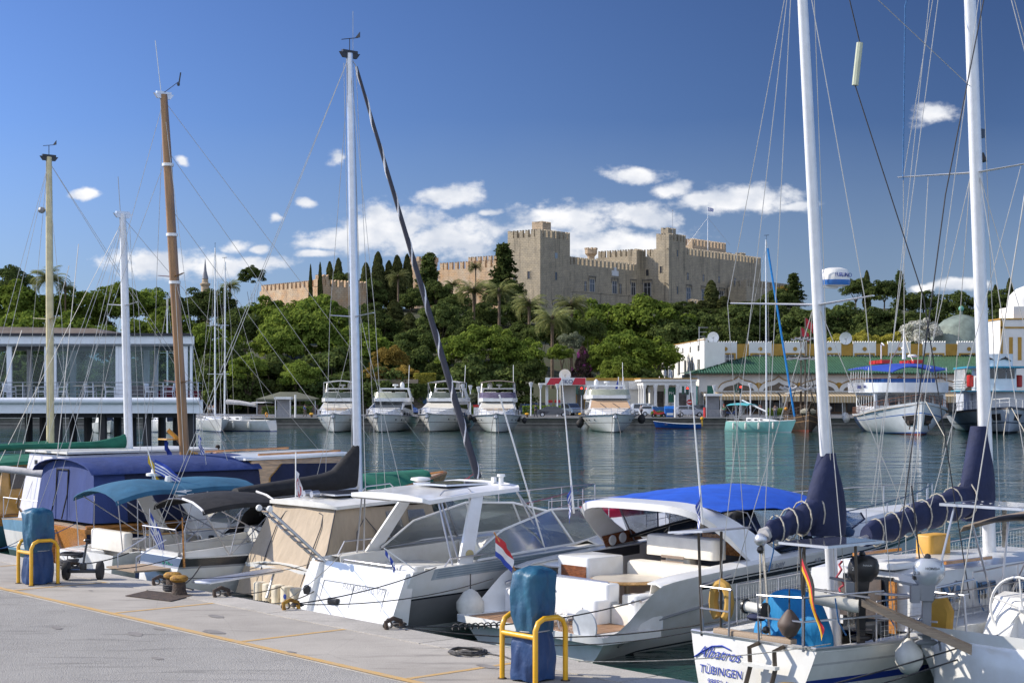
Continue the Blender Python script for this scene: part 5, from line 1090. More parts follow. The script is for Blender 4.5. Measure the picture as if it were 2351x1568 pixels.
car(1583,953,62,'silver hatchback partly behind the motorcycles',(.42,.43,.47),'hatch',0,213,'silver')
car(1485,948,62,'white sport utility car behind a smaller white car',(.72,.73,.74),'suv',0,222,'white')
car(1500,953,55,'small white hatchback in front of the white utility car',(.74,.74,.75),'hatch',0,217.5,'white')
car(935,938,48,'blue hatchback between the second and third yachts',(.05,.10,.28),'hatch',R(-60),231,'blue')
car(1313,938,50,'blue grey car facing us behind the grey sedan',(.10,.13,.17),'suv',R(-70),224,'blue grey')
car(1238,935,50,'dark car behind the long hedge',(.03,.035,.04),'suv',R(-80),232,'black')
car(1212,936,40,'dark blue car right of the fourth yacht',(.03,.05,.10),'hatch',R(-75),233,'dark blue')
car(1045,936,40,'dark blue car behind the third yacht',(.03,.06,.12),'hatch',R(180),231,'deep blue')
car(1620,946,40,'dark van by the market arcade',(.02,.03,.05),'hatch',0,224,'ink')
def person(px,pyfoot,Y,label,top,legs,z=None,pose='stand',rz=0,skin=(.35,.2,.13),hair=(.03,.02,.015),h=1.72):
    z = z if z is not None else 1.21; t = thing('person',label,'person',(X(px,Y),Y,z),rz)
    k = h / 1.72; J = {'pelvis': (0,0,.95),'chest': (.02,0,1.3),'neck': (.02,0,1.46),'head': (.04,0,1.6),'hl': (0,.1,.9),'kl': (.12,.1,.5),'fl': (.18,.1,.06),'hr': (0,-.1,.9),'kr': (-.02,-.1,.5),'fr': (-.22,-.1,.08),
         'sl': (.02,.2,1.4),'el': (-.06,.27,1.12),'wl': (.08,.27,.88),'sr': (.02,-.2,1.4),'er': (-.04,-.27,1.12),'wr': (.14,-.25,.92)}
    if pose == 'sit': J.update({'kl': (.42,.12,.92),'fl': (.46,.12,.48),'kr': (.42,-.12,.92),'fr': (.46,-.12,.48),'wl': (.3,.2,1.0),'wr': (.3,-.2,1.0)})
    if pose == 'still': J.update({'kl': (.02,.1,.5),'fl': (0,.1,.06),'kr': (.02,-.1,.5),'fr': (0,-.1,.06)})
    def skin_part(name,joints,edges,rad,m_):
        me = bpy.data.meshes.new(name); me.from_pydata([tuple(k * c for c in J[j]) for j in joints],[(joints.index(a),joints.index(b)) for a,b in edges],[]); me.materials.append(m_)
        o = bpy.data.objects.new(name,me); COL.objects.link(o); o.parent = t; s = o.modifiers.new('s','SKIN'); 
        for i,j in enumerate(joints): me.skin_vertices[0].data[i].radius = (rad[i] * k,rad[i] * k)
        me.skin_vertices[0].data[0].use_root = True; o.modifiers.new('u','SUBSURF').levels = 1; return o
    sk = mat('skin',skin,.6)
    js = ['pelvis','chest','neck','head','hl','kl','fl','hr','kr','fr','sl','el','wl','sr','er','wr']
    ed = [('pelvis','chest'),('chest','neck'),('neck','head'),('pelvis','hl'),('hl','kl'),('kl','fl'),('pelvis','hr'),('hr','kr'),('kr','fr'),('chest','sl'),('sl','el'),('el','wl'),('chest','sr'),('sr','er'),('er','wr')]
    skin_part('body',js,ed,[.12,.13,.055,.10,.09,.06,.045,.09,.06,.045,.06,.045,.03,.06,.045,.03],sk)
    a = ['pelvis','chest','sl','el','sr','er']; skin_part('shirt',a,[('pelvis','chest'),('chest','sl'),('sl','el'),('chest','sr'),('sr','er')],[.14,.16,.075,.06,.075,.06],mat('shirt ' + str(top),top,.9))
    a = ['pelvis','hl','kl','fl','hr','kr','fr']; skin_part('trousers',a,[('pelvis','hl'),('hl','kl'),('kl','fl'),('pelvis','hr'),('hr','kr'),('kr','fr')],[.145,.105,.075,.06,.105,.075,.06],mat('trousers ' + str(legs),legs,.9))
    part('hair',mat('hair' + str(hair),hair,.9),t,lambda m: m.ball((.02 * k,0,1.655 * k),.105 * k,(1,.9,.85),10)); return t
person(1348,948,219,'person in blue work clothes walking near the traffic lights',(.05,.09,.22),(.05,.09,.22),rz=R(180),hair=(.4,.4,.42))
person(1662,957,206,'person in green shirt by the kiosk next to the red stand',(.10,.35,.20),(.08,.08,.1),pose='still',rz=R(-90),hair=(.35,.04,.03))
person(1780,948,196,'person in pale shirt on the deck behind the aqua sailboat',(.6,.5,.5),(.2,.2,.25),z=1.3,pose='still',rz=R(-90))
for a in ((1303,938,226,'pedestrian in white top by the petrol station',(.6,.6,.58),(.05,.06,.1)),(1472,955,205,'pedestrian in grey right of the largest yacht',(.2,.2,.22),(.04,.04,.05)),(1745,950,214,'pedestrian in red shirt before the striped awnings',(.4,.04,.04),(.1,.1,.12)),(1230,955,207,'pedestrian in dark clothes left of the grey sedan',(.04,.05,.08),(.05,.05,.06)),(700,952,208,'pedestrian in blue left of the first yacht',(.06,.12,.3),(.12,.1,.09)),(1905,952,206,'pedestrian in pale shirt left of the ferry',(.5,.5,.45),(.08,.08,.1))):
    person(*a,pose='still' if a[0] % 2 else 'walk',rz=R(a[0] % 360))
def moto(px,py,Y,label,col,rz=0,s=1.0,grp=None):
    t = thing('motorcycle',label,'motorcycle',(X(px,Y),Y,1.21),rz,grp)
    for x in (-.65,.65):
        wh = part('wheel',RUBBER,t,lambda m: m.lathe([(.27,-.05),(.31,0),(.27,.05),(.25,0)],(x * s,0,.31),16,axis='y')); part('rim',ALU,wh,lambda m: m.lathe([(.06,-.03),(.06,.03)],(x * s,0,.31),8,axis='y'))
    part('frame',col,t,lambda m: (m.tube([(.6 * s,0,.35),(.48 * s,0,.95)],.06,6),m.rings([[(.5 * s,-.1,.55),(.5 * s,.1,.55),(.5 * s,.08,.95),(.5 * s,-.08,.95)],[(.1 * s,-.12,.4),(.1 * s,.12,.4),(.1 * s,.1,.68),(.1 * s,-.1,.68)],[(-.75 * s,-.09,.6),(-.75 * s,.09,.6),(-.75 * s,.06,.78),(-.75 * s,-.06,.78)]]),m.ball((.62 * s,0,.92),.13,(.8,1,1.1),8)))
    part('seat',BLACKP,t,lambda m: m.box(-.62 * s,.12 * s,-.12,.12,.78,.86)); part('engine',GREYP,t,lambda m: m.box(-.15,.2,-.12,.12,.22,.45))
    part('handlebar',BLACKP,t,lambda m: m.tube([(.42 * s,-.33,1.05),(.5 * s,0,.98),(.42 * s,.33,1.05)],.02,5)); return t
moto(1512,955,203.5,'bright red motorcycle parked on the far quay edge',REDP,R(180),1.0)
moto(1548,953,205,'dark scooter parked beside the blue bin',BLACKP,R(-95)); moto(1561,953,205,'second dark scooter beside the silver car',GREYP,R(-90))
moto(1680,955,206,'dark blue motorcycle by the kiosk',mat('dark blue enamel',(.02,.04,.12),.3),R(10))
RB = mat('recycling blue',(.01,.14,.5),.45,var=.15)
b = thing('recycling_bin','bright blue recycling container beside the scooters','bin',(X(1538,208),208,1.2))
part('body',RB,b,lambda m: m.rings([[(-.6,-.45,.1),(.6,-.45,.1),(.6,.45,.1),(-.6,.45,.1)],[(-.7,-.5,1.15),(.7,-.5,1.15),(.7,.5,1.15),(-.7,.5,1.15)],[(-.68,-.2,1.5),(.68,-.2,1.5),(.68,.3,1.5),(-.68,.3,1.5)]]),smooth=False)
part('label_panel',WHITEP,b,lambda m: m.box(-.45,.45,-.51,-.49,.3,.6))
b = thing('waste_container','long blue waste container behind the red motorcycle','container',(X(1522,214),214,1.2))
part('body',mat('container blue',(.03,.12,.3),.5),b,lambda m: m.hexa([(-1.2,-.5,0.1),(1.2,-.5,.1),(1.2,.6,.1),(-1.2,.6,.1),(-1.4,-.6,1.3),(1.4,-.6,1.3),(1.4,.7,1.3),(-1.4,.7,1.3)]),smooth=False)
# lamps, signals, signs
def lamp(px,ptop,Y,label,zb=1.2):
    t = thing('street_lamp',label,'street lamp',(X(px,Y),Y,zb),0,'white street lamps along the far quay'); h = Z(ptop,Y) - zb
    part('post',MASTW,t,lambda m: m.tube([(0,0,0),(0,0,h - .7)],.11,8,.08)); part('lantern',mat('lantern glass',(.6,.62,.64),.3),t,lambda m: m.lathe([(.12,h - .7),(.28,h - .1),(.3,h),(.05,h + .05)],n=8))
for a in ((1219,878,222,'street lamp in front of the domed ficus, between third and fourth yachts'),(1241,882,226,'street lamp left of the petrol station'),(1280,882,216,'street lamp right of the grey sedan roof'),(1370,888,220,'street lamp beside the no entry signs'),(1062,882,220,'street lamp just right of the third yacht canopy'),(1080,885,226,'thin street lamp behind the clipped olive trees'),(1099,888,205,'street lamp touching the left of the fourth yacht'),(1723,880,215,'street lamp by the striped awnings left of the thin mast'),(1640,885,216,'street lamp in front of the portico')): lamp(*a)
def signal(px,ptop,Y,label,lit=True):
    t = thing('traffic_light',label,'traffic light',(X(px,Y),Y,1.2),0,'traffic lights on the far road'); h = Z(ptop,Y) - 1.2
    part('post',ALU,t,lambda m: m.tube([(0,0,0),(0,0,h)],.07,6)); hd = part('housing',mat('signal green',(.02,.07,.05),.5),t,lambda m: (m.box(-.2,.2,-.22,.1,h - 1.1,h),m.box(-.75,-.4,-.05,.15,h - 1.0,h + .1)),smooth=False)
    part('red_lamp',mat('lit red lamp',(1,.03,.02),.5,emit=4) if lit else REDP,hd,lambda m: m.lathe([(.13,-.26),(.13,-.225)],(0,0,h - .2),12,axis='y'))
    for k in (1,2): part('dark_lamp',BLACKP,hd,lambda m: m.lathe([(.12,-.25),(.12,-.225)],(0,0,h - .2 - .34 * k),12,axis='y'))
for a in ((1335,888,212,'traffic light showing red left of the no entry sign'),(1347,889,214,'traffic light showing red above the no entry sign'),(1363,900,213,'unlit traffic light left of the largest yacht',False),(1578,888,220,'traffic light in front of the green shop signs'),(1700,885,222,'traffic light by the striped awning')): signal(*a)
def noentry(px,py,Y,label):
    p = at(px,py,Y); t = thing('no_entry_sign',label,'road sign',(p.x,p.y,1.2),0,'round red no entry signs'); h = p.z - 1.2
    part('post',ALU,t,lambda m: m.tube([(0,.05,0),(0,.05,h + .3)],.04,6)); d = part('disc',REDP,t,lambda m: m.lathe([(.36,-.02),(.36,.02)],(0,0,h),20,axis='y')); part('bar',WHITEP,d,lambda m: m.box(-.25,.25,-.035,-.021,h - .06,h + .06))
noentry(1350,923,213.6,'red no entry disc below the traffic light by the petrol station'); noentry(1583,923,219,'red no entry disc in front of the portico'); noentry(1331,921,214,'red no entry disc left of the other one by the petrol station') if False else None
for k,(px,pt_,f,l) in enumerate(((1420,865,[FB,FB],'white flagpole with a blue flag behind the largest yacht'),(1431,865,[FB,FW],'white flagpole with a striped flag behind the largest yacht'),(1514,864,[FB,FB],'flagpole with a blue flag left of the market wing'),(1526,864,[FB,FW],'flagpole with a striped flag left of the market wing'))):
    Y = 238; t = thing('flagpole',l,'flagpole',(X(px,Y),Y,1.2)); h = Z(pt_,Y) - 1.2; part('pole',MASTW,t,lambda m: m.tube([(0,0,0),(0,0,h)],.06,6)); flag(t,(0,0,h - .1),1.2,1.0,greek,f,drop=1.6,ang=PI)
# kiosks, cafe canopy
def kiosk(px,Y,w,zt_,label,red=False):
    t = thing('kiosk',label,'kiosk',(X(px,Y),Y,1.2)); w /= 2
    part('roof',WHITEP,t,lambda m: m.box(-w,w,-.9,.9,zt_ - .3,zt_)); part('post',WHITEP,t,lambda m: [m.box(s * (w - .15) - .06,s * (w - .15) + .06,-.7,-.58,0,zt_ - .3) for s in (-1,1)])
    part('counter',mat('kiosk grey',(.25,.26,.28),.6),t,lambda m: m.box(-w + .2,w - .2,-.5,.6,0,1.0)); part('screen',GREYP,t,lambda m: m.box(-w + .2,w - .2,.5,.6,1.0,zt_ - .3)) 
    if red: part('red_panel',REDP,t,lambda m: m.box(-w - .1,-w + .05,-.8,.6,0,1.3))
kiosk(651,205,2.2,2.7,'small white kiosk on the quay left of the first yacht'); kiosk(1637,208,2.2,3.1,'white roofed ticket kiosk left of the aqua sailboat',True)
cn = thing('cafe_canopy','low green grey pyramid canopy of a cafe under the trees','canopy',(X(662,232),232,0))
part('canopy',mat('olive grey canvas',(.11,.115,.08),.9),cn,lambda m: m.rings([[(-4.3,-2.5,3.5),(4.3,-2.5,3.5),(4.3,2.5,3.5),(-4.3,2.5,3.5)],[(-1.2,-.4,4.5),(1.2,-.4,4.5),(1.2,.4,4.5),(-1.2,.4,4.5)]])); part('valance',MATS['olive grey canvas'],cn,lambda m: m.box(-4.3,4.3,-2.54,-2.5,3.2,3.5))
part('pole',ALU,cn,lambda m: [m.tube([(x,-2.3,1.2),(x,-2.3,3.5)],.06,5) for x in (-4.2,0,4.2)]); part('counter',mat('cafe clutter',(.16,.12,.1),.8,var=.8,vscale=2.2),cn,lambda m: m.box(-4.3,4.3,-.6,.2,1.2,2.6))
for px,lab in ((678,'white pole on the far quay beside the kiosk'),(1550,'thin white pole beside the blue bin')):
    t = thing('pole',lab,'pole',(X(px,202.5),202.5,1.2)); part('shaft',WHITEP,t,lambda m: m.tube([(0,0,0),(0,0,2.9)],.12,8)); part('cap',WHITEP,t,lambda m: m.lathe([(.14,2.9),(.14,2.96)],n=8))
for k,(px,lab) in enumerate(((1071,'yellow topped bollard between third and fourth yachts'),(1333,'yellow topped bollard left of the largest yacht'),(1210,'yellow topped bollard right of the fourth yacht'),(1822,'yellow topped bollard behind the pirate ship'),(715,'yellow topped bollard left of the first yacht'))):
    t = thing('quay_bollard',lab,'bollard',(X(px,200.9),200.9,1.3),0,'bollards on the far quay'); part('stem',RUST,t,lambda m: m.lathe([(.22,0),(.16,.1),(.16,.35)],n=8)); part('cap',HOOP,t,lambda m: m.lathe([(.2,.35),(.28,.42),(.26,.55),(.1,.62)],n=8))
t = thing('hydrant_cabinet','red and white service cabinet beside the fourth yacht','cabinet',(X(1098 - 5,203),203,1.2)); part('body',WHITEP,t,lambda m: m.box(-.3,.3,-.2,.2,0,1.4)); part('lid',REDP,t,lambda m: m.box(-.36,.36,-.25,.25,1.4,1.7))

# ================================================================ rowing boat, aqua sailboat, ferries, pirate ship
rb = thing('rowing_boat','long blue open wooden boat with yellow outboard along the far quay','rowing boat',(X(1609,197.5),197.5,0),PI)
Hr = Hull(5.9,1.8,.62,.95,.6,.45,2,.2,0,.4,.7,1.8,.08)
BL = mat('bright blue boat paint',(.015,.09,.38),.4,var=.2)
Hr.build(rb,[0,.3,1],[1,0],[BL,ANTIR],16); part('thwart',TEAKG,rb,lambda m: [m.box(x,x + .3,-.8,.8,.5,.54) for x in (1.2,2.8,4.2)]); part('gunwale',WHITEP,rb,lambda m: [m.tube(Hr.rail_path(0,5.9,s,.0,0),.035,5) for s in (1,-1)])
part('outboard',HOOP,rb,lambda m: (m.ball((-.15,0,1.25),.3,(.8,.9,.7),10),m.box(-.25,-.05,-.1,.1,.3,1.1)))
# aqua sailboat, bow to the right
def sailboat_far(px_st,px_bow,Y,yaw,label,hullmats,qs,mis,mast_px,ptop,pbase,sp,L=None,fb=1.35,mastm=MASTW,stays=True,group='sailing boats at the far side',bow_left=False):
    L = L or abs(px_bow - px_st) / CF * Y / math.cos(yaw); a = yaw if not bow_left else PI - yaw
    t = thing('sailing_boat',label,'sailing boat',(X(px_st,Y),Y,0),a,group)
    H = Hull(L,L * .32,fb * .85,fb,.7,.45,2.1,.35,-.5,.8,.7,1.6,.05); H.build(t,qs,mis,hullmats,22)
    part('deck',NSLIP,t,lambda m: H.deck(m,0,L - .05,-.03,.1))
    part('cabin',GEL,t,lambda m: m.rings([[(x,-w,H.sh(x) - .05),(x,w,H.sh(x) - .05),(x,w * .8,H.sh(x) + h),(x,-w * .8,H.sh(x) + h)] for x,w,h in ((L * .3,L * .105,.48),(L * .5,L * .1,.42),(L * .72,L * .05,.1))]))
    part('cabin_window',GLASSD,t,lambda m: [m.ball((L * q,s * L * .098,H.sh(L * q) + .22),.22,(1.2,.12,.35),8) for q in (.35,.45,.53) for s in (1,-1)])
    part('railing',STEEL,t,lambda m: [rails(m,H,0.1,L * .97,s,.62,8,.022) for s in (1,-1)])
    xm = L * .56; ht = Z(ptop,Y)
    ms = part('mast',mastm,t,lambda m: m.tube([(xm,0,1.3),(xm - .1,0,ht)],.11,8,.07))
    part('spreader',mastm,ms,lambda m: [m.tube([(xm - .05,-.9,Z(p,Y)),(xm,0,Z(p,Y) + .02),(xm - .05,.9,Z(p,Y))],.035,5) for p in sp])
    part('masthead_vane',BLACKP,ms,lambda m: (m.tube([(xm,0,ht),(xm,0,ht + .5)],.02,4),m.tube([(xm - .3,0,ht + .5),(xm + .3,0,ht + .5)],.03,4)))
    if stays: part('rigging',WIREP,t,lambda m: [m.tube(p,.016,4) for p in ([(xm,0,ht - .1),(L - .1,0,H.sh(L))],[(xm,0,ht - .1),(.1,0,H.sh(0) + .3)],[(xm,0,ht - .3),(xm - .3,.95,Z(sp[0],Y)),(xm - .3,H.b(xm),H.sh(xm))],[(xm,0,ht - .3),(xm - .3,-.95,Z(sp[0],Y)),(xm - .3,-H.b(xm),H.sh(xm))])])
    return t,H,xm,ht
AQ = mat('aqua hull',(.33,.66,.62),.3,var=.05,coat=.4); AQC = mat('aqua canvas',(.08,.38,.42),.7)
t,H,xm,ht = sailboat_far(1676,1783,186,R(-38),'aqua hulled sailboat with turquoise bimini on the far quay',[AQ,ANTIF,WHITEP],[0,.2,.24,.9,1],[1,2,0,0],1735,556,990,(700,),L=8.6)
part('bimini',AQC,t,lambda m: m.patch([[(.2 + 2.8 * i / 6,-1.2 + 2.4 * j / 6,3.0 + .2 * math.sin(PI * j / 6) + .1 * math.sin(PI * i / 6)) for j in range(7)] for i in range(7)],.05)); part('bimini_frame',STEEL,t,lambda m: [m.tube([(1.6,s * 1.25,1.2),(x,s * 1.2,3.0)],.025,5) for s in (1,-1) for x in (.2,1.6,3)])
part('boom',MASTW,t,lambda m: (m.tube([(xm,0,2.3),(1.6,0,3.6)],.1,6))); part('furled_sail',mat('azure sail strip',(.0,.18,.5),.7),t,lambda m: m.tube([(xm + .15,0,ht - 1),(H.L - .2,0,1.8)],.12,7))
for k in range(4): 
    p = H.pt(1.2 + 1.7 * k,.9,-1); q = t.matrix_basis @ Vector((p[0],p[1] - .14,p[2] - .35)); fender('f',['white fender at the stern of the aqua sailboat','second white fender from the stern of the aqua sailboat','third white fender from the stern of the aqua sailboat','white fender nearest the bow of the aqua sailboat'][k],tuple(q),.13,.75,FENDER,'white fenders on the aqua sailboat',.3)
# white boats behind the left masts
WG_ = [GEL,ANTIF,BLUEST]
t,H,xm,ht = sailboat_far(622,497,186,R(20),'white sailboat with blue and white fenders right of the wooden mast',WG_,[0,.22,.26,.9,1],[1,2,0,0],545,598,985,(745,858),L=11,fb=1.45,bow_left=True)
part('sail_cover',GREYC,t,lambda m: m.tube([(xm - .3,0,3.4),(xm - 2,0,3.3),(xm - 4.2,0,3.0)],.3,8,.2)); part('bimini',GREYC,t,lambda m: m.patch([[(.3 + 1.8 * i / 4,-1.2 + 2.4 * j / 4,3.3 + .1 * math.sin(PI * j / 4)) for j in range(5)] for i in range(5)],.04)); part('lifebuoy',ORANGE,t,lambda m: m.tube([(.1 + .0 * a,.9 + .25 * math.cos(TAU * a / 12),1.9 + .25 * math.sin(TAU * a / 12)) for a in range(12)],.07,6,close=True))
for k in range(4):
    p = H.pt(2 + 2.0 * k,.9,1); q = t.matrix_basis @ Vector((p[0],p[1] + .14,p[2] - .35)); fender('f',['white fender nearest the stern of the white sailboat','second white fender of the white sailboat','third white fender of the white sailboat','dark blue fender at the bow of the white sailboat'][k],tuple(q),.15,.75,FENDB if k == 3 else FENDER,'fenders on the white sailboat',.3)
t,H,xm,ht = sailboat_far(475,436,190,R(-70),'white sailboat seen from its bow just right of the wooden mast',WG_,[0,.22,.26,.9,1],[1,2,0,0],450,578,985,(752,860),L=10.5,fb=1.5)
person(481,955,196,'person in white shirt standing on the bow on sailboat',(.7,.7,.7),(.25,.2,.15),z=1.35,pose='still',rz=R(-60)); person(491,955,196.5,'person in pale blue shirt standing beside the one in white',(.45,.5,.6),(.1,.1,.14),z=1.35,pose='still',rz=R(-110))
t,H,xm,ht = sailboat_far(345,405,184,R(-50),'small white sailboat beneath the pavilion edge',WG_,[0,.22,.26,.9,1],[1,2,0,0],385,690,985,(812,),L=7.5,fb=1.5)
for k,(px,l) in enumerate(((235,'white motor boat seen between the pavilion piles left of the white mast'),(385,'white motor boat under the right end of the pavilion'))):
    Y = 178; t = thing('motor_boat',l,'motor boat',(X(px,Y) - 1,Y + 3,0),R(-65),'boats glimpsed under the pavilion'); H = Hull(6.5,2.5,1.0,1.4,.85,.4,2.3,.3,0,1.2,1,1.4); H.build(t,[0,.25,1],[1,0],[GELD,ANTIF],16); part('deck',GELD,t,lambda m: H.deck(m,0,6.4)); part('cabin',GELD,t,lambda m: m.hexa([(1.8,-.9,1),(4.4,-.8,1.2),(4.4,.8,1.2),(1.8,.9,1),(2,-.75,2.0),(3.6,-.65,2.0),(3.6,.65,2.0),(2,.75,2.0)])); part('windscreen',GLASSD,t,lambda m: m.hexa([(4.38,-.7,1.3),(4.46,-.7,1.3),(4.46,.7,1.3),(4.38,.7,1.3),(3.7,-.6,1.9),(3.78,-.6,1.9),(3.78,.6,1.9),(3.7,.6,1.9)]))

def ferry():
    L,B = 22,9.0; Yb = CH * CF / (1000 - HY0) - .5; a = R(-93); px = 2118
    t = thing('tour_boat','white excursion ferry with blue awning roof and two anchor pockets','ferry',(X(px,Yb) - L * math.cos(a),Yb - L * math.sin(a),0),a)
    H = Hull(L,B,2.0,3.6,.85,.45,3.0,.6,.5,1.2,.85,2.3,0,.25)
    FH = mat('ferry white',(.66,.69,.73),.45,var=.12,vscale=.5); FBL = mat('ferry blue',(.02,.12,.42),.4)
    H.build(t,[0,.20,.235,.70,.725,1],[1,2,0,2,0],[FH,ANTIR,FBL],36)
    part('main_deck',TEAKG,t,lambda m: H.deck(m,0,L - .1,-.25,.05)); part('bulwark_rail',mat('brown rail',(.16,.07,.04),.5),t,lambda m: [rails(m,H,1,L - .1,s,.75,26,.03,True,.05) for s in (1,-1)])
    z1 = 2.2; zt_ = 4.55; hb = B / 2 - .7
    part('saloon',FH,t,lambda m: m.hexa([(3,-hb,z1),(15.8,-hb,z1),(15.8,hb,z1),(3,hb,z1),(3,-hb,zt_),(15.3,-hb,zt_),(15.3,hb,zt_),(3,hb,zt_)]),smooth=False)
    for i in range(6): part('saloon_window',GLASSD,t,lambda m: m.box(15.55,15.72,-hb + .25 + i * (2 * hb - .3) / 6,-hb + (2 * hb - .3) * (i + 1) / 6,3.15,4.25))
    for i in range(7):
        for s in (1,-1): part('saloon_window',GLASSD,t,lambda m: m.box(3.8 + i * 1.6,5.0 + i * 1.6,s * hb - .03,s * hb + .03,3.0,4.2))
    hw = B / 2 - .05
    def upper(m):
        P = []; 
        for i in range(25):
            u = PI * (i / 24 - .5); P.append((12.8 + 4.4 * max(0,math.cos(u)) ** .75,hw * math.sin(u)))
        P = [(1.2,-hw)] + P + [(1.2,hw)]
        m.slab([(x,y,4.5) for x,y in P],(0,0,.12)); 
        g = [[(x,y,4.56) for x,y in P],[(x * 1.0 - .0,y * 1.015,5.6) for x,y in P]]; m.patch(g,.05,d=(1,0,0))
    part('upper_deck',FH,t,upper,smooth=False)
    part('upper_rail',MATS['brown rail'],t,lambda m: (m.tube([(1.2,-hw,6.05)] + [(12.8 + 4.4 * max(0,math.cos(PI * (i / 24 - .5))) ** .75,hw * math.sin(PI * (i / 24 - .5)),6.05) for i in range(25)] + [(1.2,hw,6.05)],.04,5)))
    for i in range(8):
        for s in (1,-1): part('roof_post',WHITEP,t,lambda m: m.tube([(2 + i * 1.7,s * (hw - .15),4.6),(2 + i * 1.7,s * (hw - .25),7.3)],.045,5))
    for k,y in enumerate((-2.2,-.8,.8,2.2)): part('roof_post',WHITEP,t,lambda m: m.tube([(16.6 - abs(y) * .25,y,4.6),(16.0 - abs(y) * .25,y,7.3)],.045,5))
    for i in range(11): part('seat_row',FBL,t,lambda m: m.box(4.0 + i * 1.05,4.35 + i * 1.05,-2.8,2.8,5.2,6.1))
    part('awning',mat('ferry blue canvas',(.012,.05,.33),.8),t,lambda m: m.patch([[(1.6 + 15.2 * i / 12,(hw + .1) * (-1 + j / 4) * (1 if i < 10 else 1 - .18 * (i - 9)),7.75 - .55 * (j / 4 - 1) ** 2 - (.0 if i < 9 else .1 * (i - 8))) for j in range(9)] for i in range(13)],.1))
    part('life_raft',REDP,t,lambda m: [m.box(3 + i * 2.2,4.8 + i * 2.2,-2.3,-1.2,7.75,8.15) for i in range(4)] and [m.box(3 + i * 2.2,4.8 + i * 2.2,1.2,2.3,7.75,8.15) for i in range(4)])
    mm = part('mast',WHITEP,t,lambda m: (m.tube([(12,0,8.2),(12,0,11.6)],.22,8,.06),m.tube([(8,-1.8,8.3),(8,-1.8,9.9),(8.4,-1.8,10.1),(9.8,-1.8,9.8)],.08,6)))
    part('radar',WHITEP,mm,lambda m: (m.lathe([(.5,8.45),(.55,8.6),(.4,8.75)],(10.5,1.2,0),12),m.box(6,7.8,.8,1,9.5,9.65),m.tube([(6.9,.9,8.3),(6.9,.9,9.5)],.07,5)))
    part('stay',ROPE,t,lambda m: (m.tube(sag((12,0,11.4),(17,0,7.9),.4),.06,4),m.tube(sag((12,0,11.4),(4,0,8.4),.5),.06,4)))
    for s in (1,-1):
        def pk(m):
            pts = [H.pt(L * q,z,s) for q,z in ((.905,.42),(.965,.42),(.975,.68),(.895,.68))]; m.slab([(p[0],p[1] + s * .03,p[2]) for p in pts],(.1,s * .05,0))
        part('anchor_pocket',mat('rust black recess',(.025,.02,.02),.8),t,pk); q = H.pt(L * .94,.5,s); part('anchor',RUST,t,lambda m: (m.box(q[0] - .15,q[0] + .35,q[1] - .25 + s * .15,q[1] + .25 + s * .15,q[2] - .15,q[2] + .15),m.tube([(q[0],q[1] + s * .1,q[2]),(q[0],q[1] + s * .25,q[2] - .8)],.06,5)))
    M = frame_m((10.2,-hw - .2,4.95),(1,0,0),(0,0,1)); text_obj('GREGORIS',.52,mat('dark blue lettering',(.02,.04,.2),.5),t,M,th=.01); M = frame_m((13.4,-hw * .985 - .18,5.02),(1,.03,0),(0,0,1)); text_obj('Lindos',.55,MATS['dark blue lettering'],t,M,shear=.3,th=.01)
    part('anchor_chain',ROPE,t,lambda m: [m.tube([(L * .99,s * .3,3.7),(L + 4.5,s * 1.4,-.1)],.05,4) for s in (1,-1)])
    for k,x in enumerate((.5,1.2)):
        q = t.matrix_basis @ Vector((x + 1,-B / 2 - .3,1.7 - k * .3)); fender('f',['white round fender at the ferry stern, upper one','white round fender at the ferry stern, lower one'][k],tuple(q),.42,.84,FENDER,'round fenders at the ferry stern',.4)
ferry()
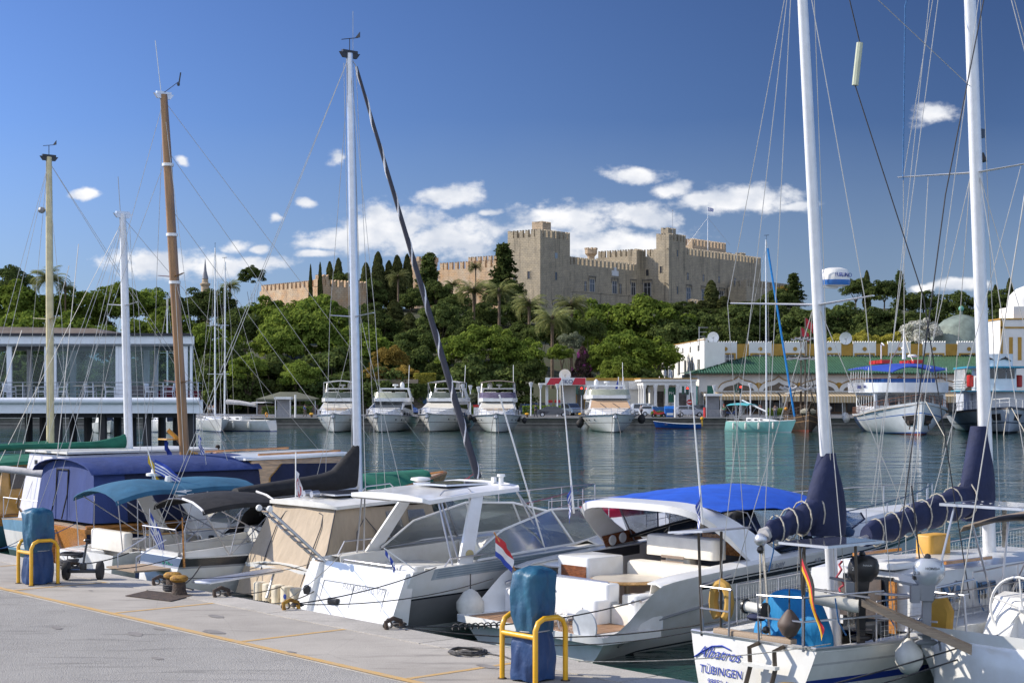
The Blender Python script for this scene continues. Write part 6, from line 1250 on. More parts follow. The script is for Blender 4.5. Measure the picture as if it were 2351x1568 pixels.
def ferry2():
    L,B = 24,7; Yb = CH * CF / (997 - HY0); a = R(-99); px = 2318
    t = thing('tour_boat','white and blue tour boat with two dolphins painted on its wheelhouse','ferry',(X(px,Yb) - L * math.cos(a),Yb - L * math.sin(a),0),a)
    H = Hull(L,B * 1.4,2.0,3.0,.85,.45,2.6,.6,.5,1.4,1.0,2.0,0,.25); FG = mat('grey white hull',(.50,.54,.60),.5,var=.15,vscale=.5); LB = mat('light blue trim',(.03,.28,.42),.5)
    H.build(t,[0,.25,.5,.54,.92,1],[1,0,2,0,2],[FG,ANTIF,mat('slate stripe',(.06,.08,.12),.5)],30)
    part('main_deck',TEAKG,t,lambda m: H.deck(m,0,L - .1,-.2,.05)); part('bow_rail',WHITEP,t,lambda m: [rails(m,H,13,L - .1,s,.9,12,.04,True,.1) for s in (1,-1)])
    part('lower_cabin',FG,t,lambda m: m.box(3,16,-3.2,3.2,2,4.6),smooth=False); part('deck_edge',LB,t,lambda m: m.box(1,17,-3.6,3.6,4.6,4.72),smooth=False)
    part('wheelhouse',mat('ferry white',(.66,.69,.73),.45),t,lambda m: (m.hexa([(9,-2.1,4.7),(15,-2.1,4.7),(15,2.1,4.7),(9,2.1,4.7),(9,-2.1,7.3),(14.6,-2.1,7.3),(14.6,2.1,7.3),(9,2.1,7.3)])),smooth=False)
    for i in range(4): part('wheelhouse_window',GLASSD,t,lambda m: m.box(14.68,14.88,-1.9 + i * .98,-1.05 + i * .98,6.1,7.1))
    part('roof_edge',LB,t,lambda m: m.box(2,15.6,-3.4,3.4,7.3,7.48),smooth=False)
    sg = part('sign_board',MATS['ferry white'],t,lambda m: m.rings([[(13.5 + .9 * math.cos(u),1.9 * math.sin(u),z) for u in [PI * (i / 12 - .5) for i in range(13)]] + [(12.5,1.9,z),(12.5,-1.9,z)] for z in (7.48,8.9)]),smooth=False)
    for s in (1,-1):
        pts = [(-.75,-.12),(-.45,.18),(-.1,.3),(.02,.48),(.15,.3),(.5,.1),(.78,-.3),(.55,-.22),(.35,-.08),(-.1,.02),(-.45,-.02)]
        part('dolphin_emblem',BLACKP,sg,lambda m: m.slab([(14.15 + (.25 if True else 0) - .35 * abs(s * .9 + y * s) * .3,s * (.95 + y * .9),8.25 + z * .8) for y,z in pts],(.06,0,0)))
    part('funnel',WHITEP,t,lambda m: m.tube([(11,-1.4,8.8),(11,-1.4,10.6)],.35,10,.28)); part('lamp',BLACKP,t,lambda m: m.lathe([(.3,10.6),(.3,11)],(11,-1.4,0),8))
    for i in range(9): part('roof_post',WHITEP,t,lambda m: m.tube([(2.2 + i * 1.2,-3.3,4.7),(2.2 + i * 1.2,-3.2,7.3)],.07,5))
    for k in range(4): part('rail',WHITEP,t,lambda m: m.tube([(2,-3.45,5 + k * .3),(14,-3.45,5 + k * .3)],.04,4))
    for s in (1,-1): part('life_raft',REDP,t,lambda m: m.lathe([(.3,-.7),(.4,-.6),(.4,.6),(.3,.7)],(12.5,s * 2.7,5.8),10))
    part('stern_cabin',mat('dark grey paint',(.14,.16,.19),.6),t,lambda m: m.box(15.9,16.0,-3.1,-1.4,2.4,4.4)); part('anchor_chain',ROPE,t,lambda m: [m.tube([(L * .99,s * .2,2.9),(L + 4,s * 1.2,-.1)],.05,4) for s in (1,-1)])
    for s in (1,-1): part('anchor_pocket',MATS['rust black recess'],t,lambda m: m.slab([H.pt(L * q,z,s) for q,z in ((.90,.6),(.95,.6),(.955,.8),(.90,.8))],(.1,s * .05,0)))
ferry2()
def pirate():
    L,B = 13,4.2; Yb = 181; a = R(-94); px = 1858; t = thing('pirate_ship','dark wooden pirate style ship with furled square sails and red flags','ship',(X(px,Yb) - L * math.cos(a),Yb - L * math.sin(a),0),a)
    DW = mat('dark ship timber',(.055,.035,.022),.7,var=.4,vscale=2,bump=.6,bscale=4); H = Hull(L,B,1.9,2.3,.8,.45,2.0,.4,.2,.8,.8,2.5,.35); H.build(t,[0,.25,.62,.66,.85,.89,1],[1,0,2,0,2,0],[DW,ANTIR,mat('tan wale',(.28,.17,.08),.6)],20)
    part('deck',TEAKG,t,lambda m: H.deck(m,0,L - .1)); part('bowsprit',DW,t,lambda m: m.tube([(L - 1,0,2.2),(L + 2.6,0,3.4)],.12,6)); part('railing',DW,t,lambda m: [rails(m,H,.2,L - .3,s,.8,12,.05) for s in (1,-1)])
    part('stern_castle',DW,t,lambda m: m.box(.2,4,-1.5,1.5,1.8,3.4),smooth=False); part('net',mat('pale net heap',(.30,.28,.22),.9,var=.6,vscale=8,bump=1,bscale=20),t,lambda m: m.ball((L - 1.2,0,2.3),.9,(1,1.1,.5),10))
    for k,(x,h) in enumerate(((4.5,12.3),(9,13.2))):
        ms = part('mast',mat('grey mast timber',(.13,.10,.075),.8),t,lambda m: m.tube([(x,0,2),(x,0,h)],.13,7,.05))
        for z,w in ((5.2,2.6),(8.6,2.1),(10.9,1.3)):
            part('yard',DW,ms,lambda m: m.tube([(x + .15,-w,z),(x + .15,w,z)],.06,5)); part('furled_sail',GREYC,ms,lambda m: [m.tube(sag((x + .2,-w + 2 * w * j / 3 + .1,z - .05),(x + .2,-w + 2 * w * (j + 1) / 3 - .1,z - .05),.32 if z < 6 else .14,6),.17 if z < 6 else .09,6) for j in range(3)])
        part('shrouds',ROPED,t,lambda m: [m.tube([(x - .4 + .4 * j,s * 1.9,2.2),(x,0,8.6)],.025,4) for j in range(3) for s in (1,-1)])
        flag(ms,(x,0,h),1.0,1.3,lambda a_,b_: 0,[FR,FR],drop=.7,ang=R(100))
    part('stay',ROPED,t,lambda m: (m.tube([(9,0,12.8),(L + 2.5,0,3.4)],.03,4),m.tube([(4.5,0,12),(9,0,9)],.03,4))); part('lantern',ORANGE,t,lambda m: m.ball((L * .6,-2.1,2.6),.2,n=8))
    part('canopy',mat('striped cream canvas',(.5,.46,.38),.9),t,lambda m: m.patch([[(4 + 5 * i,-1.9,4.4),(4 + 5 * i,0,4.8),(4 + 5 * i,1.9,4.4)] for i in (0,1)],.05))
pirate()
# radar dome seen high between the masts belongs to the ketch whose mast is out of frame: it is built with that mast later
# ================================================================ boats at the near quay
def boat(name,label,cat,u0,v0):
    p = W(u0,v0); t = thing(name,label,cat,(p.x,p.y,0),QA); t['uv'] = (u0,v0); return t
def on(t,px,py,u):
    """local point of boat t where the sight line through a photo pixel meets the boat's own lengthwise plane u"""
    rx = (px - CX0) / CF; den = rx * QU.x + QU.y; d = (u + QE.x * QU.x + QE.y * QU.y) / den
    v = (rx * d - QE.x) * QV.x + (d - QE.y) * QV.y; u0,v0 = t['uv']; return (v - v0,u0 - u,CH - (py - HY0) / CF * d)
def band(name,H,x0,x1,q0,q1,side,m_,parent,n=24,off=.006):
    def f(m):
        for k in range(2):
            pass
        g = [[(lambda p: (p[0],p[1] + side * (off + .0),p[2]))(H.pt(x0 + (x1 - x0) * i / n,q,side)) for i in range(n + 1)] for q in (q0,(q0 + q1) / 2,q1)]
        m.patch(g,.004,d=(0,side,0))
    return part(name,m_,parent,f)
def canopy(name,m_,parent,x0,x1,w,z0,z1,crown=.18,bow=.12,n=10,th=.02,w1=None,droop=.07):
    w1 = w1 or w
    def f(m):
        g = []
        for i in range(n + 1):
            t = i / n; ww = w + (w1 - w) * t
            g.append([(x0 + (x1 - x0) * t,ww * s,z0 + (z1 - z0) * t + crown * (1 - abs(s) ** 2.4) + bow * math.sin(PI * t) - (droop if abs(s) > .99 else 0)) for s in [-1,-.97,-.8,-.5,-.2,0,.2,.5,.8,.97,1]])
        m.patch(g,th)
    return part(name,m_,parent,f)
def tubes(name,m_,parent,lst,r=.014,n=6,close=False): return part(name,m_,parent,lambda m: [m.tube(p,r,n,close=close) for p in lst])
def rbox(m,x0,x1,y0,y1,z0,z1,r=.06,n=4,mi=None):
    """box with rounded vertical edges and a softened top"""
    def ring(k,z):
        o = []
        for cx,cy,a0 in ((x1 - r,y1 - r,0),(x0 + r,y1 - r,90),(x0 + r,y0 + r,180),(x1 - r,y0 + r,270)):
            for i in range(n + 1): a = R(a0 + 90 * i / n); o.append((cx + (r - k) * math.cos(a),cy + (r - k) * math.sin(a),z))
        return o
    m.rings([ring(0,z0),ring(0,z1 - r * .5),ring(r * .15,z1 - r * .15),ring(r * .5,z1)],mi)
def mast(t,xb,yb,zb,xt,zt,r,m_,sp,stays=(),top=True,name='mast',vane=True,wire=WIREP):
    lab = part(name,m_,t,lambda m: m.rings([[(xb + (xt - xb) * k + r * 1.25 * s * math.cos(a),yb + r * s * math.sin(a),zb + (zt - zb) * k) for a in [TAU * j / 14 for j in range(14)]] for k,s in ((0,1),(.5,.97),(.86,.85),(1,.72))]))
    part('sail_track',GREYP,lab,lambda m: m.hexa([(xb - r * 1.33,yb - .012,zb + 1),(xb - r * 1.2,yb - .012,zb + 1),(xb - r * 1.2,yb + .012,zb + 1),(xb - r * 1.33,yb + .012,zb + 1),(xt - r * 1.0,yb - .012,zt),(xt - r * .8,yb - .012,zt),(xt - r * .8,yb + .012,zt),(xt - r * 1.0,yb + .012,zt)]))
    for z,w,*sw in sp:
        sw = sw[0] if sw else .1; xm = xb + (xt - xb) * (z - zb) / (zt - zb)
        for s in (1,-1): part('spreader',m_,lab,lambda m: m.rings([[(xm + dx * k - sw * q,yb + s * (r * .6 + q * w),z + dz * k + .06 * q) for dx,dz in ((.07,0),(0,.018),(-.07,0),(0,-.018))] for q,k in ((0,1),(1,.6))]))
    if top:
        part('masthead',BLACKP if vane else ALU,lab,lambda m: (m.box(xt - .22,xt + .22,yb - .04,yb + .04,zt,zt + .07),m.hexa([(xt - .2,yb - .03,zt - .12),(xt + .2,yb - .03,zt - .12),(xt + .2,yb + .03,zt - .12),(xt - .2,yb + .03,zt - .12),(xt - .3,yb - .03,zt + .01),(xt + .3,yb - .03,zt + .01),(xt + .3,yb + .03,zt + .01),(xt - .3,yb + .03,zt + .01)])))
        if vane: part('wind_vane',BLACKP,lab,lambda m: (m.tube([(xt,yb,zt),(xt,yb,zt + .35)],.012,4),m.tube([(xt - .1,yb + .2,zt + .36),(xt + .1,yb - .22,zt + .36)],.01,4),m.slab([(xt + .06,yb - .14,zt + .36),(xt + .12,yb - .26,zt + .36),(xt + .12,yb - .26,zt + .5)],(.01,0,0))))
    if stays: tubes('rigging',wire,t,stays,.0075,4)
    return lab
def lifeline(t,H,x0,x1,side,n,h=.62,inset=.06,r=.013,label=None):
    part('guardrail',STEEL,t,lambda m: rails(m,H,x0,x1,side,h,n,r,True,inset))
def coil(m,c,r=.16,k=4,th=.014):
    rn = random.Random(int(c[0] * 97)); pts = []
    for i in range(k * 14): a = TAU * i / 14; rr = r * (1 - .06 * (i // 14)) * rn.uniform(.9,1.1); pts.append((c[0] + rr * math.cos(a),c[1] + rr * math.sin(a),c[2] + .02 + .012 * (i // 14) + rn.uniform(0,.02)))
    m.tube(pts,th,5)

# ---------- express cruiser with the royal blue canopy
class GH(Hull):
    def sh(s,x):
        k = max(0,min(1,x / 1.5)); k = k * k * (3 - 2 * k); return .5 + .82 * k + .62 * (max(0,x - 1.5) / 11.3) ** .75
G = boat('motor_cruiser','large white open motor cruiser with royal blue canopy and cream seats','motor cruiser',.1,4.85)
gh = GH(12.8,4.3,1,1,.93,.35,2.3,.45,.15,1.6,.95); gh.build(G,[0,.24,.262,.285,1],[1,0,1,0],[GEL,ANTIF],48)
for s in (1,-1):
    tubes('rubbing_strake',GREYP,G,[[(lambda p: (p[0],p[1] + s * .015,p[2]))(gh.pt(x / 4,.60 + .07 * min(1,max(0,(x / 4 - 1.2) / 1.6)),s)) for x in range(2,50)]],.028)
    band('stripe',gh,2.4,5.3,.845,.885,s,DKSTRIPE,G); band('stripe',gh,2.4,5.3,.90,.915,s,DKSTRIPE,G); band('stripe',gh,5.45,11.5,.85,.88,s,DKSTRIPE,G); band('stripe',gh,5.45,11.5,.895,.91,s,DKSTRIPE,G)
gp = gh.pt(4.35,.965,-1); text_obj('Sea Ray',.19,GREYP,G,frame_m((gp[0],gp[1] - .02,gp[2] - .07),(1,0,.05),(0,.25,1)),shear=.5,th=.004); gp = gh.pt(5.75,.93,-1); text_obj('420',.13,GREYP,G,frame_m((gp[0],gp[1] - .02,gp[2] - .06),(1,0,.05),(0,.25,1)),shear=.3,th=.004)
part('swim_platform',[GEL,TEAK],G,lambda m: (m.rings([[(x,-w,z),(x,w,z),(x,w,z + .13),(x,-w,z + .13)] for x,w,z in ((-.28,1.75,.40),(-.1,2.0,.37),(1.3,2.06,.37))],0),[m.box(-.12,1.2,-1.62 + i * .325,-1.62 + i * .325 + .31,.503,.512,1) for i in range(10)]))
part('transom',GEL,G,lambda m: (rbox(m,1.15,1.5,-.85,1.85,.45,1.22,.08),rbox(m,.85,1.5,-.85,1.75,.45,.95,.1),rbox(m,.95,1.7,-1.8,-1.5,.45,1.12,.12)))
part('transom_step',CREAM,G,lambda m: (rbox(m,1.2,1.6,-1.5,-.87,.5,.85,.05),rbox(m,1.45,1.8,-1.45,-.9,.5,1.02,.05)))
part('underwater_light',WHITEP,G,lambda m: m.box(.835,.855,-.5,-.3,.62,.8)); part('shore_power_socket',ALU,G,lambda m: m.lathe([(.05,0),(.045,-.02)],(1.13,.6,.98),12,axis='x'))
part('cockpit',CREAM,G,lambda m: gh.sidedeck(m,1.4,7.6,1.72,.62,-.0,16))
part('cockpit_sole',TEAK,G,lambda m: m.box(1.5,7.6,-1.6,1.6,.61,.63))
part('side_deck',GEL,G,lambda m: [m.patch([[(x,s * (gh.b(x) - .01),gh.sh(x)),(x,s * (gh.b(x) - .14),gh.sh(x) + .05),(x,s * 1.72,gh.sh(x) + .04)] for x in [1.3 + .35 * i for i in range(19)]],.03) for s in (1,-1)])
part('foredeck',GEL,G,lambda m: gh.deck(m,7.6,12.7,-.02,.30))
part('coachroof',GEL,G,lambda m: m.rings([[(x,-w,gh.sh(x) - .05),(x,-w * .8,gh.sh(x) + h),(x,w * .8,gh.sh(x) + h),(x,w,gh.sh(x) - .05)] for x,w,h in ((6.2,1.8,.14),(8,1.65,.34),(9.6,1.2,.34),(11.4,.5,.15))],cap=True))
part('galley_cabinet',[GEL,MAHOG],G,lambda m: (rbox(m,1.9,2.9,.45,1.35,.62,1.55,.07,mi=0),m.box(1.885,1.897,.5,1.2,.78,1.38,1)))
part('helm_bench',CREAM,G,lambda m: (rbox(m,3.35,3.75,-1.5,.35,1.55,1.95,.12),rbox(m,3.45,3.7,-.75,-.1,1.2,1.6,.06)))
part('seat_vent',mat('taupe plastic',(.25,.19,.15),.5),G,lambda m: [m.box(3.335,3.345,-.72,-.12,z,z + .05) for z in (1.52,1.42)])
part('lounge',CREAM,G,lambda m: (rbox(m,2.9,3.35,-1.6,.45,1.0,1.45,.12),rbox(m,1.95,3.1,-1.62,-.95,.65,1.05,.1),rbox(m,2.5,3.2,-1.6,.3,.65,1.08,.1)))
part('table',[TABLE,VARNL],G,lambda m: (m.lathe([(.68,1.16),(.70,1.18),(.70,1.21),(.66,1.22)],(2.15,-.35,0),28,mi=1),m.lathe([(.66,1.221),(.66,1.224)],(2.15,-.35,0),28,mi=0),m.tube([(2.15,-.35,.63),(2.15,-.35,1.16)],.05,8,mi=0)))
part('side_locker',mat('dark upholstery',(.05,.048,.05),.8),G,lambda m: (m.slab([(3.0,1.70,1.3),(3.25,1.70,1.5),(4.6,1.70,1.55),(4.6,1.70,1.2),(3.0,1.70,1.15)],(0,.02,0)),rbox(m,3.05,3.9,1.6,1.715,.72,1.02,.05)))
part('dashboard',[VARN,BLACKP],G,lambda m: (rbox(m,4.8,5.6,-1.5,.2,.65,1.95,.08,mi=1),m.box(4.77,4.8,-1.2,.1,1.5,1.9,0)))
arc = []
for k in range(25):
    a = PI * (1 - k / 24); arc.append((math.copysign(abs(math.cos(a)) ** .45,math.cos(a)),math.sin(a) ** .42 if 0 < k < 24 else 0))
def archf(m):
    rs = []
    for y,h in arc:
        yy = 1.98 * y * (1 - .08 * h); xb = 4.4 - 1.55 * h; zz = 1.5 + 1.12 * h; wd = .95 - .52 * h; th = .095
        rs.append([(xb - wd / 2,yy + .03 * y * 0,zz),(xb + wd / 2,yy,zz + .04),(xb + wd / 2,yy * .955,zz + .04 - th * 1.4 * h),(xb - wd / 2,yy * .955,zz - th * 1.4 * h)])
    m.rings(rs)
ga = part('radar_arch',GEL,G,archf)
part('speaker_panel',MAHOG,ga,lambda m: m.hexa([(3.75,1.84,1.55),(4.85,1.84,1.65),(4.85,1.86,1.65),(3.75,1.86,1.55),(3.6,1.80,1.78),(4.45,1.80,1.88),(4.45,1.82,1.88),(3.6,1.82,1.78)]))
part('speaker',WHITEP,ga,lambda m: [m.lathe([(.09,-.02),(.11,0),(.1,.015)],(x,1.80,z),16,axis='y') for x,z in ((3.9,1.68),(4.2,1.72))])
def blue(m):
    g = []
    for i in range(13):
        t = i / 12; x = 3.15 + 4.7 * t; w = 1.85 if x < 6.4 else 1.85 * (1 - ((x - 6.4) / 2.6) ** 1.6 * .75); zc = 2.66 + .20 * math.sin(PI * min(1,t * 1.15) * .8) - .75 * max(0,t - .55) ** 1.25; ze = 2.52 + .02 * math.sin(9 * t) - .42 * max(0,t - .3)
        g.append([(x,w * s,ze + (zc - ze) * (1 - abs(s) ** 2.2) + .012 * math.sin(23 * t + 6 * s)) for s in [j / 6 - 1 for j in range(13)]])
    m.patch(g,.015)
part('sun_canopy',ROYAL,G,blue)
def zcan(x): t = (x - 3) / 5.4; return 2.50 - .42 * max(0,t - .3)
for s in (1,-1):
    xs = [4.0,5.3,6.6,7.8]
    for i in range(3):
        a,b = xs[i],xs[i + 1]; zb = lambda x: gh.sh(x) + .10 + .05 * (x - 4); wy = lambda x: s * (1.86 if x < 6.5 else 1.86 - .22 * (x - 6.5))
        part('side_curtain',CLEAR,G,lambda m: m.patch([[(a + .06,wy(a),zcan(a)),(b - .04,wy(b),zcan(b))],[(a + .5,wy(a) * 1.03,zb(a) + .1),(b + .05,wy(b) * 1.03,zb(b) + .1)]],.004,d=(0,s,0)))
        tubes('curtain_edge',NAVY,G,[[(b,wy(b),zcan(b)),(b + .08,wy(b) * 1.03,zb(b) + .1)],[(a + .5,wy(a) * 1.03,zb(a) + .1),(b + .05,wy(b) * 1.03,zb(b) + .1)]],.02)
ws = [(4.9,-1.92),(6.2,-1.9),(7.4,-1.68),(8.3,-1.15),(8.75,0),(8.3,1.15),(7.4,1.68),(6.2,1.9),(4.9,1.92)]
part('windscreen',GLASSD,G,lambda m: m.patch([[(x,y,gh.sh(x) + .02 + (.25 if x > 7.9 else .08)) for x,y in ws],[(x - .5,y * .93,gh.sh(x) + .12 + .10 * (x - 4.6)) for x,y in ws]],.01,d=(1,0,0)))
tubes('windscreen_frame',BLACKP,G,[[(x - .5,y * .93,gh.sh(x) + .13 + .10 * (x - 4.6)) for x,y in ws]],.03)
part('canopy_frame',STEEL,G,lambda m: [m.tube([(x0,1.82,gh.sh(5)),(x1,1.75,2.45),(x1,0,2.72),(x1,-1.75,2.45),(x0,-1.82,gh.sh(5))],.016,6) for x0,x1 in ((4.6,4.0),(5.6,5.6),(6.4,6.9))])
for s in (1,-1): lifeline(G,gh,6.6,12.6,s,7,.68)
for y,px,py,l in ((-1.75,1640,830,'a'),(1.75,1357,835,'b')):
    an = part('antenna',WHITEP,G,lambda m: m.tube([(2.75,y,2.3),(2.75 - .35,y,5.15)],.022,6,.008)); flag(an,(2.68,y,3.0),.5,.22,lambda t_,q: 0 if int(q * 7) % 2 == 0 else 1,[FB,FW],drop=1.9,ang=R(180))
fs_ = part('ensign_staff',VARN,G,lambda m: m.tube([(1.25,1.8,1.2),(.72,1.86,2.02)],.018,6)); flag(fs_,(.75,1.86,1.98),.42,.46,lambda t_,q: 0 if q < .34 else (1 if q < .67 else 2),[FR,FW,FB],drop=.75,ang=R(-20))
part('passerelle',[ALU,TEAKG],G,lambda m: (m.box(-.1,.75,-.42,-.34,.6,.65,0),m.box(-.1,.75,-.06,.02,.6,.65,0),[m.box(-.05 + i * .13,.02 + i * .13,-.34,-.06,.61,.64,0) for i in range(7)],m.tube([(.75,-.2,.62),(.9,-.6,.58)],.05,6,mi=0)))
tubes('boarding_ladder',STEEL,G,[[(-.3,y,-.2),(-.36,y,.66),(-.3,y,.8),(-.15,y,.82),(-.05,y,.52)] for y in (-.85,-1.3)],.02)
part('satellite_dish',mat('grey disc',(.45,.48,.52),.4),G,lambda m: m.lathe([(.30,0),(.31,.02),(.28,.03)],(-.18,-1.62,.66),22,axis='x'))
part('hatch',WHITEP,G,lambda m: m.lathe([(.38,1.3),(.4,1.33),(.3,1.36)],(2.2,1.5,0),20)); tubes('grab_rail',STEEL,G,[[(1.3,1.7,1.24),(1.3,.2,1.24),(1.32,-.7,1.22)]],.03); part('cleat',STEEL,G,lambda m: [m.tube([(1.0,s * 1.85,1.02),(1.25,s * 1.85,1.07)],.03,6) for s in (1,-1)])
part('grille',STEEL,G,lambda m: m.lathe([(.05,0),(.04,-.02)],(.9,-1.75,1.0),10,axis='x'))

# ---------- express cruiser with white hard top
F = boat('motor_cruiser','white motor cruiser with white hard top and grey lower hull','motor cruiser',-3.95,3.95)
fh = Hull(10.6,3.7,1.32,1.75,.93,.35,2.4,.5,-.5,1.4,.9,.8); fh.build(F,[0,.34,.37,.68,.70,1],[0,0,1,2,0],[GEL,GREYHULL,DKSTRIPE],34,plain=True)
for s in (1,-1): 
    for q in (.90,.925,.95,.975): band('stripe',fh,.6,4.6,q,q + .012,s,STEELBLUE,F)
    band('stripe_field',fh,.5,4.7,.88,.998,s,mat('pale steel blue',(.34,.40,.45),.3),F,off=.003)
    part('transom_wing',GEL,F,lambda m: m.hexa([(-.62,s * 1.62,.0),(-.1,s * 1.62,.0),(-.1,s * 1.12,.0),(-.62,s * 1.2,.0),(-.10,s * 1.62,1.28),(.1,s * 1.62,1.33),(.1,s * 1.25,1.33),(-.10,s * 1.3,1.28)]))
part('transom',GEL,F,lambda m: (m.hexa([(-.47,-1.3,.02),(.1,-1.3,.02),(.1,1.3,.02),(-.47,1.3,.02),(-.13,-1.3,.98),(.1,-1.3,.98),(.1,1.3,.98),(-.13,1.3,.98)]),rbox(m,-.75,-.3,-1.2,1.2,.05,.25,.05)))
text_obj('PANORMITIS V.P. 637',.19,GREYP,F,frame_m((-.185,-.5,.82),(0,-1,0),(.35,0,1)),th=.003)
tubes('transom_seam',GREYP,F,[[(-.42,1.05,.12),(-.15,1.05,.95),(-.15,-1.05,.95),(-.42,-1.05,.12)],[(-.3,.0,.5),(-.16,0,.92)]],.008)
part('exhaust_outlet',BLACKP,F,lambda m: (rbox(m,-.33,-.2,.35,.72,.52,.64,.05),m.lathe([(.11,-.03),(.12,0)],(-.33,1.4,.72),12,axis='x')))
part('cockpit',GELD,F,lambda m: fh.sidedeck(m,.5,4.9,1.42,.55,-.01,12)); part('foredeck',GEL,F,lambda m: fh.deck(m,4.9,10.5,-.02,.25))
part('quarter_seat',GEL,F,lambda m: (rbox(m,.6,1.5,-1.4,1.0,.56,.9,.06),rbox(m,.45,.7,-.6,1.1,.9,1.2,.06)))
def hoopr(x,y0,y1,z0,z1): return [(x,y0,z0),(x,y0,z1 - .05),(x,y0 + .05 * (1 if y1 > y0 else -1),z1),(x,y1 - .05 * (1 if y1 > y0 else -1),z1),(x,y1,z1 - .05),(x,y1,z0)]
tubes('stern_rail',STEEL,F,[hoopr(.35,1.1,-.75,.9,1.32),[(.35,.2,.9),(.35,.2,1.32)],[(.6,1.7,1.3),(.8,1.7,1.62),(1.9,1.6,1.66),(2.2,1.6,1.5)],[(.8,-1.66,1.36),(.95,-1.66,1.52),(2.4,-1.66,1.56),(2.6,-1.66,1.42)]],.018)
part('seat_cover',mat('white dust sheet',(.62,.61,.58),.85,bump=1.2,bscale=4,var=.08),F,lambda m: (m.ball((3.2,-.7,1.35),.52,(.95,1.05,1.0),14),m.ball((4.1,-.2,1.45),.6,(1.5,1.5,.5),14)))
part('lounge',GEL,F,lambda m: (rbox(m,1.6,2.6,.3,1.4,.56,1.15,.08),rbox(m,3.6,4.8,-1.4,1.4,.56,1.5,.1)))
def wsf(m,top=True): pass
wp = [(1.6,-1.72,.03,.03),(3.0,-1.72,.05,.50),(4.4,-1.62,.06,.78),(5.5,-1.25,.1,.70),(6.6,0,.16,.12)]
fg = [[(x - (.0 if i < 1 else .1),y,fh.sh(x) + a) for i,(x,y,a,b) in enumerate(wp)],[(x - .55 if 0 < i < 4 else x,y * .86,fh.sh(x) + max(b,a + .01)) for i,(x,y,a,b) in enumerate(wp)]]
for s in (1,-1):
    g = [[(x,-y if s > 0 else y,z) for x,y,z in r] for r in fg]; part('windscreen',WSHIELD,F,lambda m: m.patch(g,.008,d=(1,0,0))); tubes('windscreen_frame',GEL,F,[g[1],g[0]] + [[g[0][i],g[1][i]] for i in (2,3)],.026)
def htop(m):
    rs = []
    for x,w,z in ((.62,1.2,2.60),(.72,1.3,2.56),(1.8,1.36,2.66),(3.05,1.3,2.72),(3.12,1.2,2.76)): rs.append([(x,-w,z),(x,w,z),(x,w,z + .08),(x,w * .6,z + .125),(x,0,z + .14),(x,-w * .6,z + .125),(x,-w,z + .08)])
    m.rings(rs)
ht_ = part('hard_top',GEL,F,htop); part('solar_panel',[ALU,SOLAR],ht_,lambda m: (m.box(1.7,2.8,-.6,.5,2.84,2.875,0),m.box(1.73,2.77,-.57,.47,2.877,2.88,1))); tubes('roof_rail',STEEL,ht_,[[(x0,y,2.72),(x0 + .1,y,2.8),(x1 - .1,y,2.84),(x1,y,2.76)] for x0,x1,y in ((.8,1.6,1.05),(1.1,1.9,-1.15))],.014)
part('navigation_light',WHITEP,ht_,lambda m: (m.box(3.0,3.08,-.55,-.47,2.86,2.98),m.lathe([(.05,2.86),(.05,3.0),(.09,3.01),(.08,3.06)],(2.95,-.85,0),10),m.lathe([(.1,2.86),(.22,2.9),(.2,2.94),(.05,2.96)],(2.2,.9,0),14)))
for s in (1,-1):
    part('roof_leg',GEL,F,lambda m: m.slab([(1.25,s * 1.62,1.38),(1.62,s * 1.62,1.38),(2.45,s * 1.3,2.72),(2.1,s * 1.3,2.66)] if s > 0 else [(1.2,s * 1.62,1.38),(1.55,s * 1.62,1.38),(2.1,s * 1.3,2.72),(1.8,s * 1.3,2.72)],(0,-s * .06,0)))
    tubes('roof_strut',STEEL,F,[[(1.05 + dx,s * 1.6,1.38),(.95 + dx * .4,s * 1.28,2.6)] for dx in (0,.18)] + [[(3.5 + dx,s * 1.62,1.55),(3.0,s * 1.28,2.72)] for dx in (0,.3)],.02)
tubes('antenna',WHITEP,F,[[(3.45,-1.66,1.5),(2.3,-1.55,4.7)]],.018)
gg = part('gangway_ladder',[ALU,TEAKG],F,lambda m: None or (m.tube([(.25,1.45,1.05),(-1.05,1.95,2.35)],.03,6,mi=0),m.tube([(.25,1.15,1.05),(-1.05,1.65,2.35)],.03,6,mi=0),[m.box(.25 - 1.3 * k / 10 - .05,.25 - 1.3 * k / 10 + .07,1.17 + .5 * k / 10,1.43 + .5 * k / 10,1.03 + 1.3 * k / 10,1.05 + 1.3 * k / 10,1) for k in range(11)]))
part('ladder_wheel',WHITEP,gg,lambda m: [m.lathe([(.06,-.03),(.07,0),(.06,.03)],(-1.1,y,2.4),12,axis='y') for y in (1.6,2.0)])
fe = part('ensign_staff',WHITEP,F,lambda m: m.tube([(.35,-1.35,1.3),(-.2,-1.05,1.75)],.014,5)); flag(fe,(-.18,-1.06,1.74),.12,.5,lambda t_,q: 0 if int(t_ * 7) % 2 == 0 else 1,[FB,FW],drop=1.2,ang=R(-25))
for s in (1,-1): lifeline(F,fh,6.5,10.4,s,6,.6)
part('roundel',mat('gold disc',(.45,.38,.2),.4),F,lambda m: m.lathe([(.1,0),(.1,.012)],(1.5,-1.59,1.55),16,axis='y'))

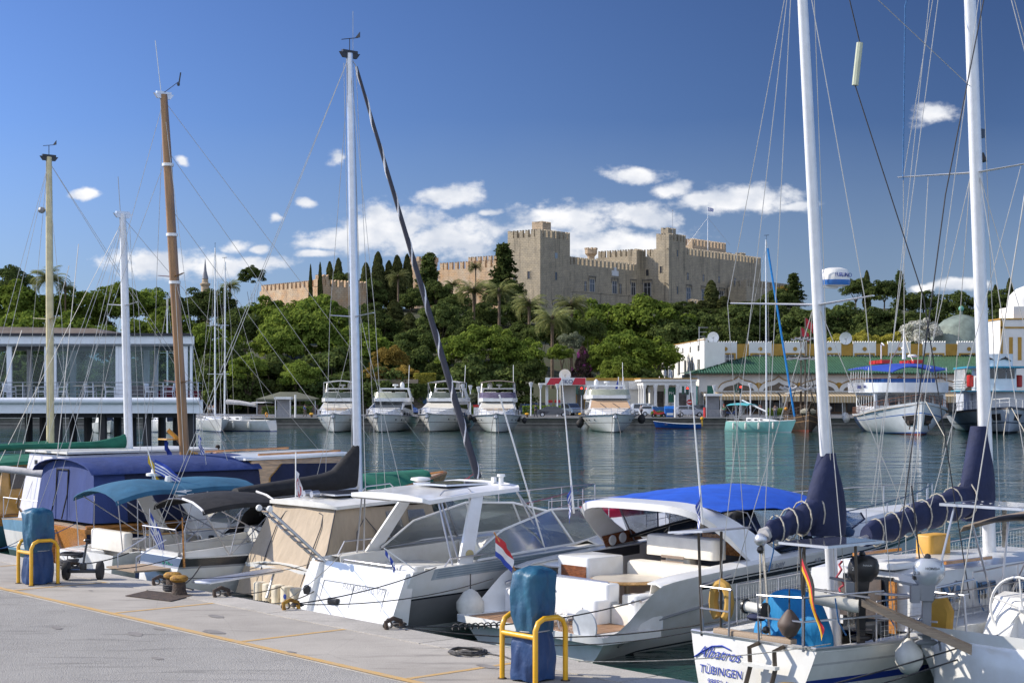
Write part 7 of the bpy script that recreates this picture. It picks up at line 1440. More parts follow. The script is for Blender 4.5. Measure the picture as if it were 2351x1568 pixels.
# ---------- hard top boat with beige tent
E_ = boat('motor_boat','white hard top boat wrapped in a beige canvas tent with clear panels','motor boat',-7.5,4.35)
eh = Hull(9.6,3.1,.95,1.75,.92,.35,2.2,.45,.1,1.2,.9,.9); eh.build(E_,[0,.3,.33,1],[1,2,0],[GEL,ANTIF,BLUEST],28)
part('deck',GELD,E_,lambda m: eh.deck(m,0,9.5,-.02,.12))
part('swim_platform',mat('cream moulding',(.66,.60,.48),.5),E_,lambda m: (m.box(-.75,0,-1.3,1.2,.12,.2),[rbox(m,-.35 - .0,.05,-1.1 + i * .36,-.86 + i * .36,.2,.62,.08) for i in range(5)],rbox(m,-.12,.08,-1.2,.9,.2,.58,.04)))
part('hull_eye_emblem',BLUEST,E_,lambda m: m.lathe([(.06,-.36),(.05,-.37)],(0,-.75,.42),12,axis='x'))
def tent(m):
    lv = [(.02,.30,-.25,1.42),(.3,.75,-.05,1.47),(.6,1.4,.25,1.42),(1.0,2.25,.62,1.22)]
    rs = []
    for k,z,xs,w in lv: rs.append([(xs,-w,z),(xs,-w * .5,z),(xs - .05,0,z),(xs,w * .5,z),(xs,w,z),(1.6,w,max(z,1.0)),(3.2 + .6 * (1 - k),w,max(z,1.2)),(3.2 + .6 * (1 - k),-w,max(z,1.2)),(1.6,-w,max(z,1.0))])
    m.rings(rs,cap=False)
tn = part('tent',BEIGE,E_,tent)
part('tent_window',CLEAR,tn,lambda m: [m.slab([(x0,s * 1.44,1.45),(x1,s * 1.44,1.45),(x1 - .15,s * 1.27,2.15),(x0,s * 1.27,2.15)],(0,s * .01,0)) for x0,x1 in ((1.9,2.4),(2.5,3.1)) for s in (1,-1)] and None)
tubes('zip',mat('dark zip',(.05,.05,.06),.6),tn,[[(-.13,y0 + (.3 - .1) * 0,.55),(.19,y0,1.35),(.42,y0,1.85),(.56,y0 - .12 * s,2.1),(.58,y0 - .3 * s,2.14)] for y0,s in ((.75,1),(-.95,-1))] + [[(-.27,-1.43,.3),(.25,-1.44,1.4),(.6,-1.24,2.25)],[(1.0,-1.45,1.25),(1.05,-1.40,1.75),(1.3,-1.33,2.05),(1.55,-1.40,1.75),(1.65,-1.46,1.25)]],.013)
def eroof(m):
    rs = []
    for x,w,z in ((.5,1.2,2.26),(.58,1.32,2.24),(2.2,1.36,2.32),(3.9,1.3,2.36),(4.1,1.15,2.38)): rs.append([(x,-w,z),(x,w,z),(x,w,z + .07),(x,w * .8,z + .11),(x,0,z + .14),(x,-w * .8,z + .11),(x,-w,z + .07)])
    m.rings(rs)
er = part('hard_top',GELD,E_,eroof); part('solar_panel',[ALU,SOLAR],er,lambda m: (m.box(1.1,2.6,-.5,.8,2.47,2.5,0),m.box(1.14,2.56,-.46,.76,2.502,2.505,1))); part('searchlight',STEEL,er,lambda m: [m.lathe([(.07,-.1),(.08,.08)],(.95,y,2.5),10,axis='x') for y in (.35,.05)])
ef = part('flagstaff',WHITEP,er,lambda m: m.tube([(.9,.75,2.4),(.9,.75,3.4)],.014,5)); flag(ef,(.9,.76,3.02),.55,.22,lambda t_,q: 1 if abs((t_ - .5) ** 2 + (q - .5) ** 2 - .09) < .03 else 0,[FW,mat('flag pink',(.5,.12,.14),.8)],drop=1.0,ang=0)
part('windscreen',WSHIELD,E_,lambda m: m.patch([[(3.9,-1.35,1.4),(4.6,-1.1,1.45),(4.9,0,1.5),(4.6,1.1,1.45),(3.9,1.35,1.4)],[(3.6,-1.2,2.3),(3.95,-1.0,2.34),(4.05,0,2.36),(3.95,1.0,2.34),(3.6,1.2,2.3)]],.01,d=(1,0,0)))
part('coachroof',GEL,E_,lambda m: m.rings([[(x,-w,eh.sh(x) - .05),(x,-w * .8,eh.sh(x) + h),(x,w * .8,eh.sh(x) + h),(x,w,eh.sh(x) - .05)] for x,w,h in ((4.2,1.1,.35),(6,.95,.4),(7.8,.5,.1))]))
for s in (1,-1): lifeline(E_,eh,5.5,9.5,s,6,.65)
pe = thing('gangplank','grey perforated metal gangplank resting between quay edge and tent boat','gangplank',tuple(W(-6.9,3.9,.95)),QA + PI + R(20)); part('board',[ALU,STEEL],pe,lambda m: (rbox(m,0,2.5,-.2,.2,0,.06,.08,mi=0),m.tube([(0,-.2,.03),(2.5,-.2,.03)],.03,6,mi=1))); tubes('strut',ALU,pe,[[(.1,0,0),(.5,.1,-.5)]],.025)
dg = boat('inflatable_dinghy','red upturned inflatable dinghy on the foredeck behind the hard top cruiser','dinghy',-6.0,12.2); part('tube',REDC,dg,lambda m: (m.tube([(-1.3,.45,.9 + .7),(.9,.5,1.72),(1.35,.2,1.8),(1.35,-.2,1.8),(.9,-.5,1.72),(-1.3,-.45,1.6)],.26,12),m.box(-1.2,1.2,-.4,.4,1.68,1.82))); tubes('grab_line',ROPE,dg,[[(-1.0,-.72,1.7),(-.5,-.76,1.62),(0,-.78,1.75),(.5,-.78,1.65),(.9,-.74,1.8)]],.012)

# ---------- black and white sloop with bimini, furled genoa
D = boat('sailing_yacht','white sailing yacht with black topside band, black bimini and black sail cover','sailing yacht',-10.2,2.95)
dh = Hull(9.5,3.0,1.12,1.7,.62,.45,2.1,.4,-.35,1.1,.75,1.7,.05,.4); dh.build(D,[0,.27,.83,.86,.98,1],[0,0,2,1,0],[GEL,DKSTRIPE,mat('perforated toe rail',(.30,.31,.34),.4)],34)
part('deck',NSLIP,D,lambda m: (dh.deck(m,2.7,9.4,-.03,.10),dh.sidedeck(m,.15,2.7,.72,.55,-.03,8)))
part('coaming',GEL,D,lambda m: [m.slab([(.1,s * .72,1.05),(2.8,s * .76,1.1),(2.8,s * .76,1.42),(1.6,s * .74,1.3),(.1,s * .70,1.2)],(0,s * .08,0)) for s in (1,-1)] + [m.box(.02,.12,-.72,.72,.6,1.2)])
part('coachroof',GEL,D,lambda m: m.rings([[(x,-w,dh.sh(x) - .05),(x,-w * .85,dh.sh(x) + h),(x,w * .85,dh.sh(x) + h),(x,w,dh.sh(x) - .05)] for x,w,h in ((2.7,1.0,.42),(4.5,.98,.42),(6.5,.75,.3),(7.6,.4,.05))]))
canopy('bimini',BLACKC,D,.42,2.35,1.12,2.12,2.20,.22,.08); tubes('bimini_frame',STEEL,D,[[(1.1,s * 1.12,1.1),(x,s * 1.1,2.1)] for s in (1,-1) for x in (.45,1.4,2.3)] + [[(2.6,s * 1.15,1.2),(.9,s * 1.1,2.1)] for s in (1,-1)] + [[(.45,1.1 * j,2.12 + .22 * (1 - abs(j) ** 2.4)) for j in (-1,-.8,-.4,0,.4,.8,1)]],.014)
part('bimini_edge',FW,D,lambda m: [m.tube([(x,1.12 * j,2.13 + (.08 if x > 1 else 0) + .23 * (1 - abs(j) ** 2.4)) for j in (-1,-.9,-.6,-.2)],.028,6) for x in (.42,2.35)])
def sprayh(m):
    g = []
    for i in range(6):
        t = i / 5; g.append([(2.55 + .9 * t + (.25 * t if abs(s) > .9 else 0),1.08 * s * (1 - .05 * t),1.30 + (.78 - .45 * t * t) * (1 - abs(s) ** 2.6)) for s in [-1,-.95,-.85,-.6,-.3,0,.3,.6,.85,.95,1]])
    m.patch(g,.015)
sp_ = part('sprayhood',BLACKC,D,sprayh); tubes('sprayhood_edge',FW,sp_,[[(2.53,1.1 * s,1.30 + .80 * (1 - abs(s) ** 2.6)) for s in (-.9,-.8,-.6,-.3,0,.3)]],.03); part('sprayhood_window',FW,sp_,lambda m: m.slab([(3.05,-1.0,1.42),(3.4,-.98,1.44),(3.3,-.93,1.66),(3.1,-.96,1.74)],(0,-.05,0)))
part('sprayhood_side',BLACKC,D,lambda m: m.slab([(2.9,-1.1,1.15),(4.3,-1.1,1.2),(4.1,-.9,1.9),(3.2,-1.0,1.95)],(0,.05,0)))
part('washboard',[GEL,VARN],D,lambda m: (m.slab([(2.55,-.95,1.35),(2.95,-.95,1.35),(3.05,-.95,1.62),(2.75,-.95,1.62)],(0,.05,0),0),m.box(2.98,3.02,-1.02,-.96,1.25,1.66,1))); part('winch',BLACKP,D,lambda m: [m.lathe([(.08,1.18),(.06,1.24),(.07,1.34),(.05,1.36)],(1.9,s * 1.05,0),12) for s in (1,-1)])
lifeline(D,dh,.1,9.3,-1,7,.6,.05); lifeline(D,dh,.1,9.3,1,7,.6,.05); tubes('stern_rail',STEEL,D,[[(.05,-.8,1.1),(-.05,-.75,1.72),(-.05,.75,1.72),(.05,.8,1.1)]],.014)
part('boarding_platform',[TEAKG,STEEL],D,lambda m: (m.box(-.95,.0,-.55,.75,.82,.86,0),m.tube([(-.9,-.55,.86),(-.9,-.55,1.15),(-.2,-.6,1.5)],.016,5,mi=1),m.tube([(-.9,.3,.86),(-.9,.3,1.15),(-.2,.3,1.5)],.016,5,mi=1)))
text_obj('A-Duo',.17,mat('green lettering',(.0,.35,.2),.5),D,frame_m((-.03,-.35,.88),(0,-1,0),(-.3,0,1)),shear=.3,th=.003)
ds = part('ensign_staff',VARN,D,lambda m: m.tube([(.05,-.95,.9),(.0,-.95,2.0)],.03,6,.015)); de = part('flag_staff',STEEL,D,lambda m: m.tube([(.1,.7,1.1),(.1,.7,2.1)],.014,5)); flag(de,(.1,.7,2.05),.5,.85,greek,[FB,FW],drop=1.35,ang=R(-40))
dx,dt = 5.42,5.15
dm = mast(D,dx,0,1.9,dt,13.05,.096,ALU,((6.6,.85),),[[(dt,0,13.0),(-.0,.0,1.7)],[(dt - .05,0,12.9),(.1,.6,1.4)],[(dt,0,12.9),(dx - .2,.95,6.66),(dx - .1,dh.b(dx) - .1,1.4)],[(dt,0,12.9),(dx - .2,-.95,6.66),(dx - .1,-dh.b(dx) + .1,1.4)],[(dx,.08,6.6),(dx + .6,1.3,1.5)],[(dx,-.08,6.6),(dx + .6,-1.3,1.5)],[(dx,.08,6.6),(dx - .7,1.3,1.5)],[(dx,-.08,6.6),(dx - .7,-1.3,1.5)],[(dt + .12,.03,12.8),(dx + .25,.03,2.0)],[(dt + .16,-.03,12.8),(dx + .5,-.1,2.0)],[(dt - .14,.05,12.8),(dx - .16,.05,3.2)]])
part('antenna',WIRE,dm,lambda m: m.tube([(dt + .1,0,13.1),(dt + .1,0,14.1)],.008,4))
def bag(m,x0,z0,x1,z1,r=.2,up=1.2,n=10):
    """sail flaked on a boom under its cover, rising against the mast at x1"""
    rs = []
    for i in range(n + 1):
        t = i / n; x = x0 + (x1 - x0) * t; zc = z0 + (z1 - z0) * t; h = r * (.9 + .6 * t) + up * max(0,t - .72) ** 1.6 * 6.0; w = r * (.55 + .25 * math.sin(PI * t)) * (1 - .35 * max(0,t - .8) * 5 * .6)
        rs.append([(x + .04 * math.sin(i * 2.3 + a),w * math.cos(a) * (1 + .1 * math.sin(3 * i + 2 * a)),zc + h * (.5 + .5 * math.sin(a)) - .08) for a in [TAU * j / 12 for j in range(12)]])
    m.rings(rs)
part('sail_cover',BLACKC,D,lambda m: bag(m,1.9,2.3,dx - .05,2.45,.34,.9,14)); part('boom',ALU,D,lambda m: m.tube([(1.8,0,2.22),(dx - .1,0,2.38)],.06,8)); part('boom_skirt',BLACKC,D,lambda m: m.box(2.6,dx,-.05,.05,1.85,2.4))
fa,fb_ = Vector((dt + .2,0,12.75)),Vector((9.25,0,2.5))
gf = part('furled_genoa',mat('charcoal uv strip',(.05,.052,.07),.8,var=.1),D,lambda m: m.tube([fa.lerp(fb_,i / 20) for i in range(21)],.035,10,.098)); dirn = (fb_ - fa).normalized(); e1 = dirn.orthogonal().normalized(); e2 = dirn.cross(e1)
part('spiral_edge',FW,gf,lambda m: [m.tube([fa.lerp(fb_,t) + (e1 * math.cos(9 * TAU * t + c) + e2 * math.sin(9 * TAU * t + c)) * (.026 + .058 * t) for t in [j / 160 for j in range(161)]],.026,5) for c in (0,)])
tubes('forestay',WIRE,D,[[fa,(dt,0,13)],[fb_,(9.45,0,1.75)]],.012); part('furling_drum',BLACKP,D,lambda m: m.lathe([(.1,0),(.06,.04),(.06,.1),(.1,.14)],(9.35,0,1.95),12))
tubes('sheet',mat('red line',(.4,.06,.08),.8),D,[[(9.0,-.1,2.6),(6,-1.1,1.6)],[(9.0,.05,2.5),(5.5,.9,1.7)]],.012)

# ---------- small cruiser with petrol blue bimini
Cc = boat('motor_cruiser','small white cruiser with petrol blue bimini and teak cockpit table','motor cruiser',-13.35,2.75)
ch_ = Hull(8.4,2.7,.95,1.45,.92,.35,2.3,.4,.1,1.2,.9,.9); ch_.build(Cc,[0,.3,1],[1,0],[GEL,ANTIF],26)
part('cockpit',GEL,Cc,lambda m: ch_.sidedeck(m,.5,3.6,1.05,.5,-.01,10)); part('foredeck',GEL,Cc,lambda m: ch_.deck(m,3.6,8.3,-.02,.3)); part('bathing_platform',GEL,Cc,lambda m: (rbox(m,-.55,.4,-1.0,1.1,.12,.3,.2),rbox(m,-.25,.5,.1,1.25,.3,.93,.08),m.box(-.2,.45,.15,1.2,.932,.945)))
text_obj('NéReus',.24,DKSTRIPE,Cc,frame_m((-.262,.65,.55),(0,-1,0),(0,0,1)),shear=.2,th=.003)
part('stern_seat',CREAM,Cc,lambda m: (rbox(m,.5,.75,-.85,.95,.95,1.42,.1),rbox(m,.75,1.3,-.85,.95,.5,.95,.1))); part('table',[VARNL,STEEL],Cc,lambda m: (m.box(1.1,1.9,-.9,.1,1.33,1.37,0),m.tube([(1.5,-.4,.5),(1.5,-.4,1.33)],.04,8,mi=1)))
part('stern_fitting',STEEL,Cc,lambda m: [m.lathe([(.04,-.27),(.04,-.25)],(0,y,.7),8,axis='x') for y in (.95,.4)])
part('radar_arch',GEL,Cc,lambda m: m.rings([[(x - .2 + d,y,z),(x + .25 + d,y,z),(x + .25 + d,y * .95,z - k),(x - .2 + d,y * .95,z - k)] for x,y,z,k,d in ((2.6,-1.28,1.1,0,0),(2.3,-1.22,1.7,.0,0),(1.9,-1.1,2.38,.1,0),(1.85,-.5,2.5,.08,0),(1.85,.5,2.5,.08,0),(1.9,1.1,2.38,.1,0),(2.3,1.22,1.7,0,0),(2.6,1.28,1.1,0,0))]))
part('radar',WHITEP,Cc,lambda m: (m.lathe([(.06,2.5),(.06,2.66),(.2,2.68),(.2,2.74),(.08,2.76),(.07,2.84)],(1.9,.3,0),12),m.lathe([(.07,2.5),(.09,2.6),(.07,2.7)],(1.9,-.4,0),8)))
cf = part('flagstaff',WHITEP,Cc,lambda m: m.tube([(1.8,0,2.5),(1.6,.1,3.4)],.012,5)); flag(cf,(1.75,0,3.1),.32,.75,lambda t_,q: 0 if int(q * 7) % 2 == 0 else 1,[FB,FW],drop=.5,ang=R(-50)); flag(cf,(1.7,.25,3.2),.2,.5,lambda t_,q: 0,[FY],drop=1.2,ang=R(-40))
canopy('bimini',TEAL,Cc,.15,2.0,1.12,2.18,2.36,.22,.12); canopy('bimini',TEAL,Cc,2.0,4.0,1.12,2.38,2.36,.2,.06)
tubes('bimini_frame',STEEL,Cc,[[(x0,s * 1.15,1.0),(x1,s * 1.1,2.2)] for s in (1,-1) for x0,x1 in ((.3,.2),(.7,.7),(2.3,.4),(2.6,1.1),(2.7,3.9),(3.4,2.9))],.014)
part('coachroof',GEL,Cc,lambda m: m.rings([[(x,-w,ch_.sh(x) - .05),(x,-w * .8,ch_.sh(x) + h),(x,w * .8,ch_.sh(x) + h),(x,w,ch_.sh(x) - .05)] for x,w,h in ((3.2,1.2,.35),(4.2,1.1,.62),(5.6,.8,.3),(6.8,.4,.05))])); part('cabin_window',GLASSD,Cc,lambda m: m.slab([(2.9,-1.27,1.28),(4.3,-1.16,1.42),(4.4,-1.1,1.56),(3.2,-1.2,1.44)],(0,-.02,0)))
part('windscreen',WSHIELD,Cc,lambda m: m.patch([[(3.2,-1.15,1.5),(4.3,-.85,1.8),(4.6,0,1.85),(4.3,.85,1.8),(3.2,1.15,1.5)],[(3.2,-1.05,2.0),(3.7,-.8,2.15),(3.8,0,2.2),(3.7,.8,2.15),(3.2,1.05,2.0)]],.01,d=(1,0,0))); tubes('windscreen_frame',GEL,Cc,[[(3.2,-1.05,2.0),(3.7,-.8,2.15),(3.8,0,2.2),(3.7,.8,2.15),(3.2,1.05,2.0)]],.025)

# ---------- wooden motor sailer with the blue tent
B_ = boat('motor_sailer','varnished wooden motor sailer under a long dark blue tent with wooden mast','motor sailer',-17.1,3.7)
bh = Hull(13,4.0,1.3,2.2,.84,.45,2.1,.6,.2,1.6,.8,1.5,.1); bh.build(B_,[0,.3,.74,.8,.92,1],[1,2,0,2,0],[VARN,ANTIR,DKBLUE],30)
part('transom_panel',VARN,B_,lambda m: m.slab([(-.04 + .0,-1.7,1.28),(-.04,1.7,1.28),(.05,1.6,.75),(.1,1.2,.3),(.1,-1.2,.3),(.05,-1.6,.75)],(.03,0,0))); part('rudder',VARN,B_,lambda m: m.slab([(-.05,-.04,1.2),(-.05,-.04,-.2),(-.4,-.04,-.2),(-.25,-.04,1.0)],(0,.08,0)))
part('deck',TEAKG,B_,lambda m: bh.deck(m,0,12.9,-.02,.06)); tubes('cap_rail',VARN,B_,[bh.rail_path(0,12.9,s,.03,0) for s in (1,-1)],.05)
def btent(m,xs,mk=1):
    rs = []
    for x,w,fl in xs:
        rs.append([(x + fl * (1 - k),y * w * (1 + .08 * (1 - k)),1.42 + 1.2 * k) for y,k in ((-1,0),(-1,.5),(-.97,.95))] + [(x,w * math.sin(a),2.58 + .40 * math.cos(a)) for a in [PI * (j / 10 - .5) * .94 for j in range(1,10)]] + [(x + fl * (1 - k),y * w * (1 + .08 * (1 - k)),1.42 + 1.2 * k) for y,k in ((.97,.95),(1,.5),(1,0))])
    m.rings(rs)
bt = part('tent',NAVYB,B_,lambda m: btent(m,((.3,1.55,-.12),(.5,1.62,-.1),(1.1,1.66,0)))); part('tent',DKBLUE,B_,lambda m: btent(m,((1.1,1.67,0),(3.1,1.72,0),(5.1,1.7,0))),label='long dark blue rear part of the tent'); part('tent_roof',NAVYB,B_,lambda m: m.patch([[(x,1.75 * math.sin(a),2.60 + .42 * math.cos(a)) for a in [PI * (j / 10 - .5) * .9 for j in range(11)]] for x in (.12,.3,1.5,3,4.2,5.15)],.02))
tubes('door_zip',BLACKC,bt,[[(.08,y,1.45),(.24,y,2.1),(.27,y,2.72)] for y in (.55,-.12)] + [[(.27,.55,2.72),(.27,-.12,2.72)]],.02)
part('wheelhouse',VARNL,B_,lambda m: m.rings([[(x,-1.7,1.4),(x,1.7,1.4),(x,1.55,z),(x,-1.55,z)] for x,z in ((4.9,2.85),(5.0,2.87))] + [[(8.6,-1.55,1.5),(8.6,1.55,1.5),(8.0,1.4,2.9),(8.0,-1.4,2.9)]])); part('wheelhouse_roof',GEL,B_,lambda m: m.rings([[(x,-w,z),(x,w,z),(x,w,z + .06),(x,0,z + .12),(x,-w,z + .06)] for x,w,z in ((4.7,1.6,2.88),(6.5,1.7,2.9),(8.3,1.5,2.94))])); part('window_cover',DKBLUE,B_,lambda m: [m.slab([(5.35,s * 1.70,1.65),(8.25,s * 1.60,1.7),(7.85,s * 1.47,2.72),(5.9,s * 1.57,2.76),(5.5,s * 1.62,2.4)],(0,s * .02,0)) for s in (1,-1)]); tubes('roof_handrail',VARN,B_,[[(5.2,s * 1.45,3.02),(8,s * 1.35,3.06)] for s in (1,-1)],.03)
part('foredeck_cover',GREENC,B_,lambda m: m.rings([[(x,-w,z - .25),(x,-w * .6,z + .05),(x,0,z + .1),(x,w * .6,z + .05),(x,w,z - .25)] for x,w,z in ((8.7,1.3,2.1),(10.4,1.2,2.2),(12,.6,2.25))]))
mast(B_,3.75,0,2.9,3.1,12.85,.115,SPAR,((5.0,.62),(7.9,.62)),[[(3.1,0,12.7),(-.1,0,1.8)],[(3.2,0,9.9),(9,0,3.2)],[(3.1,0,12.7),(12.8,0,2.3)],[(3.1,0,12.6),(3.3,.75,7.96),(3.6,1.7,1.5)],[(3.1,0,12.6),(3.3,-.75,7.96),(3.6,-1.7,1.5)],[(3.4,.08,7.8),(2.9,1.6,1.5)],[(3.4,-.08,7.8),(2.9,-1.6,1.5)],[(3.4,-.08,7.8),(4.6,-1.6,1.5)],[(3.25,0,11.3),(10.8,0,2.4)],[(3.28,.05,11),(3.95,.1,3)],[(3.2,0,11.2),(-.2,.8,1.5)]],vane=False)
part('antenna',WHITEP,B_,lambda m: m.tube([(3.05,.05,12.9),(2.9,.1,14.3)],.012,4)); part('anemometer',BLACKP,B_,lambda m: (m.tube([(3.1,-.05,12.9),(3.3,-.45,13.15)],.01,4),m.ball((3.3,-.45,13.08),.05,n=6),m.tube([(3.3,-.48,13.1),(3.34,-.5,13.4)],.02,4)))
part('mast_band',GEL,B_,lambda m: [m.lathe([(.16,z),(.16,z + .08)],(3.75 - .65 * (z - 2.9) / 9.95,0,0),12) for z in (9.0,10.9,7.7)]); part('scroll_arm',mat('yellow varnish',(.6,.33,.06),.3,coat=.5),B_,lambda m: (m.tube([(3.5,.5,3.7),(3.75,.4,3.45),(3.95,.2,3.1),(4.2,.1,3.0)],.06,8),m.box(3.3,3.7,.2,.7,3.42,3.46))); bf = part('flag_halyard',WIRE,B_,lambda m: m.tube([(3.9,-.2,5),(3.9,-.2,3)],.006,3)); flag(bf,(3.4,.5,3.5),.35,.3,lambda a,b: 0,[FB],drop=1.1); flag(bf,(4.0,-.3,3.6),.4,.25,greek,[FB,FW],drop=1.3)

# ---------- ketch with white cabin and wave emblem, and wooden wheelhouse boat
A2 = boat('sailing_boat','white cabined boat with round porthole, blue wave emblem and green boom cover','sailing boat',-21.2,4.6)
ah = Hull(11,3.8,1.1,1.9,.75,.45,2.1,.5,.1,1.2,.8,1.5,.1); ah.build(A2,[0,.45,.5,.8,1],[1,2,0,2],[GELD,mat('deep green antifouling',(.01,.05,.045),.6),mat('pale blue trim',(.14,.28,.4),.5)],26); part('deck',TEAKG,A2,lambda m: ah.deck(m,0,10.9,-.02,.05))
CB = mat('lilac white paint',(.60,.60,.66),.5,var=.04); part('cabin',CB,A2,lambda m: m.hexa([(.5,-1.45,1.05),(5.5,-1.4,1.2),(5.5,1.4,1.2),(.5,1.45,1.05),(.8,-1.3,2.95),(5.3,-1.25,3.0),(5.3,1.25,3.0),(.8,1.3,2.95)])); part('cabin_roof',GELD,A2,lambda m: m.box(.7,5.5,-1.38,1.38,3.0,3.06))
part('porthole',[mat('brass disc',(.42,.34,.16),.35),BLACKP],A2,lambda m: (m.lathe([(.26,-.03),(.24,-.06)],(.72,-.55,2.5),22,axis='x',mi=0),m.box(.66,.7,.55,.68,2.65,2.78,1)))
def wave(m):
    pts = [(1.1,0),(-1.0,0)] + [(-1.0,.1),(-.6,.14),(-.25,.35),(0,.75),(.3,.95),(.62,.85),(.72,.6),(.55,.42),(.38,.5),(.45,.62),(.5,.72),(.28,.74),(.12,.5),(.2,.22),(.55,.08),(1.1,.1)]
    m.slab([(.58 + .25 * (z * .7 + .3) / 1.9,-.45 - y * .55 * -1 * .8,1.35 + z * .62) for y,z in [(-a,b) for a,b in pts]],(-.02,0,0))
part('wave_emblem',mat('wave blue',(.20,.38,.52),.5),A2,wave)
mast(A2,3.3,0,3.0,3.1,10.0,.105,MASTW,((7.3,.85),),[[(3.1,0,9.9),(-.2,0,1.6)],[(3.1,0,9.9),(10.8,0,2.1)],[(3.1,0,9.9),(3.1,.95,7.35),(3.1,1.75,1.3)],[(3.1,0,9.9),(3.1,-.95,7.35),(3.1,-1.75,1.3)],[(3.15,.1,7.2),(2.4,1.7,1.3)],[(3.15,-.1,7.2),(2.4,-1.7,1.3)],[(3.1,0,9.8),(.5,.9,1.6)],[(3.1,0,9.8),(.6,-.9,1.6)],[(3.3,-.05,9.7),(3.6,-.1,3.1)],[(3.1,0,9.8),(-.8,1.5,1.3)]],vane=False)
part('sail_cover',GREENC,A2,lambda m: bag(m,-.8,3.2,3.3,3.15,.16,.30,12)); part('antenna',WIRE,A2,lambda m: m.tube([(3.05,.05,10),(3.0,.1,11.1)],.012,4)); part('mizzen_sail',GREYC,A2,lambda m: m.tube([(-.2,-1.9,2.5),(-.9,-.9,2.62),(-1.3,0,2.62)],.11,10,.08)); part('tiller',VARN,A2,lambda m: m.tube([(-.1,-.2,1.35),(-.35,-.5,1.55),(-.5,-.9,1.85)],.035,6)); tubes('stern_rail',STEEL,A2,[[(0,-1.3,1.1),(0,-1.3,1.7),(0,1.3,1.7),(0,1.3,1.1)]],.016); tubes('mizzen_stay',WIREP,A2,[[(-1.3,0,2.7),(.2,.5,6.5)],[(-1.3,.1,2.6),(-1.2,.3,1.2)],[(.1,-1.6,1.2),(1.6,-.2,9)],[(0,1.2,1.2),(1.5,.2,8.4)]],.012)
A1 = boat('wooden_boat','varnished wooden wheelhouse boat with green canopy roof at the far left','wooden boat',-25,4.6)
a1 = Hull(10,3.6,1.1,1.8,.8,.45,2,.5,.1,1,.8,1.5,.1); a1.build(A1,[0,.4,.8,1],[1,0,2],[mat('blue green hull',(.04,.13,.18),.5),ANTIF,VARN],22); part('deck',TEAK,A1,lambda m: a1.deck(m,0,9.9,-.02,.05))
YV = mat('golden varnish',(.50,.28,.06),.25,coat=.6,var=.25,vscale=2); wh = part('wheelhouse',YV,A1,lambda m: m.hexa([(.4,-1.2,1.1),(3.4,-1.2,1.1),(3.4,1.2,1.1),(.4,1.2,1.1),(.6,-1.05,2.6),(3.3,-1.05,2.6),(3.3,1.05,2.6),(.6,1.05,2.6)])); part('window',GLASSD,wh,lambda m: [m.slab([(.52,y,1.85),(.52,y + .42,1.85),(.575,y + .42,2.48),(.575,y,2.48)],(-.02,0,0)) for y in (-1.0,-.45,.1,.6)] + [m.slab([(x,-1.17,1.85),(x + .5,-1.17,1.85),(x + .5,-1.09,2.5),(x,-1.09,2.5)],(0,-.02,0)) for x in (.8,1.5,2.2)]); canopy('canopy',GREENC,A1,.1,3.8,1.5,2.62,2.62,.16,.05)
mast(A1,2.6,0,2.7,2.55,12.05,.10,MASTY,((7.0,.9),),[[(2.55,0,11.9),(-.1,.6,1.6)],[(2.55,0,11.9),(-.1,-.6,1.6)],[(2.55,0,11.9),(9.8,0,2)],[(2.55,0,11.9),(9.6,.2,2)],[(2.5,0,11.8),(2.5,1.0,7.05),(2.4,1.7,1.3)],[(2.5,0,11.8),(2.5,-1.0,7.05),(2.4,-1.7,1.3)],[(2.5,.1,7),(1.8,1.7,1.3)],[(2.5,-.1,7),(1.8,-1.7,1.3)],[(2.5,-.1,7),(3.3,-1.7,1.3)]]); part('lamp',GREYP,A1,lambda m: m.ball((2.4,.2,10.4),.13,(1,1,.8),8)); tubes('boom',GREENC,A1,[[(2.5,0,3.1),(.2,.2,3.0),(-1.0,.3,2.95)]],.12)
# ---------- ketch at the right: both masts, navy sail covers
H_ = boat('sailing_yacht','white ketch with two tall masts, navy sail covers and azure wheel cover','sailing yacht',6.62,3.38)
hh = Hull(12.4,3.5,1.13,1.95,.68,.45,2.2,.45,-.25,1.4,.8,1.8,.08,.38)
hh.build(H_,[0,.27,.66,.725,.86,.88,1],[1,0,2,0,3,0],[GELD,ANTIF,BLUEST,GREYC],40,plain=True)
part('deck',NSLIP,H_,lambda m: (hh.deck(m,3.0,12.3,-.02,.08),hh.sidedeck(m,.1,3.0,.95,.5,-.02,10)))
part('cockpit_lining',GELD,H_,lambda m: (m.box(.06,.14,-.95,.95,.5,1.15),rbox(m,.3,2.9,.55,.93,.5,.95,.05),rbox(m,.3,2.9,-.93,-.55,.5,.95,.05)))
part('cockpit_grating',TEAK,H_,lambda m: [m.box(.3 + .1 * i,.36 + .1 * i,-.5,.5,.52,.55) for i in range(26)])
part('transom_rail',TEAKG,H_,lambda m: rbox(m,-.02,.12,-.75,.75,1.17,1.24,.03)); part('toe_rail',ALU,H_,lambda m: m.tube(hh.rail_path(12.3,0,1,.02,.01,30) + hh.rail_path(0,12.3,-1,.02,.01,30),.028,5))
part('coachroof',GEL,H_,lambda m: m.rings([[(x,-w,hh.sh(x) - .05),(x,-w * .9,z),(x,-w * .5,z + .06),(x,w * .5,z + .06),(x,w * .9,z),(x,w,hh.sh(x) - .05)] for x,w,z in ((2.7,1.15,1.92),(3.4,1.15,2.0),(5,1.1,1.98),(7.4,.9,1.95),(9,.5,1.75))]))
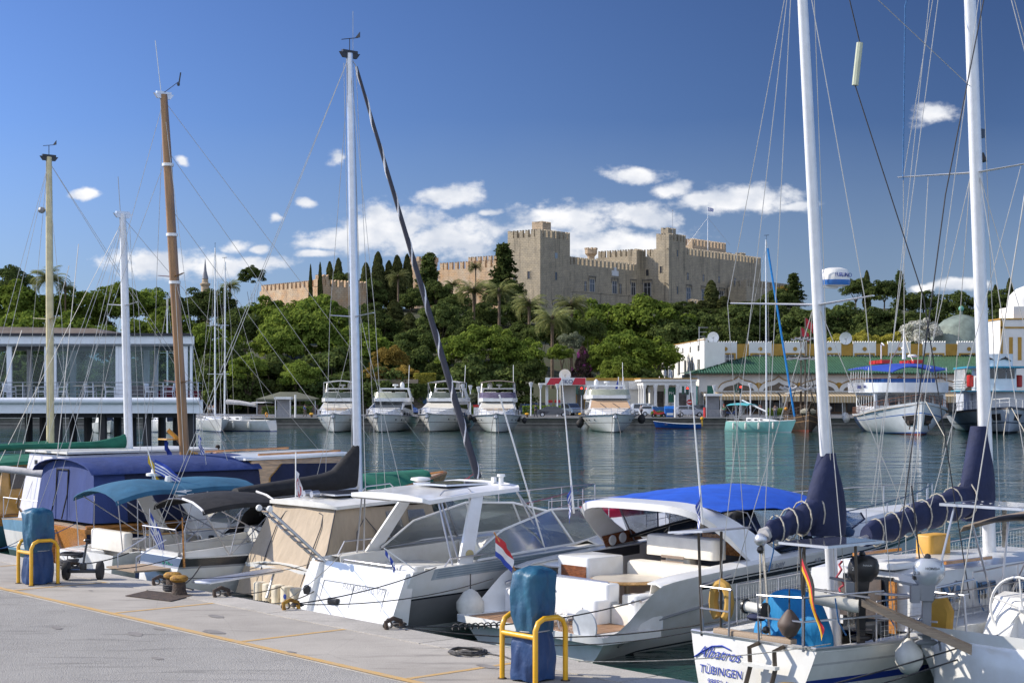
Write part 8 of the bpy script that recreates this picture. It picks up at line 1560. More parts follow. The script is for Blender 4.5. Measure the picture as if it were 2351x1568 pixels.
part('companionway',[BLACKP,VARN,GLASSD],H_,lambda m: (m.box(2.62,2.7,-.55,.35,1.0,1.9,2),m.box(2.58,2.64,-.66,-.55,1.05,1.85,1),m.box(2.66,2.69,.55,.75,1.45,1.6,0))); part('sliding_hatch',GEL,H_,lambda m: rbox(m,2.6,3.8,-.6,.4,2.02,2.12,.05)); part('cabin_window',GLASSD,H_,lambda m: [m.slab([(x,-1.13,1.5),(x + .5,-1.12,1.5),(x + .5,-1.06,1.75),(x,-1.07,1.75)],(0,-.02,0)) for x in (3.2,4.2,5.2)] and None); part('grab_bar',VARN,H_,lambda m: [m.box(3.6,4.9,y,y + .05,2.06,2.11) for y in (-.9,.85)])
part('cockpit_window',mat('smoke window',(.10,.075,.06),.15,var=.4,vscale=2),H_,lambda m: m.slab([(2.55,-.45,1.25),(2.55,.45,1.25),(2.6,.4,1.82),(2.6,-.4,1.86)],(-.02,0,0)))
part('wheel_cover',AZURE,H_,lambda m: m.rings([[(.95 + dx + .05 * math.sin(4 * a),.68 * r * math.cos(a),1.18 + .62 * r * math.sin(a)) for a in [TAU * j / 28 for j in range(28)]] for dx,r in ((-.16,.25),(-.15,.8),(-.1,.99),(0,1.03),(.1,.98),(.16,.6))]))
blu = mat('transom blue lettering',(.02,.05,.35),.5)
def tr(y,z): return (-.25 * (1 - (z + .45) / 1.62) - .012,y,z)
sl = (.154,0,1)
text_obj('Albatros',.235,blu,H_,frame_m(tr(.60,.80),(0,-1,0),sl),shear=.45,th=.002,spacing=1.02); text_obj('TÜBINGEN',.17,blu,H_,frame_m(tr(.52,.57),(0,-1,0),sl),th=.002); text_obj('99851-A',.12,blu,H_,frame_m(tr(.55,.42),(0,-1,0),sl),th=.002)
part('name_flourish',blu,H_,lambda m: m.tube([tr(1.06,.78),tr(.94,.86),tr(.74,.97),tr(.54,1.0),tr(.38,.96)],.012,5))
BR = mat('bronzed steel',(.11,.09,.07),.4,.6)
part('boarding_ladder',[BR,GELD],H_,lambda m: ([m.tube([(.0,y,1.12),(-.22,y,1.08),(-.2,y,.8),(-.42,y + .08,.0)],.035,6,mi=0) for y in (-.14,-.6)],m.box(-.3,-.2,-.68,-.06,.82,.87,1),m.box(-.4,-.32,-.6,-.08,.5,.54,1),[m.lathe([(.12,-.01),(.135,.01),(.12,.03)],(-.36,y,.38),16,mi=1,axis='x') for y in (-.25,-.48)]))
# pushpit, guard rails, nets
part('pushpit',STEEL,H_,lambda m: [m.tube(p,.016,6) for p in ([(.0,.95,1.15),(-.05,.95,1.85),(-.05,.35,1.85)],[(-.05,.95,1.52),(-.05,.4,1.52)],[(-.05,.4,1.15),(-.05,.38,1.85)],[(-.02,-.15,1.15),(-.05,-.15,1.82),(-.05,-.98,1.86),(1.2,-1.45,1.9)],[(-.05,-.15,1.5),(-.05,-.98,1.52),(1.2,-1.45,1.55)],[(-.05,-.98,1.1),(-.05,-.98,1.9)],[(-.05,.95,1.85),(1.2,1.45,1.88)])])
part('solar_post',BR,H_,lambda m: [m.tube(p,.022,6) for p in ([(0,.98,1.1),(-.05,1.0,2.65)],[(.4,.95,1.1),(.35,.9,2.65)],[(0,-.95,1.1),(-.02,-.98,2.6)],[(.8,-1.3,1.2),(.8,-1.25,2.6)])])
part('solar_panel',[ALU,SOLAR],H_,lambda m: (m.hexa([(-.35,.65,2.69),(.75,.65,2.69),(.75,1.35,2.63),(-.35,1.35,2.63),(-.35,.65,2.72),(.75,.65,2.72),(.75,1.35,2.66),(-.35,1.35,2.66)],0),m.box(-.15,1.15,-1.5,-.62,2.60,2.635,0),m.box(-.12,1.12,-1.47,-.65,2.637,2.64,1)))
for s in (1,-1): lifeline(H_,hh,1.2,12.2,s,10,.62,.05)
part('safety_net',NETM,H_,lambda m: [([m.tube([(x,s * (hh.b(x) - .06),hh.sh(x) + .03),(x,s * (hh.b(x) - .06),hh.sh(x) + .58)],.0022,3) for x in [1.3 + .075 * k for k in range(110)]],[m.tube(hh.rail_path(1.3,9.5,s,.04 + .07 * k,.06,14),.0022,3) for k in range(8)]) for s in (1,-1)])
gs = part('flagstaff',BR,H_,lambda m: m.tube([(-.06,-.98,1.85),(-.12,-.98,2.65)],.014,5)); flag(gs,(-.1,-1.0,2.55),.3,.72,lambda t_,q: 0 if q < .34 else (1 if q < .67 else 2),[FK,FR,mat('flag gold',(.75,.45,.02),.8)],drop=1.3,ang=R(-100))
sh = lambda x,s: (x,s * hh.b(x) * .96,hh.sh(x))
mz = mast(H_,2.0,0,.55,1.07,11.9,.084,MASTW,((6.1,1.3,.45),),[[(1.07,0,11.8),(.95,1.3,6.14),sh(1.6,1)],[(1.07,0,11.8),(.95,-1.3,6.14),sh(1.6,-1)],[(1.5,.08,6.0),sh(.7,1)],[(1.5,-.08,6.0),sh(.7,-1)],[(1.5,.08,6.0),sh(2.9,1)],[(1.5,-.08,6.0),sh(2.9,-1)],[(1.07,0,11.8),(5.75,0,9.9)],[(1.2,.12,11.7),(1.95,.12,1.6)],[(1.24,-.12,11.7),(1.8,-.13,1.6)],[(1.0,.02,11.8),(.4,.1,2.75)],[(1.05,.04,11.8),(-.05,.6,1.8)]],top=False,name='mizzen_mast')
mm = mast(H_,6.25,0,1.9,5.45,14.6,.104,MASTW,((8.5,1.45,.1),),[[(5.45,0,14.5),(5.8,1.45,8.55),sh(6.2,1)],[(5.45,0,14.5),(5.8,-1.45,8.55),sh(6.2,-1)],[(5.8,.1,8.4),sh(5.3,1)],[(5.8,-.1,8.4),sh(5.3,-1)],[(5.8,.1,8.4),sh(7.2,1)],[(5.8,-.1,8.4),sh(7.2,-1)],[(5.45,0,14.5),(12.3,0,2.0)],[(5.6,.1,14.4),(6.2,.15,2.3)],[(5.6,-.1,14.4),(6.35,-.15,2.3)],[(5.4,0,14.4),(2.9,0,3.0)],[(5.3,.5,12),(3.4,.3,2.9)],[(5.3,-.5,12),(3.5,-.3,2.9)],[(5.75,-.9,8.5),(4.2,-.2,2.9)],[(5.75,.9,8.5),(4.2,.2,2.9)]],top=False,name='main_mast')
def cover(m,x0,z0,x1,z1,r0,r1,tall,seed):
    """navy cover lashed round the boom and up the mast"""
    rr = random.Random(seed); rs = []; n = 18
    for i in range(n + 1):
        t = i / n; r = r0 + (r1 - r0) * t; k = 1 + .10 * math.sin(i * 1.9) + rr.uniform(-.05,.05); s = .04 * math.sin(i * 1.1)
        rs.append([(x0 + (x1 - x0) * t + .03 * math.sin(a * 2 + i),r * k * .72 * math.cos(a) * (1 + .08 * math.sin(3 * a + i)),z0 + (z1 - z0) * t + s * .5 + r * k * (1.0 * math.sin(a))) for a in [TAU * j / 14 for j in range(14)]])
    m.rings(rs); q = []
    for i in range(9):
        t = i / 8; w = (.40 * math.sin(PI * min(1,.25 + t * .75)) + .02) * (1 - .55 * t); xc = x1 + .12 - .10 * t - w * .35
        q.append([(xc + (w + .12) * math.cos(a) * .9,(.14 + w * .28) * math.sin(a) * (1 + .1 * math.sin(3 * a + i)),z1 - .42 + (tall + .3) * t) for a in [TAU * j / 14 for j in range(14)]])
    m.rings(q)
part('sail_cover',NAVY,H_,lambda m: cover(m,.35,2.68,1.75,3.0,.15,.25,.95,3)); part('boom',ALU,H_,lambda m: (m.tube([(.2,0,2.58),(1.8,0,2.9)],.06,8),m.ball((.2,0,2.6),.1,n=10))); part('furled_sail',GREYC,H_,lambda m: m.tube([(.28,.02,2.66),(.5,.02,2.7)],.11,10))
part('sail_cover',NAVY,H_,lambda m: cover(m,2.75,2.5,5.9,3.0,.17,.30,1.3,5)); part('boom',ALU,H_,lambda m: m.tube([(2.6,0,2.42),(6,0,2.9)],.08,8))
tubes('lashing',ROPE,H_,[[(x,r * .8 * math.cos(a),z + r * 1.1 * math.sin(a)) for a in [TAU * j / 12 for j in range(13)]] for x,z,r in [(.55 + .3 * k,2.72 + .07 * k,.2 + .02 * k) for k in range(4)] + [(3.0 + .42 * k,2.54 + .066 * k,.2 + .014 * k) for k in range(7)]],.012,5)
tubes('mainsheet',ROPE,H_,[[(.22,y,2.55),(-.02 + d,y * 2 - .25,1.2)] for y,d in ((.03,.0),(-.03,.06),(0,.12))],.012); part('sheet_block',BLACKP,H_,lambda m: (m.ball((.2,0,2.45),.06,n=8),m.ball((.02,-.25,1.32),.06,n=8)))
rd = part('radar',WHITEP,mz,lambda m: (m.box(1.6,2.0,-.03,.03,6.36,6.39),m.lathe([(.12,6.39),(.22,6.41),(.235,6.47),(.235,6.56),(.2,6.65),(.1,6.68)],(1.95,0,0),22))); part('radar_band',mat('radar blue',(.03,.14,.42),.4),rd,lambda m: m.lathe([(.226,6.41),(.24,6.46),(.239,6.49)],(1.95,0,0),22)); text_obj('FURUNO',.09,BLUEST,rd,frame_m((1.87,-.232,6.53),(.97,-.12,0),(0,0,1)),th=.003,spacing=.95)
part('deck_light',BLACKP,mm,lambda m: (m.box(5.9,6.02,-.05,.05,9.1,9.25),m.lathe([(.04,8.85),(.1,8.7),(.02,8.68)],(6.0,0,0),8)))
tubes('rope_coil',ROPE,H_,[[(2.1 + .02 * k,-.14 - .02 * k,z) for z in (1.9,1.2,1.15,1.9)] for k in range(4)] + [[(6.4,-.16 - .02 * k,z) for z in (2.9,2.2,2.1,2.9)] for k in range(4)],.014); tubes('red_line',mat('red line',(.4,.06,.08),.8),H_,[[(1.7 + .05 * math.cos(k),-.3 + .05 * math.sin(2 * k),2.2 - .06 * k) for k in range(9)]],.018)
tubes('backstay',ROPED,H_,[[(5.5,-1.1,14.5),(3.2,-1.15,7.8),(1.9,-1.2,2.4)]],.01)
part('radar_reflector',mat('reflector lattice',(.45,.48,.36),.6),H_,lambda m: m.tube([(2.0,-.35,9.45),(2.05,-.4,10.1)],.05,8)); tubes('reflector_line',ROPED,H_,[[(1.6,-.2,11.9),(2.05,-.4,10.1)],[(2.0,-.35,9.45),(2.7,-1.1,6.2),(3.4,-1.45,1.6)]],.009)
part('winch',STEEL,H_,lambda m: [m.lathe([(.09,1.2),(.07,1.27),(.075,1.38),(.055,1.4)],(2.2,s * 1.2,0),14) for s in (1,-1)]); part('horseshoe_buoy',mat('mustard cover',(.45,.27,.06),.8),H_,lambda m: m.tube([(.15 ,.72 + .16 * math.cos(a),1.62 + .28 * math.sin(a)) for a in [R(-60 + 30 * k) for k in range(11)]],.075,8)); part('rope_reel',[FENDER,BLACKP,NAVY],H_,lambda m: (m.tube([(.05,.15,1.62),(.05,-.2,1.6)],.08,12,mi=0),m.lathe([(.11,.14),(.11,.17)],(.05,0,1.62),14,mi=1,axis='y'),m.lathe([(.11,-.22),(.11,-.19)],(.05,0,1.6),14,mi=1,axis='y'),m.ball((.05,-.05,1.48),.12,(1,1.5,.5),8,mi=2)))
tubes('blue_cord',ROPEB,H_,[[(.4 + 1.1 * k,-1.2 - .06 * k,1.84),(.45 + 1.1 * k,-1.22 - .06 * k,1.5),(.6 + 1.1 * k,-1.24 - .06 * k,1.3)] for k in range(6)] + [[(.5,0,2.95),(.55,.05,2.4),(.5,.1,2.1)],[(5.72,1.4,8.5),(5.5,1.2,11.5),(5.45,.2,14.3)]],.011)
def outboard(label,t0,x,y,z,cowl,legm,txt,sc_,blk):
    p = H_.matrix_basis @ Vector((x,y,z)); t = thing('outboard_motor',label,'outboard motor',tuple(p),QA + R(-48),'spare outboard motors clamped on the ketch')
    part('cowl',cowl,t,lambda m: m.rings([[(c + a * .20 * k * (1.25 if a > 0 else 1),b * .145 * k,zz) for a,b in [(math.cos(TAU * j / 16),math.sin(TAU * j / 16)) for j in range(16)]] for zz,k,c in ((-.10,.62,0),(-.02,.92,.0),(.03,1.0,.01),(.14,1.0,.015),(.23,.86,.02),(.28,.5,.02))])); part('starter_grip',BLACKP,t,lambda m: (m.ball((.02,0,.30),.05,n=8),m.box(-.19,-.12,-.08,.08,-.02,.03)))
    part('leg',legm,t,lambda m: (m.hexa([(-.09,-.08,-.32),(.09,-.08,-.32),(.09,.08,-.32),(-.09,.08,-.32),(-.12,-.09,-.08),(.12,-.09,-.08),(.12,.09,-.08),(-.12,.09,-.08)]),m.hexa([(-.06,-.03,-1.0),(.06,-.03,-1.0),(.06,.03,-1.0),(-.06,.03,-1.0),(-.05,-.045,-.3),(.07,-.045,-.3),(.07,.045,-.3),(-.05,.045,-.3)]),m.box(-.12,.16,-.08,.08,-.82,-.8),m.lathe([(.02,-.16),(.05,-.08),(.045,.1),(.01,.16)],(0,0,-.92),10,axis='x')))
    part('propeller',legm,t,lambda m: [m.ball((.19,.07 * math.cos(a),-.92 + .07 * math.sin(a)),.06,(.3,1,1),8) for a in (0,2.1,4.2)]); part('clamp',GREYP,t,lambda m: (m.box(-.22,-.1,-.1,.1,-.35,-.1),m.tube([(-.1,0,-.12),(-.45,.03,-.05)],.02,6)))
    for i,(tx,sz,dx,dz) in enumerate(txt): text_obj(tx,sz,blk,t,frame_m((dx,-.152,dz),(1,.0,0),(0,.0,1)),th=.003)
outboard('black outboard motor with yellow sticker hanging on the ketch rail',0,1.2,-1.05,2.1,BLACKP,BLACKP,(('2.6',.07,-.1,.08),('PARSUN',.035,.08,.14)),1,WHITEP); outboard('silver outboard motor with grey leg on the ketch rail',0,1.45,-2.0,2.12,SILVERP,GREYP,(('HONDA',.055,.07,.13),('2.3',.07,-.15,.06)),1,BLACKP)
part('outboard_rail',STEEL,H_,lambda m: (m.tube([(1.2,-1.3,1.85),(1.5,-2.15,1.85),(2.2,-2.2,1.85)],.02,6),m.tube([(1.2,-1.3,1.5),(1.5,-2.15,1.5)],.016,6),m.tube([(1.5,-2.15,1.9),(1.5,-1.6,1.2)],.016,6)))
ps = thing('gangplank','pale wooden gangplank with wheels and a sausage fender lashed beneath the ketch rail','gangplank',tuple(W(8.05,4.1,1.74)),math.atan2(-.37,1.25)); 
a_,b_ = Vector((0,0,0)),Vector((1.5,0,-.62)); part('plank',TEAKG,ps,lambda m: [m.hexa([(a_.x,a_.y + o - .02,a_.z),(b_.x,b_.y + o - .02,b_.z),(b_.x,b_.y + o + .02,b_.z),(a_.x,a_.y + o + .02,a_.z),(a_.x,a_.y + o - .02,a_.z + .1),(b_.x,b_.y + o - .02,b_.z + .1),(b_.x,b_.y + o + .02,b_.z + .1),(a_.x,a_.y + o + .02,a_.z + .1)]) for o in (-.14,.14)]); part('rung',TEAKG,ps,lambda m: [m.box(*(lambda c: (c.x - .02,c.x + .03,c.y - .14,c.y + .14,c.z + .02,c.z + .04))(a_.lerp(b_,(k + .5) / 16))) for k in range(16)]); part('wheel',BLACKP,ps,lambda m: m.lathe([(.07,-.05),(.09,0),(.07,.05)],(-.05,.1,.05),12,axis='y')); part('sausage_fender',FENDER,ps,lambda m: m.tube([(-.75,.05,.08),(-.7,.05,.08),(-.1,0,-.02),(-.05,0,-.02)],.095,12)); part('axle',STEEL,ps,lambda m: m.tube([(-.8,.1,.2),(.1,.05,.1)],.02,6))
# ---------- white sloop at the right edge
I_ = boat('sailing_yacht','white modern yacht at the right edge with steering wheel, taupe bimini and solar roof','sailing yacht',9.95,5.25)
ih = Hull(12.6,4.0,1.36,1.8,.92,.4,2.4,.4,.35,.8,.7,1.5,.0,.25); ih.build(I_,[0,.25,.28,1],[1,2,0],[GEL,ANTIF,BLUEST],34); part('deck',NSLIP,I_,lambda m: (ih.deck(m,3.6,12.5,-.02,.1),ih.sidedeck(m,.1,3.6,1.3,.55,-.02,10)))
part('stern_step',[GEL,TEAKG],I_,lambda m: (rbox(m,.0,.7,-1.55,1.55,.5,1.2,.12,mi=0),m.box(.08,.62,-1.4,1.4,1.2,1.215,1))); part('seat',GEL,I_,lambda m: [rbox(m,.9,3.4,s * 1.0 - .3,s * 1.0 + .3,.5,1.05,.08) for s in (1,-1)] + [m.rings([[(x,s * .95 - .25,1.0),(x,s * .95 + .25,1.0),(x,s * .95 + .22,z),(x,s * .95 - .22,z)] for x,z in ((.75,1.2),(1.1,1.75),(1.35,1.8),(1.5,1.1))]) for s in (1,)])
part('helm_console',GEL,I_,lambda m: rbox(m,.98,1.5,.35,.9,.6,1.72,.12)); part('steering_wheel',WHITEP,I_,lambda m: (m.tube([(.85,.62 + .47 * math.cos(a),1.62 + .47 * math.sin(a)) for a in [TAU * k / 28 for k in range(28)]],.02,6,close=True),[m.tube([(.85,.62 + .46 * math.cos(a),1.62 + .46 * math.sin(a)),(.93,.62,1.62)],.014,5) for a in [R(90 + 72 * k) for k in range(5)]],m.ball((.93,.62,1.62),.06,n=8)))
part('coachroof',GEL,I_,lambda m: m.rings([[(x,-w,ih.sh(x) - .05),(x,-w * .85,z),(x,w * .85,z),(x,w,ih.sh(x) - .05)] for x,w,z in ((3.6,1.3,1.85),(6,1.2,1.85),(9,.7,1.7))])); part('solar_panel',[ALU,SOLAR,WHITEP],I_,lambda m: (m.box(.75,1.75,-1.9,1.9,3.06,3.10,0),[m.box(.78,1.72,-1.87 + 1.25 * k,-.66 + 1.25 * k,3.102,3.105,1) for k in range(3)],[m.box(.95 + .25 * i,.98 + .25 * i,-1.7 + .3 * k,-1.67 + .3 * k,3.107,3.11,2) for i in range(3) for k in range(12)]))
canopy('bimini',TAUPE,I_,1.3,3.6,1.9,2.72,2.86,.2,.06,w1=1.7); tubes('bimini_frame',STEEL,I_,[[(.1,s * 1.75,1.15),(.85,s * 1.7,3.06)] for s in (1,-1)] + [[(2.2,s * 1.8,1.2),(x,s * 1.75,2.75)] for s in (1,-1) for x in (1.4,2.4,3.5)] + [[(.1,1.75,1.2),(.1,1.75,1.85),(1.6,1.85,1.9)],[(.1,1.0,1.2),(.1,1.05,1.85),(.1,1.75,1.85)],[(1.3,1.9,1.2),(1.3,1.85,1.9),(1.1,1.85,1.9),(1.05,1.88,1.2)]],.018)
part('life_cover',mat('ochre cover',(.5,.28,.04),.7),I_,lambda m: m.rings([[(.12 + d,1.45 + y,1.5 + z) for y,z in ((-.16 * k,-.28 * k),(.16 * k,-.28 * k),(.2 * k,.1 * k),(.08 * k,.3 * k),(-.08 * k,.3 * k),(-.2 * k,.1 * k))] for d,k in ((-.08,.8),(-.04,1),(.04,1),(.08,.8))])); lifeline(I_,ih,1.6,12.4,1,9,.62,.05); lifeline(I_,ih,1.6,12.4,-1,9,.62,.05)
part('furled_sail',mat('blue uv strip',(.0,.13,.33),.8),I_,lambda m: m.tube([(7.4,-.9,15.4),(11.9,.2,2.4)],.12,9)); part('life_raft_case',mat('amber case',(.6,.33,.05),.5),H_,lambda m: (rbox(m,4.9,5.5,.25,.6,2.0,2.36,.08)))
tubes('stay',WIREP,I_,[[(1.8,-.2,15),(.1,1.2,1.3)],[(1.9,.3,15),(.1,-1.4,1.3)]],.009); tubes('halyard',mat('white cord',(.7,.7,.7),.8),I_,[[(.5,2.4,13),(-1.0,4.9,6.2)]],.008) if False else None
tubes('spring_line',ROPED,I_,[[(.2,1.6,1.25),(.1,1.75,1.9),(-.1,1.8,3.4)],[(1.2,1.9,1.9),(.5,2.0,.6)]],.012)

# ---------- fenders, mooring lines
def fl(label,u,v,z,r,h,m_=FENDER): p = W(u,v,z); return fender('f',label,tuple(p),r,h,m_,None,.35)
fl('large white round fender hanging on the grey hulled cruiser',-1.92,5.1,.62,.27,.54); fl('white round fender on the ketch quarter above its blue stripe',8.42,4.7,.98,.2,.42); fl('white pear fender with blue tip at the right edge yacht stern',8.6,5.75,.62,.22,.55); fl('dark round fender hanging below the ketch rail',7.3,3.4,1.45,.17,.3,mat('worn brown rubber',(.10,.07,.055),.6))
fl('white pillow fender beside the small cruiser',-12.9,2.0,.35,.16,.5); fl('dark blue fender between small cruiser and black banded yacht',-11.8,3.3,.55,.13,.5,FENDB)
def mline(label,a,b,s,m_,r=.014,extra=None,group='mooring lines to the near quay'):
    m = MB(); P = sag(a,b,s + .06,10); m.tube(P,r * .62,5)
    if extra: extra(m,P)
    o = m.build('mooring_line',m_); tag(o,label,'mooring line',group); return o
def spring(m,P):
    a,b = P[2],P[4]; d = (b - a); e1 = d.orthogonal().normalized() * .045; e2 = d.normalized().cross(e1); m.tube([a.lerp(b,t / 60) + e1 * math.cos(t * .9) + e2 * math.sin(t * .9) for t in range(61)],.012,5)
Q = lambda u,v,z=QZ: W(u,v,z)
for a in (('dark mooring line of the large cruiser from ring to its quarter',Q(2.6,-.15,1.25),Q(1.9,6.0,1.05),.12,ROPEC,.02,spring),('twin dark line running right along the large cruiser to the ketch',Q(2.7,-.15,1.25),Q(5.3,4.2,1.2),.15,ROPEC,.018),('second twin dark line beside it towards the ketch',Q(2.9,-.15,1.22),Q(5.35,4.25,1.15),.22,ROPEC,.014),
          ('chain and coil spring from quay to the hard top cruiser stern',Q(-2.2,-.2,1.25),Q(-5.6,4.2,.75),.2,ROPEC,.02,spring),('black line from quay ring up to the hard top cruiser quarter',Q(-.1,-.15,1.3),Q(-2.1,4.4,1.4),.03,ROPED,.018),('grey line from large cruiser bitt across to the yellow shackle',Q(-.1,-.15,1.3),Q(-1.6,5.4,1.15),.1,ROPEC,.016),('thin pale line crossing the hard top cruiser transom',Q(-.6,-.1,1.25),Q(-4.9,4.2,1.5),.02,ROPE,.012),
          ('chain with coil spring from the quay to the black banded yacht',Q(-4.4,-.15,1.25),Q(-8.9,3.2,.95),.15,ROPEC,.025,spring),('thin dark line from bollards to the tent boat stern',Q(-2.9,-.5,1.5),Q(-6.2,4.6,1.2),.05,ROPED,.012),('dark line along the black banded yacht stern',Q(-7.9,-.3,1.25),Q(-9.4,3.0,1.15),.08,ROPED,.016),('chain lying from the bollards towards the tent boat',Q(-3.2,-.4,1.3),Q(-7.2,4.3,.6),.1,ROPEC,.018),
          ('dark knotted line from small cruiser stern to the quay',Q(-9.6,-.4,1.25),Q(-12.0,3.1,1.0),.1,ROPED,.022),('blue line to the varnished boat, upper one',Q(-12.5,-.4,1.25),Q(-16,3.7,1.4),.1,ROPEB,.016),('blue line to the varnished boat, lower one',Q(-12.7,-.4,1.25),Q(-18,3.7,1.3),.2,ROPEB,.016),('pair of black lines sweeping under the gangplank, upper one',Q(6.9,.2,.3),Q(9.1,5.9,1.25),.05,ROPED,.02),('pair of black lines sweeping under the gangplank, lower one',Q(7.2,.2,.1),Q(9.1,6.0,1.1),.02,ROPED,.02),('thin pale lines from the ketch corner to the quay',Q(6.6,-.1,1.22),Q(7.8,3.7,1.2),.02,ROPE,.012)):
    mline(*a)
def rings_(u,v,label,kind='ring',m_=RUST):
    p = W(u,v,QZ); t = thing('mooring_ring',label,'mooring ring',tuple(p),QA,'iron rings along the near quay edge')
    part('staple',m_,t,lambda m: m.tube([(-.12,0,0),(-.14,0,.12),(0,0,.17),(.14,0,.12),(.16,0,0)],.035,7)); part('shackle',ROPEC,t,lambda m: (m.tube([(.07 * math.cos(a) - .03,.1 + .03 * math.sin(2 * a),.08 + .07 * math.sin(a)) for a in [TAU * k / 12 for k in range(12)]],.016,5,close=True),coil(m,(.2,.12,.02),.1,2,.018)))
rings_(-.15,-.18,'yellow rusty staple with shackles at the hard top cruiser',m_=RUSTY); rings_(2.65,-.18,'rusty staple with chains at the large cruiser stern'); rings_(-2.3,-.2,'small dark ring with chain right of the bollards'); rings_(-4.5,-.18,'chained ring left of the bollards'); rings_(-7.8,-.3,'ring buried in dark rope at the black banded yacht')
rp = thing('rope_heap','tangled heap of dark rope on the quay edge before the black banded yacht','rope',tuple(W(-7.95,-.15,QZ))); part('rope',ROPED,rp,lambda m: [coil(m,(random.uniform(-.25,.25),random.uniform(-.25,.25),.02 + .05 * k),random.uniform(.1,.24),2,.022) for k in range(6)])
for k,(u,v,l) in enumerate(((-3.55,-.45,'left yellow capped mooring bollard with black rope'),(-3.05,-.6,'right yellow capped mooring bollard with thin line'),(10.6,-.9,'yellow capped bollard at the bottom right corner'))):
    if k == 2: v = -.76; u = 10.66
    t = thing('mooring_bollard',l,'bollard',tuple(W(u,v,QZ)),0,'mooring bollards on the near quay'); s = .8 if k < 2 else .85
    part('post',RUST,t,lambda m: m.lathe([(.19 * s,0),(.17 * s,.04),(.15 * s,.1),(.14 * s,.3 * s)],n=18)); part('cap',RUSTY,t,lambda m: m.lathe([(.16 * s,.3 * s),(.2 * s,.34 * s),(.2 * s,.39 * s),(.15 * s,.43 * s),(.02,.44 * s)],n=18))
    if k == 0: part('rope_turns',ROPED,t,lambda m: [m.tube([(.16 * math.cos(a),.16 * math.sin(a),.05 + .035 * j) for a in [TAU * q / 14 for q in range(14)]],.022,5,close=True) for j in range(3)])
mp = MB(); c = [W(-3.9,-.75),W(-3.5,-1.4),W(-2.35,-1.15),W(-2.75,-.5)]; mp.slab([(p.x,p.y,QZ + .006) for p in c],(0,0,.012)); o = mp.build('rusty_mat',RUST); tag(o,'rusty brown mat lying flat on the quay behind the bollards','mat')
hs = MB(); coil(hs,tuple(W(5.1,-.75,QZ)),.26,3,.016); hs.tube([tuple(W(5.1 + .3 * k,-.7 + .12 * math.sin(k),QZ + .02)) for k in range(6)],.014,5); o = hs.build('hose',ROPEC); tag(o,'thin grey hose coiled on the quay behind the front post','hose')
# ---------- service posts under blue tarpaulins, with yellow guards
def post(u,v,ang,lab,lab2,guard_d):
    p = W(u,v,QZ); t = thing('service_post',lab,'service post',(p.x,p.y,p.z),ang,'tarpaulin wrapped service posts')
    def shroud(m,z0,z1,prof,seed):
        rr = random.Random(seed); n = 44; rs = []; K = 26
        ph = [rr.uniform(0,TAU) for _ in range(8)]
        for i in range(K + 1):
            z = z0 + (z1 - z0) * i / K; k,sq = prof((z - z0) / (z1 - z0)); ring = []
            for j in range(n):
                a = TAU * j / n; c_,s_ = math.cos(a),math.sin(a); e = 1 / max(abs(c_),abs(s_)); rad = (1 + (e - 1) * .72) * k
                w = 1 + .035 * math.sin(3 * a + 5 * z + ph[0]) + .03 * math.sin(7 * a - 9 * z + ph[1]) + .022 * math.sin(11 * a + 4 * z + ph[2]) + .02 * math.sin(5 * a + 17 * z + ph[3])
                ring.append((.225 * rad * w * c_,.19 * rad * w * s_,z + .012 * math.sin(4 * a + ph[4])))
            rs.append(ring)
        m.rings(rs)
    part('lower_tarpaulin',TARP,t,lambda m: shroud(m,.02,.64,lambda q: (1.06 + .05 * math.sin(5 * q) - .16 * max(0,q - .75) * 4,0),int(u * 10) + 3))
    part('upper_tarpaulin',TARPT,t,lambda m: shroud(m,.60,1.40,lambda q: ((.90 + .20 * min(1,q * 3.2)) * (1 if q < .88 else max(.05,1 - ((q - .88) / .12) ** 2.6 * .55)),0),int(u * 10) + 5)); part('cord',GREYC,t,lambda m: m.tube([(.215 * math.cos(a) * (1.0 + .3 * (1 / max(abs(math.cos(a)),abs(math.sin(a))) - 1)),.18 * math.sin(a) * (1.0 + .3 * (1 / max(abs(math.cos(a)),abs(math.sin(a))) - 1)),.62) for a in [TAU * k / 30 for k in range(30)]],.008,5,close=True))
    g = thing('tube_guard',lab2,'guard rail',(p.x,p.y,p.z),guard_d[4],'yellow tube guards round the service posts'); w,d,h = guard_d[:3]
    def hoop(x): return [(x,-d,-.0),(x,-d,h - .14),(x,-d + .045,h - .045),(x,-d + .14,h),(x,d - .14,h),(x,d - .045,h - .045),(x,d,h - .14),(x,d,0)]
    part('hoop',HOOP,g,lambda m: m.tube(hoop(-w),.034,10)); part('hoop',HOOP,g,lambda m: m.tube(hoop(w),.034,10)); part('cross_bar',HOOP,g,lambda m: m.tube([(-w,d,h - .22),(w,d,h - .22)],.034,10)); part('foot_plate',RUST,g,lambda m: [m.lathe([(.06,0),(.055,.012)],(x,y,.001),10) for x in (-w,w) for y in (d,-d)])
GQ = lambda a: QA + a
post(7.12,-1.35,QA + R(8),'service post wrapped in blue tarpaulin, right of centre at the front','yellow tube guard round the front service post',(.31,.25,.80,0,QA + R(90)))
post(-6.25,-1.75,QA + R(8),'service post wrapped in blue tarpaulin at the far left of the quay','yellow tube guard round the left service post',(.28,.26,.82,0,QA + R(90)))
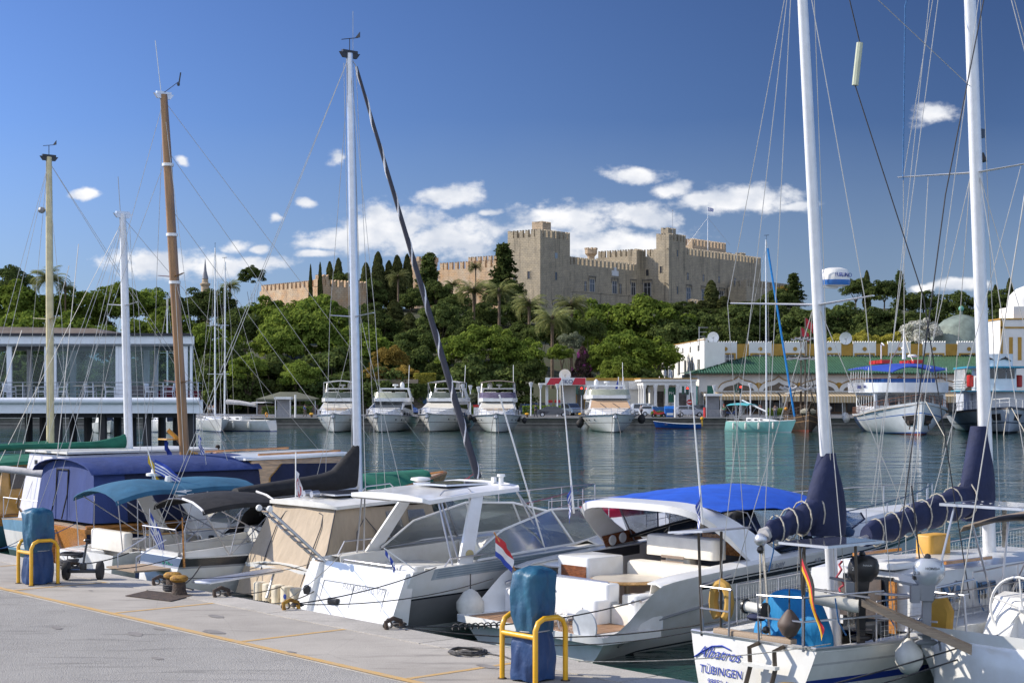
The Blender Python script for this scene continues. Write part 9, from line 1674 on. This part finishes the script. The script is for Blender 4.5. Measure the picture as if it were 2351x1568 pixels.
sc2 = thing('balance_scooter','two wheeled black balance scooter standing beside the left service post','scooter',tuple(W(-6.25,-.85,QZ)),R(0)); part('wheel',RUBBER,sc2,lambda m: m.lathe([(.1,-.05),(.17,-.045),(.18,0),(.17,.045),(.1,.05)],(.32,0,.18),20,axis='x')); part('wheel',RUBBER,sc2,lambda m: m.lathe([(.1,-.05),(.17,-.045),(.18,0),(.17,.045),(.1,.05)],(-.32,0,.18),20,axis='x')); part('footboard',BLACKP,sc2,lambda m: (rbox(m,-.27,.27,-.09,.09,.14,.2,.03),rbox(m,-.06,.06,-.06,.06,.2,.32,.03))); part('knee_bar',BLACKP,sc2,lambda m: (m.tube([(0,0,.3),(.03,.05,.55),(.06,.06,.72)],.022,7),m.ball((.06,.06,.74),.05,(1.5,.8,.7),8)))

# ---------- pavilion on piles
PV = thing('pavilion','white glazed restaurant pavilion on dark piles with railed terrace over the water','pavilion',(0,0,0)); PY_ = 80
xa,xb = -34,X(440,PY_); xr_ = X(464,PY_); zf,zc = Z(920,PY_),Z(790,PY_)
def pb(m,x0,px,y0,y1,z0,z1,dx=0): m.hexa([(x0,y0,z0),(X(px,y0) + dx,y0,z0),(X(px,y1) + dx,y1,z0),(x0,y1,z0),(x0,y0,z1),(X(px,y0) + dx,y0,z1),(X(px,y1) + dx,y1,z1),(x0,y1,z1)])
PW = mat('pavilion white steel',(.80,.82,.86),.4,var=.04); part('terrace_slab',PW,PV,lambda m: (pb(m,xa,466,PY_ - .6,PY_ + 12,zf - .62,zf - .02),m.tube([(xa,PY_ - .65,zf + .0),(xr_,PY_ - .65,zf + .0)],.17,10)),smooth=True)
part('roof_slab',PW,PV,lambda m: pb(m,xa,446,PY_ + .4,PY_ + 11,zc + .02,zc + .42),smooth=False); part('roof_edge',mat('near black trim',(.02,.02,.03),.5),PV,lambda m: pb(m,xa,443,PY_ + .3,PY_ + 11,zc + .42,zc + .56),smooth=False)
part('roof_awning',mat('brown awning',(.16,.13,.11),.8),PV,lambda m: m.hexa([(xa,PY_ + 1,zc + .5),(X(240,PY_),PY_ + 1,zc + .5),(X(225,PY_),PY_ + 8,zc + .5),(xa,PY_ + 8,zc + .5),(xa,PY_ + 1.5,zc + 1.05),(X(200,PY_),PY_ + 1.5,zc + .85),(X(190,PY_),PY_ + 8,zc + .85),(xa,PY_ + 8,zc + 1.1)]),smooth=False)
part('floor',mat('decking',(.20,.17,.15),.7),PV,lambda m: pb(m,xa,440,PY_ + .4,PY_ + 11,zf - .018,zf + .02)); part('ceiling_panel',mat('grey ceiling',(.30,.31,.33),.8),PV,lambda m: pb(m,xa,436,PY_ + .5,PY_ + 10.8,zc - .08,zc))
for px,w,d in ((12,.25,0),(103,.42,0),(118,.14,0),(262,.16,0),(274,.35,0),(352,.18,3),(420,.22,0),(433,.12,0),(60,.3,8),(160,.3,9),(330,.3,9),(400,.2,9),(-60,.3,0),(-130,.3,0)): part('column',PW,PV,lambda m: m.box(X(px,PY_ + d) - w / 2,X(px,PY_ + d) + w / 2,PY_ + .6 + d,PY_ + .75 + d,zf,zc),smooth=False)
for a,b in ((118,262),(274,345)): part('glass_panel',PAVGL,PV,lambda m: m.box(X(a,PY_),X(b,PY_),PY_ + .72,PY_ + .74,zf + .05,zc - .1),smooth=False)
part('glass_panel',PAVGL,PV,lambda m: m.box(xa,X(436,PY_ + 10.4),PY_ + 10.4,PY_ + 10.43,zf + .05,zc - .1),smooth=False)
for k in range(5): part('handrail',STEEL,PV,lambda m: m.tube([(xa,PY_ - .5,zf + .15 + .19 * k),(xr_ - .1,PY_ - .5,zf + .15 + .19 * k),(X(462,PY_ + 8),PY_ + 8,zf + .15 + .19 * k)],.024 if k == 4 else .011,5))
for k in range(14): part('baluster',STEEL,PV,lambda m: m.tube([(xr_ - .1 - 1.75 * k,PY_ - .5,zf - .05),(xr_ - .1 - 1.75 * k,PY_ - .5,zf + .92)],.025,5))
for k in range(12): part('pile',mat('dark pile',(.035,.032,.035),.6),PV,lambda m: m.tube([(X(440 - 34 * k,PY_ + .4 + 3.5 * (k % 3)),PY_ + .4 + 3.5 * (k % 3),z) for z in (-2,zf - .6)],.22,8))
part('under_beam',mat('near black trim',(.02,.02,.03),.5),PV,lambda m: pb(m,xa,430,PY_ + .3,PY_ + 11,zf - .85,zf - .62),smooth=False)
part('rear_bench',MAROON,PV,lambda m: m.box(X(280,PY_),X(420,PY_),PY_ + 4,PY_ + 4.6,zf,zf + .5))
ch0 = thing('terrace_chair','white armchair on the pavilion terrace','chair',(0,0,0),0,'white chairs on the pavilion terrace')
part('seat',PW,ch0,lambda m: rbox(m,-.24,.24,-.24,.24,.42,.46,.05)); part('backrest',PW,ch0,lambda m: m.rings([[(-.25 + .0,y,.46),(-.21,y,.46),(-.27,y * .95,.86),(-.31,y * .95,.86)] for y in (-.24,-.1,.1,.24)])); part('armrest',PW,ch0,lambda m: m.tube([(-.25,.25,.66),(.2,.25,.66),(.22,.25,.0)],.02,5)); part('armrest',PW,ch0,lambda m: m.tube([(-.25,-.25,.66),(.2,-.25,.66),(.22,-.25,.0)],.02,5))
for x,y in ((-.22,.22),(-.22,-.22)): part('leg',PW,ch0,lambda m: m.tube([(x,y,.44),(x - .06,y,0)],.02,5))
tb0 = thing('terrace_table','square table on the pavilion terrace','table',(0,0,0),0,'tables on the pavilion terrace'); part('tabletop',TABLE,tb0,lambda m: m.box(-.4,.4,-.4,.4,.72,.76)); part('pedestal',GREYP,tb0,lambda m: (m.tube([(0,0,0),(0,0,.72)],.04,6),m.lathe([(.25,0),(.25,.03)],n=12)))
for k,(px,rz,d,l) in enumerate(((18,0,.3,'white terrace chair at the far left end, nearest the picture edge'),(90,180,.3,'white terrace chair just right of the yellow mast'),(138,180,.3,'white terrace chair left part of the glass panel'),(165,180,1.6,'white terrace chair behind the middle of the glass panel'),(205,0,.3,'white terrace chair right part of the glass panel'),(250,0,.3,'white terrace chair left of the white mast'),(345,0,.3,'white terrace chair right of the white mast before the maroon bench'),(385,180,.3,'white terrace chair nearest the wooden mast'))):
    c = ch0 if k == 0 else copy_tree(ch0); c.location = (X(px,PY_),PY_ + d,zf + .02); c.rotation_euler = (0,0,R(rz + 10 * (k % 3 - 1))); c['label'] = l
for k,(px,l) in enumerate(((50,'terrace table left of the yellow mast'),(185,'terrace table behind the glass panel'),(228,'terrace table between two chairs left of the white mast'),(365,'terrace table before the maroon bench'))):
    c = tb0 if k == 0 else copy_tree(tb0); c.location = (X(px,PY_),PY_ + .5,zf + .02); c['label'] = l
part('tablecloth',MAROON,PV,lambda m: [m.box(X(p,PY_) - .5,X(p,PY_) + .5,PY_ + 1.2,PY_ + 2,zf + .25,zf + .78) for p in (300,388)])
person(500,1010,60,'person in blue shirt seated on a small boat left of the open water',(.08,.12,.25),(.06,.07,.1),z=1.0,pose='sit',rz=R(-90))
sb = thing('work_boat','small grey boat with rails carrying a seated person below the pavilion','boat',(X(470,60),60,0),R(10)); sbh = Hull(5,1.9,1.0,1.2,.8,.4,2.2,.3,0,.6,.8,1.5); sbh.build(sb,[0,.3,1],[1,0],[GELD,ANTIF],14); part('deck',NSLIP,sb,lambda m: sbh.deck(m,0,4.9,-.03,.03)); part('railing',STEEL,sb,lambda m: [rails(m,sbh,.2,4.8,s,.6,6,.02) for s in (1,-1)]); part('seat_box',GREYP,sb,lambda m: m.box(.5,1.6,-.4,.4,1.0,1.45)); part('lamp',WHITEP,sb,lambda m: m.ball((3.6,0,1.9),.12,n=8))
